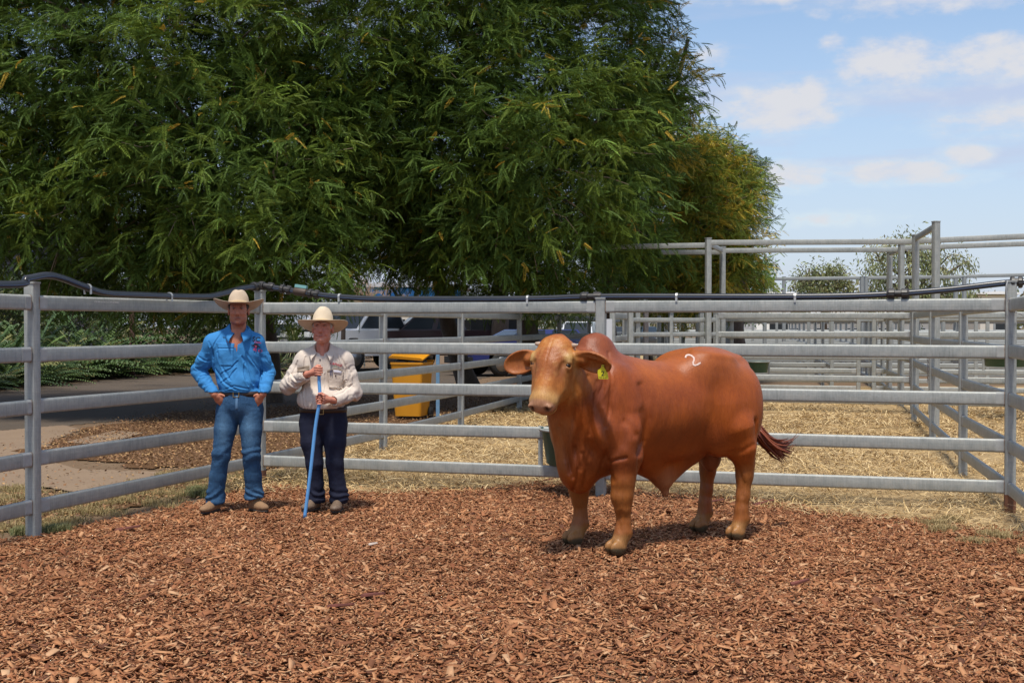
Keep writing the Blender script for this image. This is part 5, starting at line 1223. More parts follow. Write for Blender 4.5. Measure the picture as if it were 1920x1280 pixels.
def man_cream():
    GZ = .035; Yc = 11.25; X0 = W(605, 900, Yc).x; s_ = Yc / F; hz = lambda px, py: ((px - 605) * s_, 1.6 - (py - 612) * s_ - GZ); q = lambda pts: [hz(*p) for p in pts]
    def J(px, py, y): return ((px - CX) / F * (Yc + y) - X0, y, EYE - (py - HY) / F * (Yc + y) - GZ)
    SH = .965
    hc = np.array(J(605, 616, -.02)) + [0, 0, .0]
    f = Field((-.44, -.34, .05), (.44, .26, 1.76), .0055)
    P, Q = head_field(f, hc, R(-1), R(-7), 1.12, old=True)
    f.cone(hc + [0, .03, -.06], J(604, 668, .03), .052, .060, .03)
    f.cone(hc + [.0, -.03, -.09], J(604, 664, -.05), .018, .02, .02)
    f.ell(J(605, 695, .03), (.14, .085, .17), .04); f.ell(J(605, 672, -.01), (.08, .06, .07), .03); f.ell(J(603, 745, .03), (.14, .1, .2), .05); f.ell(J(603, 780, .03), (.10, .07, .10), .05)
    shl = [J(570, 675, .04), J(644, 675, .04)]; el = [J(543, 718, .03), J(660, 730, .04)]; wr = [J(577, 697, -.20), J(626, 744, -.20)]
    for i in (0, 1): f.chain([(((shl[i][0]) * .5, .03, shl[i][2] + .01), .055), (shl[i], .055), (el[i], .04), (wr[i], .027)], .02)
    # the hose he leans on, and two hands closed round it
    top = np.array(J(598, 684, -.288)); bot = np.array([-.094, -.371, -.012])
    mid = np.array(J(599.5, 742, -.31)); k1 = np.array([-.012, -.315, .737]); k2 = np.array([-.047, -.345, .386])
    for i, (gp, w) in enumerate(((np.array(J(599, 692, -.292)), np.array(wr[0])), (np.array(J(599.5, 742, -.31)), np.array(wr[1])))):
        sg = 1 if i == 0 else -1                                  # hand reaches in from the left (0) or right (1)
        din = gp - w; din /= np.linalg.norm(din)
        ax = np.array([0, 0, 1.]); 
        palm = gp + np.array([-sg * .028, .022, 0.]) ; f.cone(w, w * .5 + palm * .5, .026, .027, .012)
        Qp = np.stack([din, np.cross(ax, din) / np.linalg.norm(np.cross(ax, din)), ax], 1)
        f.ell(palm - din * .012, (.046, .018, .042), .010, Qp); f.cone(w * .4 + palm * .6, palm, .026, .026, .012)
        rp = .016                                                 # fingers wrap in front of the hose
        for j in range(4):
            zz = .032 - .0195 * j + (.004 if i == 0 else 0); ln = (1.0, 1.08, 1.03, .88)[j]; pts = []
            for ang in (200, 235, 275, 320 if j < 3 else 308):
                a = R(ang); rr = rp + .0105
                cx = math.cos(a) * rr * (1 if sg > 0 else -1); cy = math.sin(a) * rr
                pts.append(gp + np.array([cx * 1.25 * ln, cy * 1.1, zz - (.004 if ang > 250 else 0)]))
            pts.insert(0, palm + np.array([-sg * .006, -.012, zz * .95])); finger(f, pts, .0112, .0085)
        th = palm + np.array([sg * .000, -.004, .036]); finger(f, [th - din * .03 + [0, 0, -.01], th + [sg * .012, -.020, .014], th + [sg * .036, -.030, .012]], .0125, .0095)
    for x0, xk, xa, yk, ya in ((J(590, 800, 0)[0], J(590, 865, 0)[0], J(590, 925, 0)[0], -.02, .03), (J(622, 800, 0)[0], J(627, 865, 0)[0], J(632, 925, 0)[0], -.02, .02)):
        f.chain([((x0, .04, .70), .06), ((xk, yk, .45), .05), ((xa, ya, .09), .033)], .02)
    root, V, Fa = make_mesh(f, 'person', M_skin2, None, skin_colour((.58, .225, .145), P, Q, hc, (.46, .14, .11), (.45, .36, .30), 1.12, ruddy=(.50, .14, .09)))
    meta(root, 'older man in a stone coloured shirt and navy trousers holding a blue pipe upright', 'person')
    for t in (1, -1):
        m = MB(); m.lathe((0, 0, 0), [(.011 * math.cos(a), .011 * math.sin(a)) for a in [math.pi * (k / 8 - .5) for k in range(1, 8)]], 12)
        e = m.build('eye', mat('eye', (.10, .07, .06), .2), root, True); e.location = Vector(P(.0285 * t, -.079, .0165))
    g = Field(hc - .15, hc + .15, .006); g.ell(P(0, .016, .036), (.088, .109, .102), 0, Q); g.ell(P(0, .045, -.005), (.079, .068, .062), .02, Q)
    g.ell(P(0, -.078, .02), (.078, .085, .105), .01, Q, True)
    for t in (1, -1): g.ell(P(.078 * t, .0, -.015), (.02, .026, .034), .004, Q, True)
    make_mesh(g, 'hair', mat('grey hair', (.42, .37, .32), .8, bump=(200, .5)), root, disp=lambda V, N: .003 * (fbm(V, 80, 2) - .5))
    hat(root, P, Q, M_hat2, M_hatb2, brim_w=.192, brim_d=.175, curl=.026, crown_h=.142, tilt=R(11), dip=.014, zoff=.030, pinch=.006, yawh=R(2), s=1.12)
    # trousers
    f = Field((-.30, -.22, .03), (.32, .26, .98), .0055)
    c1 = J(605, 800, 0)[0]
    f.ell((c1, .03, .80), (.196, .128, .13), .05); f.ell((c1, .03, .86), (.19, .13, .08), .05)
    X = lambda px: J(px, 800, 0)[0]
    f.chain([((X(585), .03, .74), .115), ((X(585), .0, .58), .092), ((X(590), -.01, .40), .071), ((X(591), .02, .22), .068), ((X(592), .03, .12), .074), ((X(592), .03, .085), .078)], .02)
    f.chain([((X(625), .03, .74), .115), ((X(627), .0, .58), .092), ((X(627), -.02, .40), .072), ((X(631), .0, .22), .068), ((X(633), .01, .13), .076), ((X(633), .01, .10), .082)], .02)
    f.half((0, 0, .876), (0, 0, 1)); f.half((0, 0, .06), (0, 0, -1))
    def td(V, N):
        x, y, z = V.T; w = wrinkle(V * np.array([1, 1, .9], np.float32), 7, 42); k = np.exp(-((z - .42) / .10) ** 2) + np.exp(-((z - .13) / .07) ** 2) * 1.4 + .4
        return -w * .010 * k + .004 * k + np.sin((z + .3 * (fbm(V, 5, 2) - .5)) * 85) * np.exp(-((z - .14) / .06) ** 2) * .006
    tr, V, Fa = make_mesh(f, 'trousers', M_navy, root, disp=td)
    m = MB(); n = 40; vs = []
    for z_, off in ((.838, 0), (.838, .006), (.880, .006), (.880, 0)):
        for k in range(n):
            t = 2 * math.pi * k / n; vs.append((c1 + (.198 + off) * math.cos(t), .03 + (.138 + off) * math.sin(t), z_))
    m.add(vs, [(i * n + k, i * n + (k + 1) % n, ((i + 1) % 4) * n + (k + 1) % n, ((i + 1) % 4) * n + k) for i in range(4) for k in range(n)])
    belt = m.build('belt', M_belt, root, True)
    m = MB()
    for c_, s2 in (((c1 - .022, -.112, .85), (.006, .006, .044)), ((c1 + .022, -.112, .85), (.006, .006, .044)), ((c1, -.112, .872), (.05, .006, .005)), ((c1, -.112, .828), (.05, .006, .005))): m.box(c_, s2)
    m.build('buckle', M_brass, belt)
    # shirt
    f = Field((-.42, -.30, .80), (.42, .27, 1.46), .0052)
    zs = lambda py: hz(605, py)[1]
    f.ell((0, .035, zs(700)), (.195, .118, .18), .05); f.ell((0, .03, zs(678)), (.205, .10, .10), .05); f.ell((-.01, .015, zs(742)), (.205, .145, .14), .06)
    f.cone((.0, .025, zs(752)), (.0, .03, zs(768)), .165, .15, .04); f.ell((0, .025, zs(768)), (.205, .140, .05), .03)
    f.cone((0, .035, zs(648)), (0, .04, zs(664)), .065, .11, .05)
    for t in (-.16, .18): f.cone((t * .25, .035, zs(652)), (t, .03, zs(666)), .045, .06, .04)
    f.chain([((-.06, .035, zs(664)), .06), (shl[0], .075), (np.array(shl[0]) * .5 + np.array(el[0]) * .5, .068), (el[0], .068)], .035)
    f.chain([((.06, .035, zs(664)), .06), (shl[1], .075), (np.array(shl[1]) * .5 + np.array(el[1]) * .5, .068), (el[1], .068)], .035)
    for i in (0, 1):
        e, w = np.array(el[i]), np.array(wr[i]); d = (w - e) / np.linalg.norm(w - e)
        f.chain([(e, .066), (e + d * .12, .060), (w - d * (.055 if i == 0 else .03), .048)], .015)
        f.cone(w - d * (.085 if i == 0 else .06), w - d * (.045 if i == 0 else .02), .054, .052, .004)   # folded cuff
        f.cone(w - d * .075, w + d * .05, .034, .038, .004, True)
    nk = zs(664)
    f.cone((0, -.14, zs(670)), (0, -.05, nk + .13), .004, .075, .006, True); f.cone((0, .0, nk + .05), (0, -.02, nk + .17), .060, .072, .008, True)
    f.half((0, 0, .874), (0, 0, -1))
    def sd(V, N):
        x, y, zz = V.T; w = wrinkle(V, 8, 62); k = .5 + np.exp(-((zz - .95) / .10) ** 2) * .8 + .8 * (np.abs(x) > .2) * (zz < 1.2); k *= (1 - .6 * sm(zz, 1.24, 1.32))
        dr = np.sin((x * 1.0 + .15 * zz + .12 * (fbm(V, 4, 2, 3) - .5)) * 75) * .0028 * (y < .02) * sm(zz, 1.18, 1.26) * (np.abs(x) > .06)
        arm = np.abs(x) > .2; ar = np.sin((zz - np.abs(x) * .9 + .2 * (fbm(V, 7, 2, 8) - .5)) * 95) * .0018 * arm * (zz < 1.25)
        pl = -.003 * (np.exp(-((x - .018) / .003) ** 2)) * (y < -.02)
        return -w * .016 * k + .006 * k + dr + ar + pl + folds(V, N, FL2)
    shirt, V, Fa = make_mesh(f, 'shirt', M_cream, root, disp=sd); bs = bvh_np(V, Fa)
    collar(shirt, M_cream, .0, .008, .068, .075, nk + .095, nk + .02, drop=.040, point=.036)
    Mp = mat('shirt pocket cloth', (.60, .50, .41), .8, spec=.2, bump=[(24, .4)]); Mpd = mat('pocket lining', (.30, .23, .17), .9)
    patch(shirt, bs, q([(616, 690), (645, 690), (642, 724), (619, 722)]), 'pocket', Mp, .010, .010)
    patch(shirt, bs, q([(616, 689), (630, 685), (645, 689), (616, 692)]), 'pocket_flap', Mpd, .014, .006)
    patch(shirt, bs, q([(562, 684), (584, 681), (584, 690), (561, 693)]), 'pocket_flap', Mpd, .008, .005)
    patch(shirt, bs, q([(626, 688.5), (640, 690), (640, 695), (626, 693)]), 'folded_paper', mat('white paper', (.72, .70, .76), .8), .019, .002, 4)
    flat_shape(shirt, bs, [q([(620.2, 689), (621.6, 689), (621.6, 698), (620.2, 698)]), q([(622.8, 688), (624.4, 688), (624.4, 699), (622.8, 699)])], mat('pen', (.04, .05, .12), .4), 'pen', .021)
    for px, py in ((603.5, 670.5), (602.5, 712), (602, 733), (629.5, 699)):
        hit, nr, _, _ = bs.ray_cast(Vector((hz(px, py)[0], -1, hz(px, py)[1])), Vector((0, 1, 0)))
        if hit:
            m = MB(); m.lathe((0, 0, 0), [(.001, -.003), (.0062, -.003), (.0062, 0), (.003, .001)], 12, axis='Y'); o = m.build('button', M_btn, shirt); o.location = hit + nr * (.004 if px != 629.5 else .017)
    rd = mat('red embroidery', (.45, .03, .06), .8); gn = mat('green embroidery', (.04, .16, .08), .8)
    t = text_obj('CAPSALE', .026, rd, shirt, True); stick_text(t, bs, *hz(631, 680.5), rot=R(-11), lift=.005)
    t = text_obj('TOWN', .014, gn, shirt, True); stick_text(t, bs, *hz(628, 683.5), rot=R(-5), lift=.005)
    boot(root, M_boot2, (X(590), .03, .085), (X(577), -.10, .0)); boot(root, M_boot2, (X(633), .02, .085), (X(631), -.165, .0))
    XN = W(605, 900, 10.78).x; root.location = (XN, 10.78, GZ); root.scale = (.997, .997, .997)
    # blue poly pipe, held: a thing of its own
    ctrl = [top + [-.001, .0, .008], top, np.array(J(598.5, 710, -.295)), mid, k1, k2, bot]; ctrl = [Vector(p) * .997 + Vector((XN, 10.78, GZ)) for p in ctrl]; pts = []
    for i in range(len(ctrl) - 1):
        p0, p1, p2, p3 = ctrl[max(i - 1, 0)], ctrl[i], ctrl[i + 1], ctrl[min(i + 2, len(ctrl) - 1)]
        for k in range(8):
            t = k / 8; pts.append(.5 * ((2 * p1) + (p2 - p0) * t + (2 * p0 - 5 * p1 + 4 * p2 - p3) * t * t + (3 * p1 - p0 - 3 * p2 + p3) * t ** 3))
    pts.append(ctrl[-1]); m = MB(); m.tube(pts, .0145, 14)
    o = m.build('poly_pipe', mat('light blue poly pipe', (.10, .30, .62), .35, spec=.5, noise=(12, .3, (.14, .36, .66))), None, True)
    meta(o, 'thin light blue plastic pipe held upright like a staff by the older man', 'pipe')
    return root
man1 = man_blue(); man2 = man_cream()
# ------------------------------------------------------------------ trees
def frond_tpl(pairs=11, ll=.215, lw=.078, droop=.35, seed=0):
    r = np.random.default_rng(seed); q = []
    for i in range(pairs):
        t = (i + .8) / (pairs + .3); x = t; z = -droop * t * t; L = ll * (1 - .55 * (t - .35) ** 2) * (.9 + .2 * r.random())
        for s in (1, -1):
            a = R(66 - 24 * t) + r.normal(0, .08); d = np.array([math.cos(a), s * math.sin(a), -.25 - .3 * r.random()]); d /= np.linalg.norm(d)
            w = np.array([d[1], -d[0], .35 * s]); w = w / np.linalg.norm(w) * lw * .5; b = np.array([x, 0, z])
            q.append([b, b + d * L * .45 + w, b + d * L, b + d * L * .5 - w])
    e = np.array([1, 0, -droop * .9]); q.append([e, e + [.10, .035, -.08], e + [.2, 0, -.16], e + [.10, -.035, -.08]])
    return np.array(q).reshape(-1, 3)
def spray_tpl(seed, fronds=9, L=.62, fl=.25):
    r = np.random.default_rng(seed); out = []
    for k in range(fronds):
        t = (k + .6) / fronds; base = np.array([L * t, .04 * math.sin(t * 5 + seed), -.22 * L * t * t]); yaw = (R(62) - R(38) * t) * (1 if k % 2 else -1) + r.normal(0, .2); pitch = R(-8 + 30 * t) + r.normal(0, .35)
        F_ = frond_tpl(11, seed=seed * 31 + k, droop=.10 + .35 * r.random()) * fl * (.75 + .4 * r.random())
        cy, sy, cp, sp = math.cos(yaw), math.sin(yaw), math.cos(pitch), math.sin(pitch)
        M = np.array([[cy, -sy, 0], [sy, cy, 0], [0, 0, 1]]) @ np.array([[cp, 0, sp], [0, 1, 0], [-sp, 0, cp]]); roll = r.normal(0, .6); M = M @ np.array([[1, 0, 0], [0, math.cos(roll), -math.sin(roll)], [0, math.sin(roll), math.cos(roll)]])
        out.append(F_ @ M.T + base)
    n = 24; tw = []
    return np.concatenate(out)
SPR = [spray_tpl(s) for s in range(5)]
def frames_from(xd, roll):
    x = xd / np.linalg.norm(xd, axis=1, keepdims=True); up = np.array([0, 0, 1.]); y = np.cross(up[None], x); y /= np.linalg.norm(y, axis=1, keepdims=True) + 1e-9; z = np.cross(x, y)
    c, s = np.cos(roll)[:, None], np.sin(roll)[:, None]; y2 = y * c + z * s; z2 = z * c - y * s
    return np.stack([x, y2, z2], 2)
def sample_lobes(lobes, n, front=.7, shell=.16):
    L = np.array(lobes, float); area = L[:, 3] * L[:, 5] + L[:, 3] * L[:, 4] * .5; k = rng.choice(len(L), n, p=area / area.sum())
    d = rng.normal(0, 1, (n, 3)); flip = rng.random(n) < front; d[:, 1] = np.where(flip, -np.abs(d[:, 1]), d[:, 1]); d /= np.linalg.norm(d, axis=1, keepdims=True)
    r = 1 - np.abs(rng.normal(0, shell, n)); c = L[k][:, :3]; P = c + d * L[k][:, 3:] * r[:, None]; nrm = d / L[k][:, 3:]; nrm /= np.linalg.norm(nrm, axis=1, keepdims=True)
    return P, nrm, k
M_leaf = mat('pinnate leaves', (.06, .12, .03), .6, spec=.15, attr=True, island=[(.72, .74, .7), (1.1, 1.08, 1.0), (.9, .95, .95), (1.3, 1.22, 1.1)], transl=.22)
M_bark = mat('grey brown bark', (.11, .08, .06), .9, noise=[(6, .6, (.17, .13, .10), (1, 1, .3)), (40, .5, (.05, .035, .028))], bump=[(14, .6, (1, 1, .3))])
M_twig = mat('pale twigs', (.26, .19, .13), .85)
def LB(px, py, Z, rx, ry, rz): v = W(px, py, Z); return (v.x, v.y, v.z, rx, ry, rz)
def pinnate_tree(name, label, lobes, n_boughs, per, trunks, colfn, front=.75, sc=1.0, fill=0, zmin=None, group=None, gold=.012):
    root = empty(name, trunks[0][0]); meta(root, label, 'tree', group); o0 = np.array(trunks[0][0])
    B, nb, kb = sample_lobes(lobes, n_boughs, front, .13)
    out = nb * [1, 1, .4]; P = np.repeat(B, per, 0) + rng.normal(0, .30, (n_boughs * per, 3)) * [1, 1, .62]; d = np.repeat(out, per, 0) + rng.normal(0, .60, (n_boughs * per, 3)) * [1, 1, .55]; d[:, 2] -= .0
    bid = np.repeat(np.arange(n_boughs), per)
    if fill:
        F2, nf, _ = sample_lobes(lobes, fill, .5, .45); P = np.concatenate([P, F2]); d = np.concatenate([d, nf + rng.normal(0, .6, (fill, 3)) - [0, 0, .5]]); bid = np.concatenate([bid, rng.integers(0, n_boughs, fill)])
    if zmin is not None:
        k = P[:, 2] > zmin(P[:, 0] / P[:, 1] * F + CX, P); P, d, bid = P[k], d[k], bid[k]
    n = len(P); M = frames_from(d, rng.normal(0, .45, n)); S = np.repeat(rng.uniform(.55, 1.2, n)[:, None] * sc, 3, 1); tpl = rng.integers(0, len(SPR), n)
    Vs, Fs, Cs, b = [], [], [], 0; tint, bt = colfn(P, bid, n_boughs)
    for t in range(len(SPR)):
        k = np.where(tpl == t)[0]; tv = SPR[t]; tf = np.arange(len(tv)).reshape(-1, 4)
        V, Fa = inst(P[k], M[k], S[k], tv, tf); Vs.append(V); Fs.append(Fa + b); nf_ = len(tv) // 92; tc = np.repeat(tint[k][:, None, :], nf_, 1) * (.75 + .5 * rng.random((len(k), nf_, 1))); q_ = rng.random((len(k), nf_)); tc[q_ < gold] = (.50, .33, .05); tc[q_ > .975] = (.17, .25, .05); Cs.append(np.repeat(tc.reshape(-1, 3), 92, 0)); b += len(V)
    mesh_np('crown', np.concatenate(Vs) - o0, np.concatenate(Fs), M_leaf, False, root, colors=np.concatenate(Cs))
    for base, top, r0 in trunks:
        m = MB(); b0, t0 = Vector(base), Vector(top); bend = Vector((random.uniform(-.3, .3), random.uniform(-.3, .3), 0)); pts = [b0.lerp(t0, k / 6) + bend * math.sin(k / 6 * math.pi) for k in range(7)]
        m.tube([p - Vector(o0) for p in [pts[0] - Vector((0, 0, .2))] + pts], [r0 * 1.35, r0 * 1.2] + [r0 * (1 - .45 * k / 6) for k in range(1, 7)], 12)
        m.build('trunk', M_bark, root, True)
    # limbs out to the lobes, twigs out to the boughs
    m = MB(); tops = [Vector(t[1]) for t in trunks]
    for l in lobes:
        c = Vector(l[:3]); t0 = min(tops, key=lambda q: (q - c).length); mid = t0.lerp(c, .5) + Vector((random.gauss(0, .4), random.gauss(0, .4), .3)); m.tube([p - Vector(o0) for p in (t0, t0.lerp(mid, .5), mid, c)], [.11, .09, .07, .04], 7)
    m.build('limb', M_bark, root, True); m = MB()
    for i in rng.choice(n_boughs, min(n_boughs, 420), replace=False):
        bp = Vector(B[i]); c = Vector(lobes[kb[i]][:3]); s0 = bp.lerp(c, .32); mid = s0.lerp(bp, .5) + Vector((random.gauss(0, .1), random.gauss(0, .1), random.gauss(.05, .08))); e = bp + Vector(nb[i]) * .45 + Vector((0, 0, -.05)); m.tube([p - Vector(o0) for p in (s0, mid, bp, e)], [.022, .016, .010, .004], 5)
    m.build('twig', M_twig, root, True)
    return root
def tint_green(yel=.03, lime=.08, base=(.088, .145, .027), goldfn=None, var=.35):
    def fn(P, bid, nb):
        n = len(P); c = np.tile(np.array(base), (n, 1)); bt = rng.random(nb); f = (.8 + var * bt[bid])[:, None]; c = c * f
        warm = rng.random(nb)[bid]; c = c * np.where(warm[:, None] > .6, [1.25, 1.08, .8], [1, 1, 1])
        l = (rng.random(n) < lime) & (rng.random(nb)[bid] < .5); c[l] = np.array([.15, .24, .045]) * (.7 + .5 * rng.random((l.sum(), 1)))
        g = rng.random(n) < (yel if goldfn is None else goldfn(P, bid, nb)); c[g] = np.array([.56, .42, .06]) * (.55 + .6 * rng.random((g.sum(), 1)))
        return c, bt
    return fn
def TR(px, Z, pz, top): a = W(px, 612, Z); return ((a.x, Z, 0), (a.x + top[0], Z + top[1], pz), .26)
A_l = [LB(120, 60, 24.5, 4.2, 4, 3.6), LB(330, 150, 23.5, 3.0, 3.4, 3.0), LB(420, 330, 22.5, 2.4, 2.6, 1.9), LB(60, 300, 23.5, 2.6, 3, 1.6), LB(-250, 250, 24, 3.2, 4, 3.0), LB(200, 410, 23, 2.0, 2.2, 1.15), LB(520, 420, 21.8, 1.25, 1.6, 1.35),
       LB(90, 440, 23.5, 1.3, 1.6, .7), LB(480, 40, 24.5, 3.4, 3.6, 3.6), LB(180, -260, 26, 4.5, 4.5, 3.2), LB(350, 480, 23, 1.3, 1.6, .75), LB(-120, 60, 25, 3.5, 3.5, 3.5), LB(250, 520, 24, 1.6, 1.6, .55), LB(400, 520, 23.5, 1.2, 1.4, .5), LB(560, 510, 23, .9, 1.2, .5), LB(615, 490, 22.5, .7, 1.1, .6), LB(500, 530, 23, .8, 1.2, .4), LB(330, 530, 23.5, 1.0, 1.2, .4), LB(130, 500, 24.5, .9, 1.2, .5)]
B_l = [LB(760, 60, 26, 3.6, 4, 4.0), LB(640, 240, 25, 1.8, 2.6, 2.4), LB(800, 330, 25.2, 2.3, 2.8, 1.9), LB(960, 300, 25, 2.6, 3, 2.6), LB(1040, 120, 27, 1.9, 3.0, 3.6), LB(1160, 130, 28.5, .95, 1.6, 3.0), LB(1130, 360, 28.5, 1.1, 1.8, 2.0),
       LB(1000, 470, 25.5, 1.5, 1.4, .95), LB(1120, 490, 28.5, 1.3, 1.4, .8), LB(880, 470, 25.5, 1.2, 1.6, .75), LB(720, 430, 25.5, 1.2, 1.5, .85), LB(1190, 250, 28.5, .6, 1.2, 1.4), LB(1195, 110, 28.5, .55, 1.0, 1.0), LB(1245, 85, 28.5, .48, .7, .26),
       LB(1240, 150, 28.5, .36, .6, .28), LB(1225, 195, 28.5, .4, .7, .40), LB(900, -250, 27, 5, 4.5, 3), LB(1185, 10, 28.5, .45, .7, .8), LB(1290, 75, 28.5, .15, .3, .12), LB(1290, 165, 28.5, .15, .3, .12)]
C_l = [LB(1265, 400, 31.5, 1.4, 1.7, 1.8), LB(1325, 430, 31.5, .8, 1.5, 1.2), LB(1280, 300, 31.5, .6, 1.0, .75), LB(1345, 320, 32, .55, .8, .5), LB(1300, 520, 31.5, 1.0, 1.4, .6), LB(1225, 515, 31.5, 1.2, 1.4, .8), LB(1375, 505, 32, .5, .9, .4)]
D_l = [LB(1345, 330, 35, .75, 1.0, .55), LB(1375, 320, 35, .45, .8, .45), LB(1350, 385, 35, .8, 1.0, .6), LB(1375, 375, 35, .45, .8, .35), LB(1345, 440, 35, .6, 1.0, .5), LB(1320, 290, 35, .4, .6, .3), LB(1355, 430, 35, .45, .7, .25)]
def zmA(px, P):   # open under the crown
    e = np.interp(px, [-400, 0, 60, 120, 200, 400, 470, 600, 660], [470, 470, 478, 545, 575, 574, 570, 562, 520]); return EYE + (HY - e - 14 * (n2(P[:, 0], P[:, 1], 1.5) - .5)) / F * P[:, 1]
def zmB(px, P):
    e = np.interp(px, [600, 660, 700, 780, 830, 880, 1000, 1300], [545, 505, 498, 505, 530, 556, 560, 560]); return EYE + (HY - e - 30 * (n2(P[:, 0], P[:, 1], 1.8, 3, 4) - .5)) / F * P[:, 1]
pinnate_tree('feathery_tree', 'large dark green feathery tree filling the upper left, over the road', A_l, 1350, 9, [TR(505, 27, 3.2, (-.5, -.6)), TR(-240, 29, 3.4, (.3, -.4))], tint_green(.004, .10), fill=1900, zmin=zmA)
gB = lambda P, bid, nb: .003 + .35 * ((rng.random(nb)[bid] < .35) & (P[:, 0] > 3.1))
pinnate_tree('feathery_tree', 'tall dark feathery tree in the middle with dark trunks behind the bull', B_l, 1350, 9, [TR(992, 29, 3.2, (-.4, -.8)), TR(885, 29.5, 3.0, (-.8, -.4)), TR(1160, 30, 3.4, (-.2, -1))], tint_green(.03, .07, goldfn=gB), fill=2000, zmin=zmB)
gC = lambda P, bid, nb: .06 + .40 * (rng.random(nb)[bid] < .30)
pinnate_tree('yellowing_tree', 'smaller feathery tree turning golden yellow left of the tall frame', C_l, 380, 7, [TR(1310, 33, 2.8, (.2, 0))], tint_green(.1, .12, base=(.17, .215, .035), goldfn=gC), fill=300, sc=.9, gold=.06)
pinnate_tree('feathery_tree', 'small open dark green tree whose twigs stand against the sky', D_l, 200, 6, [TR(1385, 36, 3.0, (.1, 0))], tint_green(.05, .06, base=(.055, .095, .03)), fill=60, sc=.75)

# ---- broad leaf trees: gums, bush, shrub
LEAFQ = np.array([(0, 0, 0), (.5, -.16, .02), (1, 0, -.06), (.5, .16, .02)], float)
def leaf_tree(name, label, lobes, n, size, cols, base, trunk_h, mt_col, droop=1.3, group=None, cat='tree', limbs=True, clump=.25, kind=None, tr=.12):
    root = empty(name, base); meta(root, label, cat, group, kind); o0 = np.array(base); nb = max(20, n // 45); B, nn_, kb = sample_lobes(lobes, nb, .6, .2); k = rng.integers(0, nb, n)
    P = B[k] + rng.normal(0, clump, (n, 3)) * [1, 1, 1.0]; d = nn_[k] * .5 + rng.normal(0, .7, (n, 3)); d[:, 2] -= droop; M = frames_from(d, rng.uniform(-1.5, 1.5, n)); s = rng.uniform(.7, 1.3, n) * size
    V, Fa = inst(P - o0, M, np.stack([s, s, s], 1), LEAFQ, np.array([(0, 1, 2, 3)])); c = np.array(cols)[rng.integers(0, len(cols), nb)][k] * (.8 + .4 * rng.random((n, 1)))
    mesh_np('crown', V, Fa, mt_col, False, root, colors=np.repeat(c, 4, 0))
    m = MB(); b0 = Vector((0, 0, -.2)); t0 = Vector((random.uniform(-.2, .2), 0, trunk_h)); m.tube([b0, b0.lerp(t0, .5) + Vector((.1, 0, 0)), t0], [tr * 1.3, tr, tr * .8], 8); m.build('trunk', M_bark, root, True)
    if limbs:
        m = MB()
        for l in lobes: c_ = Vector(l[:3]) - Vector(base); m.tube([t0, t0.lerp(c_, .5) + Vector((random.gauss(0, .3), 0, .2)), c_], [tr * .6, tr * .4, tr * .2], 6)
        for i in range(0, nb, 2): b_ = Vector(B[i] - o0); c_ = Vector(lobes[kb[i]][:3]) - Vector(base); m.tube([c_, c_.lerp(b_, .6) + Vector((0, 0, .15)), b_], [tr * .22, tr * .15, tr * .05], 4)
        m.build('limb', M_bark, root, True)
    return root
M_gum = mat('gum leaves', (.1, .12, .05), .6, attr=True, transl=.15)
GC = [(.19, .22, .085), (.23, .25, .10), (.28, .28, .12), (.14, .17, .07), (.31, .28, .15)]
g = W(1715, 612, 75); leaf_tree('gum_tree', 'large drooping gum tree behind the highest post, right of centre of the sky', [LB(1650, 490, 75, 1.2, 2, .9), LB(1700, 475, 75, 2.0, 2.2, .9), LB(1690, 520, 75, 2.4, 2.5, 1.4), LB(1760, 500, 75, 1.5, 2, 1.1), LB(1750, 560, 75, 2.2, 2.5, 1.0), LB(1655, 565, 75, 1.6, 2, .9), LB(1808, 492, 75, .5, .8, .35), LB(1630, 520, 75, .4, .8, .5), LB(1690, 455, 75, .7, 1, .35), LB(1800, 540, 75, .5, .8, .7)], 8000, .24, GC, (g.x, 75, 0), 3.2, M_gum, clump=.34, tr=.25, group='gum trees beyond the yards')
g = W(1540, 612, 105); leaf_tree('gum_tree', 'rounded olive gum tree beyond the yards, left of the large gum', [LB(1540, 520, 105, 2.2, 2.2, .75), LB(1510, 530, 105, 1.0, 1.5, .5), LB(1570, 540, 105, 1.3, 2, .7), LB(1530, 555, 105, 2.5, 2.5, .8), LB(1590, 555, 105, 1.0, 1.5, .6)], 5500, .33, GC[:4] + [(.15, .13, .07)], (g.x, 105, 0), 3.0, M_gum, droop=.3, clump=.4, tr=.3, group='gum trees beyond the yards')
SH = [(.12, .22, .05), (.16, .28, .06), (.08, .16, .04), (.2, .3, .09)]
g = W(1395, 612, 40); leaf_tree('leafy_tree', 'bright green broad leaved tree at the right foot of the golden tree', [LB(1375, 530, 40, .8, 1, .6), LB(1410, 520, 40, .5, .8, .5), LB(1420, 500, 40, .3, .5, .35), LB(1395, 560, 40, .8, 1, .6), LB(1340, 545, 40, .6, 1, .6)], 7000, .13, SH, (g.x, 40, 0), 1.6, mat('broad leaves', (.1, .2, .05), .45, attr=True, transl=.2), clump=.2, droop=.5, tr=.1)
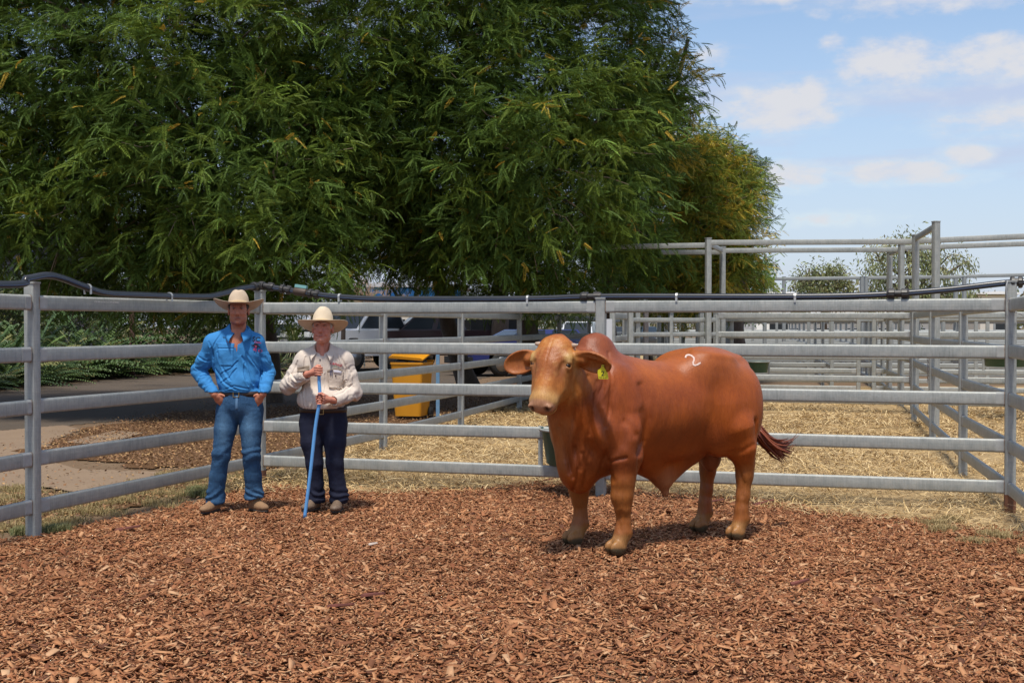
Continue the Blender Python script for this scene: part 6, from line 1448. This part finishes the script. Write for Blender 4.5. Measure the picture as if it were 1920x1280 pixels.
# far belt of trees: a mass nobody could count
n = 26000; az = rng.uniform(-.05, .46, n); Yv = rng.uniform(150, 190, n); xx = np.tan(az) * Yv; top = 4.3 + 3.2 * (n2(xx, Yv * 0, .05, 3, 4) - .35) + 1.6 * (n2(xx, Yv * 0, .22, 2, 9) - .5); z = top * np.sqrt(rng.random(n))
M_ = rot_rand(n, 1.2); s = rng.uniform(.5, 1.1, n); V, Fa = inst(np.stack([xx, Yv, z], 1), M_, np.stack([s, s, s], 1), LEAFQ, np.array([(0, 1, 2, 3)]))
c = np.array([(.13, .14, .06), (.17, .165, .075), (.21, .18, .10), (.10, .12, .05)])[(n2(xx, Yv, .12, 2, 6) * 7.9).astype(int) % 4] * (.8 + .4 * rng.random((n, 1))); o = mesh_np('distant_wood', V, Fa, M_gum, False, colors=np.repeat(c, 4, 0)); meta(o, 'low hazy belt of olive trees along the horizon', 'wood', kind='stuff')
# bare winter tree in the gap
def twig_tree(name, label, base, h, seed, colr):
    rr = random.Random(seed); m = MB()
    def grow(p, d, L, r, dep):
        q = p + d * L; m.tube([p, p.lerp(q, .5) + Vector((rr.gauss(0, L * .05), 0, 0)), q], [r, r * .85, r * .65], 5 if dep < 3 else 3, False)
        if dep >= 6: return
        for _ in range(3 if dep > 1 else 3): nd = (d + Vector((rr.gauss(0, .5), rr.gauss(0, .5), rr.gauss(.12, .3)))).normalized(); grow(q, nd, L * rr.uniform(.6, .85), r * .6, dep + 1)
    grow(Vector((0, 0, -.1)), Vector((0, 0, 1)), h * .28, h * .025, 0); o = m.build(name, mat('bare twigs ' + name, colr, .9)); o.location = base; meta(o, label, 'tree', 'bare trees beyond the road'); return o
for px, Z, h, sd, lab in ((700, 58, 4.6, 2, 'bare pale brown tree in the gap left of the blue building'), (745, 62, 4.3, 5, 'thin bare tree before the blue building'), (668, 64, 4.8, 9, 'bare tan tree behind the two small signs')):
    g = W(px, 612, Z); twig_tree('bare_tree', lab, (g.x, Z, 0), h, sd, (.42, .29, .17))
# ---- fern bank beyond the road and spiky palms
def fern_mesh(seed, nf=34, L=1.5, stiff=.42, pairs=26, lw=.040, ll=.16, cols=((.06, .11, .025), (.09, .14, .035), (.17, .17, .05), (.045, .085, .02)), matf=None):
    r = np.random.default_rng(seed); V, C = [], []
    for k in range(nf):
        a = r.uniform(0, 2 * np.pi); e = r.uniform(.45, 1.4); Ln = L * r.uniform(.7, 1.15); u_ = np.array([math.cos(a), math.sin(a), 0]); col = np.array(cols[r.integers(0, len(cols))]) * (.8 + .4 * r.random())
        for i in range(pairs):
            t = (i + 1) / pairs; p = u_ * Ln * t * math.cos(e) * (1 + .2 * t) + np.array([0, 0, Ln * (t * math.sin(e) - stiff * t * t)]); sd = np.array([-u_[1], u_[0], 0]); w_ = ll * (1 - .75 * t ** 2) * min(1, t * 4)
            for s in (1, -1):
                tip = p + sd * s * w_ + u_ * w_ * .35 + np.array([0, 0, -.02 - .03 * r.random()]); f_ = u_ * lw; V += [p, p + (tip - p) * .5 + f_ * .5, tip, p + (tip - p) * .4 - f_ * .4]; C += [col] * 4
    V = np.array(V); return V, np.arange(len(V)).reshape(-1, 4), np.array(C)
M_fern = mat('fern leaves', (.1, .15, .04), .5, spec=.4, attr=True, transl=.15)
protos = []
for s in range(3):
    V, Fa, C = fern_mesh(s + 40); protos.append((V, Fa, C))
k = 0; meshes = {}
for row, (ya, off, hs) in enumerate(((0, 0, .95), (1.4, 30, 1.35), (2.8, 10, 1.8), (4.4, 40, 2.2))):
    for px in range(-60, 660, 62):
        py = np.interp(px, [-60, 0, 100, 240, 360, 520, 660], [738, 731, 720, 707, 701, 697, 694]); gx, gy = G(px + off + random.uniform(-12, 12), py - 2); gy += ya + random.uniform(-.3, .5)
        if px > 470 and row > 1: continue
        s = k % 3
        if s not in meshes: o = mesh_np('fern', *protos[s][:2], M_fern, False, colors=protos[s][2]); meshes[s] = o.data
        else: o = bpy.data.objects.new('fern', meshes[s]); COL.objects.link(o)
        o.location = (gx * (gy / (gy - ya)) if ya else gx, gy, .0); sc = hs * random.uniform(.75, 1.15); o.scale = (sc, sc, sc); o.rotation_euler = (0, 0, random.uniform(0, 6.28))
        meta(o, '%s fern, %s row of the bank, %s' % (['arching green', 'yellow tipped', 'dark olive'][s], ['front', 'second', 'third', 'back'][row], 'left of the left corner post' if px < 60 else 'right of the left corner post' if px < 200 else 'left of the man in blue' if px < 330 else 'beside the man in blue' if px < 480 else 'between the two men'), 'fern', 'ferns banked along the far side of the road'); k += 1
Mblade = mat('sword leaves', (.10, .14, .05), .5, island=[(.10, .15, .05), (.2, .22, .08), (.06, .09, .03), (.30, .27, .12)])
def spiky(px, py0, Z, r, label, h):
    base = W(px, 612, Z); root = empty('spiky_plant', (base.x, Z, 0)); meta(root, label, 'plant', 'spiky palms beside the road'); m = MB(); m.tube([Vector((0, 0, -.1)), Vector((.05, 0, h * .6)), Vector((0, 0, h))], [.09, .07, .06], 8); m.build('trunk', M_bark, root, True)
    V = []; 
    for k in range(170):
        d = rng.normal(0, 1, 3); d[2] = d[2] * .8 + .15; d /= np.linalg.norm(d); L = r * rng.uniform(.75, 1.1); c = np.array([0, 0, h]); s = np.cross(d, [0, 0, 1.]); s /= np.linalg.norm(s) + 1e-6; s *= .022; e = c + d * L - np.array([0, 0, .12 * L]); mdl = c + d * L * .5; V += [c - s * .5, mdl - s, e, mdl + s]
    V = np.array(V); mesh_np('leaf_head', V, np.arange(len(V)).reshape(-1, 4), Mblade, False, root)
spiky(520, 0, 36, .62, 'spiky palm with radiating sword leaves behind the corner post', .45); spiky(552, 0, 37, .75, 'taller spiky palm between the two men', 1.15); spiky(641, 0, 40, .75, 'spiky palm head rising above the rail left of the signs', 2.55)

M_hedge = mat('hedge leaves', (.05, .09, .03), .5, attr=True, transl=.12)
for i, (px, wd) in enumerate(((-40, 2.6), (90, 2.4), (210, 2.2), (320, 2.2), (420, 2.0))):
    g = W(px, 612, 45.5); leaf_tree('hedge_bush', ['dark bush at the left edge, before the shed', 'dark bush right of the left corner post, behind the ferns', 'dark bush behind the ferns below the steel beam', 'dark bush behind the ferns left of the blue shirted man', 'dark bush behind the hat of the blue shirted man'][i], [LB(px, 590, 45.5, wd, 1.2, 1.0), LB(px + 20, 560, 45.8, wd * .8, 1.1, .8)], 5200, .17, [(.05, .09, .028), (.07, .11, .03), (.04, .07, .025), (.12, .13, .04)], (g.x, 45.5, 0), .8, M_hedge, clump=.3, droop=.2, group='dark bushes behind the ferns', limbs=False, cat='bush')

g = W(760, 612, 45); leaf_tree('shade_tree', 'dark tree spreading over the parked vehicles, behind the large feathery trees', [LB(px, py, 45.5, 2.3, 3.2, .9) for px, py in ((560, 400), (660, 390), (760, 400), (860, 390), (960, 400), (1060, 420), (700, 330), (850, 320))], 12000, .24, [(.05, .09, .028), (.07, .11, .03), (.04, .07, .025)], (g.x + 3.2, 46.5, 0), 4.2, M_hedge, clump=.5, droop=.4, tr=.3)
# ------------------------------------------------------------------ things beyond the pens
M_tyre = mat('tyre', (.02, .02, .02), .85); M_rim = mat('wheel rim', (.35, .35, .36), .35, .8); M_glass = mat('car glass', (.02, .025, .03), .15, spec=.4); M_black = mat('black plastic', (.02, .02, .02), .5); M_lamp = mat('lamp glass', (.6, .6, .6), .1, coat=1)
def vehicle(name, label, cat, px, Z, yaw, paint, L=5.0, Wd=1.85, H=1.8, tray=False, bullbar=True, k=1.0):
    g = W(px, 612, Z); root = empty(name, (g.x, Z, 0), yaw); root.scale = (k, k, k); meta(root, label, cat, 'vehicles parked beyond the trees'); M_p = mat('paint ' + label[:14], paint, .3, .0, coat=.8, noise=(8, .15, tuple(c * .8 for c in paint)))
    hl = L / 2; prof = [(-hl, .45), (-hl, 1.0), (-hl + .9, 1.12), (-hl + 1.25, 1.15), (hl - .05, 1.12), (hl, .95), (hl, .45), (hl - .55, .42), (hl - .6, .72), (hl - .85, .92), (hl - 1.15, .92), (hl - 1.4, .72), (hl - 1.45, .42), (-hl + 1.5, .42), (-hl + 1.45, .72), (-hl + 1.2, .92), (-hl + .9, .92), (-hl + .62, .72), (-hl + .55, .42)]
    m = MB(); m.prism((0, -Wd / 2, 0), (0, Wd / 2, 0), [(-x, z) for x, z in prof]); m.build('body', M_p, root)
    ce = (-hl + 3.2) if tray else hl - .15; m = MB(); b0, b1 = -hl + 1.25, ce; vs = [(b0, -Wd / 2 + .06, 1.13), (b1, -Wd / 2 + .06, 1.13), (b1, Wd / 2 - .06, 1.13), (b0, Wd / 2 - .06, 1.13), (b0 + .75, -Wd / 2 + .22, H), (b1 - .25, -Wd / 2 + .22, H), (b1 - .25, Wd / 2 - .22, H), (b0 + .75, Wd / 2 - .22, H)]
    m.add(vs, [(0, 1, 5, 4), (1, 2, 6, 5), (2, 3, 7, 6), (3, 0, 4, 7), (4, 5, 6, 7)]); m.build('cab', M_p, root)
    def pane(a, b, c, d, nm='window'):
        vs_ = [Vector(v) for v in (a, b, c, d)]; ctr = sum(vs_, Vector()) / 4; n_ = (vs_[1] - vs_[0]).cross(vs_[3] - vs_[0]).normalized(); vs_ = [ctr + (v - ctr) * .86 + n_ * .012 for v in vs_]; mm = MB(); mm.add(vs_, [(0, 1, 2, 3)]); mm.build(nm, M_glass, root)
    V_ = [Vector(v) for v in vs]
    md = lambda a, b, t: a.lerp(b, t)
    pane(V_[3], V_[0], V_[4], V_[7], 'windscreen'); pane(V_[0], md(V_[0], V_[1], .5), md(V_[4], V_[5], .42), V_[4]); pane(md(V_[0], V_[1], .52), V_[1], V_[5], md(V_[4], V_[5], .48)); pane(V_[1], V_[2], V_[6], V_[5]); pane(md(V_[2], V_[3], .5), V_[3], V_[7], md(V_[6], V_[7], .55)); pane(V_[2], md(V_[2], V_[3], .48), md(V_[6], V_[7], .5), V_[6])
    for x in (-hl + 1.05, hl - 1.0):
        for s in (-1, 1):
            m = MB(); m.lathe((0, 0, 0), [(.26, -.11), (.37, -.10), (.39, -.06), (.39, .06), (.37, .10), (.26, .11)], 24, axis='Y'); w = m.build('wheel', M_tyre, root, True); w.location = (x, s * (Wd / 2 - .1), .39); m = MB(); m.lathe((0, s * .10, 0), [(.24, -.02), (.24, .015), (.10, .02), (.05, .03)], 16, axis='Y'); m.build('rim', M_rim, w, True)
    for s in (-1, 1): m = MB(); m.box((-hl - .01, s * .66, .86), (.05, .34, .18), bevel=.01); m.build('headlight', M_lamp, root)
    m = MB(); m.box((-hl - .01, 0, .84), (.04, .85, .2)); m.build('grille', M_black, root); m = MB(); m.box((-hl - .06, 0, .52), (.2, Wd, .22), bevel=.04); m.build('bumper', M_black, root)
    if bullbar:
        m = MB()
        for s in (-1, 1): m.tube([(-hl - .22, s * .28, .45), (-hl - .26, s * .28, 1.12)], .035, 8)
        for z, w_ in ((1.12, .62), (.92, .85), (.72, .9)): m.tube([(-hl - .15, -w_, z - .05), (-hl - .26, -w_ + .1, z), (-hl - .26, w_ - .1, z), (-hl - .15, w_, z - .05)], .032, 8)
        m.build('bull_bar', M_black, root); m = MB(); m.tube([(-hl - .1, .5, 1.1), (-hl - .1, .5, 2.2)], .012, 5); m.build('aerial', M_black, root)
    for s in ((-1, 1) if tray else ()): m = MB(); m.prism((ce + .1, s * (Wd / 2 - .03), 1.3), (hl, s * (Wd / 2 - .03), 1.3), [(-.02, -.15), (.02, -.15), (.02, .15), (-.02, .15)]); m.build('tray_side', M_black, root)
vehicle('pickup', 'white pickup with a black bull bar parked behind the older man', 'pickup', 690, 47, R(52), (.75, .75, .75), tray=True, k=1.3)
vehicle('pickup', 'dark maroon pickup parked in shade left of the yellow bin', 'pickup', 830, 47.5, R(10), (.04, .018, .02), L=5.2, tray=True, k=1.28)
vehicle('car', 'white car whose rear wheel arch shows between the two men', 'car', 535, 58, R(185), (.7, .68, .62), L=4.8, H=1.75, bullbar=False)
vehicle('car', 'dark blue car seen through the fence left of the bull head', 'car', 975, 42, R(28), (.02, .03, .16), L=4.4, H=1.5, bullbar=False)
vehicle('car', 'silver four wheel drive far behind above the bull head', 'car', 1085, 66, R(80), (.6, .62, .65), L=4.8, H=1.85)
vehicle('car', 'dark car in shade right of the middle fence post', 'car', 1165, 52, R(60), (.03, .035, .04), L=4.6, H=1.6, bullbar=False)
# yellow wheelie bin
def wheelie():
    b = G(770, 787); root = empty('wheelie_bin', (b[0], b[1] + .3, 0), R(-14)); meta(root, 'yellow wheelie bin with its lid ajar standing behind the side fence', 'bin')
    My = mat('yellow bin plastic', (.64, .27, .008), .5, noise=(5, .3, (.52, .21, .01))); m = MB(); n = 4
    def ring(w, d, z, r=.05): return [(x, y, z) for x, y in rrect(w, d, r, 3)]
    rings = [ring(.47, .50, .06), ring(.50, .54, .3), ring(.56, .62, .82), ring(.58, .66, .96)]; k = len(rings[0]); vs = [p for r_ in rings for p in r_]
    m.add(vs, [(i * k + j, i * k + (j + 1) % k, (i + 1) * k + (j + 1) % k, (i + 1) * k + j) for i in range(3) for j in range(k)] + [tuple(range(k - 1, -1, -1))]); m.build('bin_body', My, root)
    m = MB(); rs = [ring(.60, .68, .955, .06), ring(.60, .68, .985, .06), ring(.565, .645, .985, .06), ring(.565, .645, .955, .06)]; vs = [p for r_ in rs for p in r_]; m.add(vs, [(i * k + j, i * k + (j + 1) % k, ((i + 1) % 4) * k + (j + 1) % k, ((i + 1) % 4) * k + j) for i in range(4) for j in range(k)]); m.build('rim', My, root)
    m = MB(); [m.lathe((x_, y_, .93), [(.03, -.05), (r_, 0), (r_ * .9, .08), (r_ * .4, h_)], 10) for x_, y_, r_, h_ in ((-.1, -.1, .17, .15), (.12, .05, .15, .13), (-.05, .15, .15, .16), (.1, -.18, .12, .11))]; m.build('rubbish_bag', mat('black bag', (.015, .015, .015), .5), root)
    m = MB(); m.prism((0, -.36, 0), (0, .36, 0), [(-.31, -.015), (.31, -.015), (.31, .01), (.25, .03), (-.25, .03), (-.31, .01)]); o = m.build('lid', My, root); o.location = (0, .03, 1.13); o.rotation_euler = (R(13), R(4), 0)
    m = MB(); m.tube([(-.26, .36, 1.0), (-.26, .44, 1.0), (.26, .44, 1.0), (.26, .36, 1.0)], .016, 8); m.build('handle', My, root)
    for s in (-1, 1): m = MB(); m.lathe((s * .27, .22, .1), [(.03, -.02), (.1, -.022), (.1, .022), (.03, .02)], 18, axis='X'); m.build('wheel', M_tyre, root, True)
wheelie()
v = G(821, 796); m = MB(); m.prism((0, 0, -.1), (0, 0, 1.2), rrect(.06, .06, .008, 2), up=(0, 1, 0)); o = m.build('blue_post', mat('faded blue paint', (.10, .22, .36), .6, noise=(12, .5, (.2, .3, .4)))); o.location = (v[0], v[1], 0); meta(o, 'thin faded blue post right of the yellow bin', 'post')
# sheds and buildings
def wall_box(m, x0, x1, y0, y1, z0, z1): m.box(((x0 + x1) / 2, (y0 + y1) / 2, (z0 + z1) / 2), (x1 - x0, y1 - y0, z1 - z0))
a = W(-260, 612, 47); b = W(95, 612, 47); root = empty('shed', (a.x, 47, 0)); meta(root, 'grey shed in shade behind the ferns at the left edge', 'shed')
m = MB(); wall_box(m, 0, b.x - a.x, 0, 8, 0, 5.2); m.build('wall', mat('grey cladding', (.17, .15, .15), .8, noise=(3, .4, (.12, .11, .11))), root)
m = MB(); wall_box(m, -.4, b.x - a.x + .5, -1.2, 8.4, 5.25, 5.5); m.build('roof', mat('dark iron roof', (.07, .07, .08), .6), root)
m = MB(); wall_box(m, 4.0, b.x - a.x - .3, -.04, 0.0, .5, 2.3); m.build('opening', M_black, root)
m = MB(); m.prism((5.2, -.3, 3.3), (7.2, -.3, 1.8), rrect(.25, .12, .02)); m.build('brace', mat('dark steel', (.03, .03, .035), .6), root)
v = W(57, 612, 40); m = MB(); m.prism((0, 0, 0), (0, 0, 4), rrect(.16, .16, .02, 2), up=(0, 1, 0)); o = m.build('blue_post', mat('blue grey paint', (.06, .10, .19), .6)); o.location = (v.x, 40, 0); meta(o, 'dull blue post before the shed at the left edge', 'post')
a = W(235, 612, 40); b = W(450, 612, 40); root = empty('steel_gantry', (a.x, 40, 0)); meta(root, 'raised steel beam carrying orange lattice frames, glimpsed through the left tree', 'gantry')
zb = W(300, 505, 40).z; zt_ = W(300, 491, 40).z; m = MB(); wall_box(m, 0, b.x - a.x, 0, .15, zb, zt_); m.build('beam', mat('grey steel beam', (.16, .17, .19), .6), root)
Mo = mat('orange paint', (.55, .09, .02), .6); m = MB(); Lx = b.x - a.x; ztop = W(300, 430, 40).z
for i in range(13): x = Lx * i / 12; m.prism((x, .07, zt_), (x, .07, zt_ + .38), rrect(.03, .03, .004, 1), up=(0, 1, 0)); (i < 12) and m.prism((x, .07, zt_ + (.02 if i % 2 else .36)), (x + Lx / 12, .07, zt_ + (.36 if i % 2 else .02)), rrect(.025, .025, .004, 1))
m.prism((0, .07, zt_ + .38), (Lx, .07, zt_ + .38), rrect(.04, .04, .005, 1)); m.prism((0, .07, zt_ + .85), (Lx, .07, zt_ + .85), rrect(.04, .04, .005, 1)); m.build('lattice', Mo, root)
m = MB(); [m.prism((x, .07, 0), (x, .07, zb), rrect(.15, .15, .01, 1), up=(0, 1, 0)) for x in (.2, Lx - .2)]; m.prism((Lx * .35, .07, zb - .8), (Lx * .75, .07, zb - .1), rrect(.12, .12, .01, 1)); m.build('leg', mat('rust steel', (.12, .06, .045), .8), root)
def building(name, label, px0, px1, Z, top, band=None, col=(.6, .58, .54), roof=(.5, .5, .5), depth=9):
    a = W(px0, 612, Z); b = W(px1, 612, Z); z = W(px0, top, Z).z; root = empty(name, (a.x, Z, 0)); meta(root, label, 'building', 'low buildings in the distance'); w_ = b.x - a.x
    m = MB(); wall_box(m, 0, w_, 0, depth, 0, z - (.0 if not band else .0)); m.build('wall', mat('wall ' + label[:10], col, .8, noise=(1, .3, tuple(c * .8 for c in col))), root)
    if band: m = MB(); wall_box(m, -.1, w_ + .1, -.18, -.02, z - band[0], z + .05); m.build('fascia', mat('fascia ' + label[:8], band[1], .5), root)
    m = MB(); m.prism((w_ / 2, -.5, z + .05), (w_ / 2, depth + .5, z + .05), [(-w_ / 2 - .4, 0), (w_ / 2 + .4, 0), (w_ / 2 + .4, .12), (0, .12 + w_ * .04), (-w_ / 2 - .4, .12)]); m.build('roof', mat('roof ' + label[:10], roof, .5), root)
    for i in range(max(1, int(w_ / 3))): m = MB(); wall_box(m, 1 + i * 3, 2.4 + i * 3, -.04, -.005, .9, min(2.1, z - 1)); m.build('window', M_glass, root)
building('shop_building', 'building with a bright blue fascia seen through the gap under the trees', 655, 775, 78, 540, (.55, (.05, .28, .62)), (.62, .58, .5))
building('shop_building', 'second stretch of blue fascia right of the gap, before the middle tree trunks', 790, 862, 74, 540, (.5, (.05, .32, .68)), (.6, .56, .5))
building('farm_shed', 'long low white shed beyond the yards under the olive gum', 1418, 1482, 96, 553, None, (.75, .75, .75), (.8, .8, .8))
building('farm_shed', 'pale open shed roof in the distance near the right edge', 1838, 1898, 92, 553, None, (.55, .52, .48), (.75, .75, .75))
building('farm_shed', 'wide pale shed low behind the far yards on the right', 1450, 1760, 120, 596, None, (.6, .6, .6), (.7, .7, .7))
def road_sign(px, py0, py1, wpx, Z, colr, label):
    v = W(px, py0, Z); u = W(px, py1, Z); wd = wpx / F * Z; root = empty('road_sign', (v.x, Z, 0)); meta(root, label, 'sign', 'small signs beyond the road'); m = MB(); m.tube([(0, 0, 0), (0, 0, v.z)], .03, 8); m.build('pole', M_gal2, root); m = MB(); m.box((0, -.04, (v.z + u.z) / 2), (wd, .012, v.z - u.z), bevel=.0); m.build('sign_plate', mat('plate ' + label[:10], colr, .5), root)
    return root, v.z, u.z
r_, z1, z0 = road_sign(662, 532, 545, 5.5, 50, (.75, .75, .75), 'narrow white parking sign on a pole, left of two'); 
t = text_obj('P', .2, mat('sign ink', (.02, .06, .2), .6), r_, True, 'lettering'); t.location = (0, -.05, (z0 + z1) / 2 - .04); t.rotation_euler = (R(90), 0, 0)
road_sign(683, 532, 546, 8, 50, (.40, .42, .43), 'grey backed square sign on a dark pole, right of two')
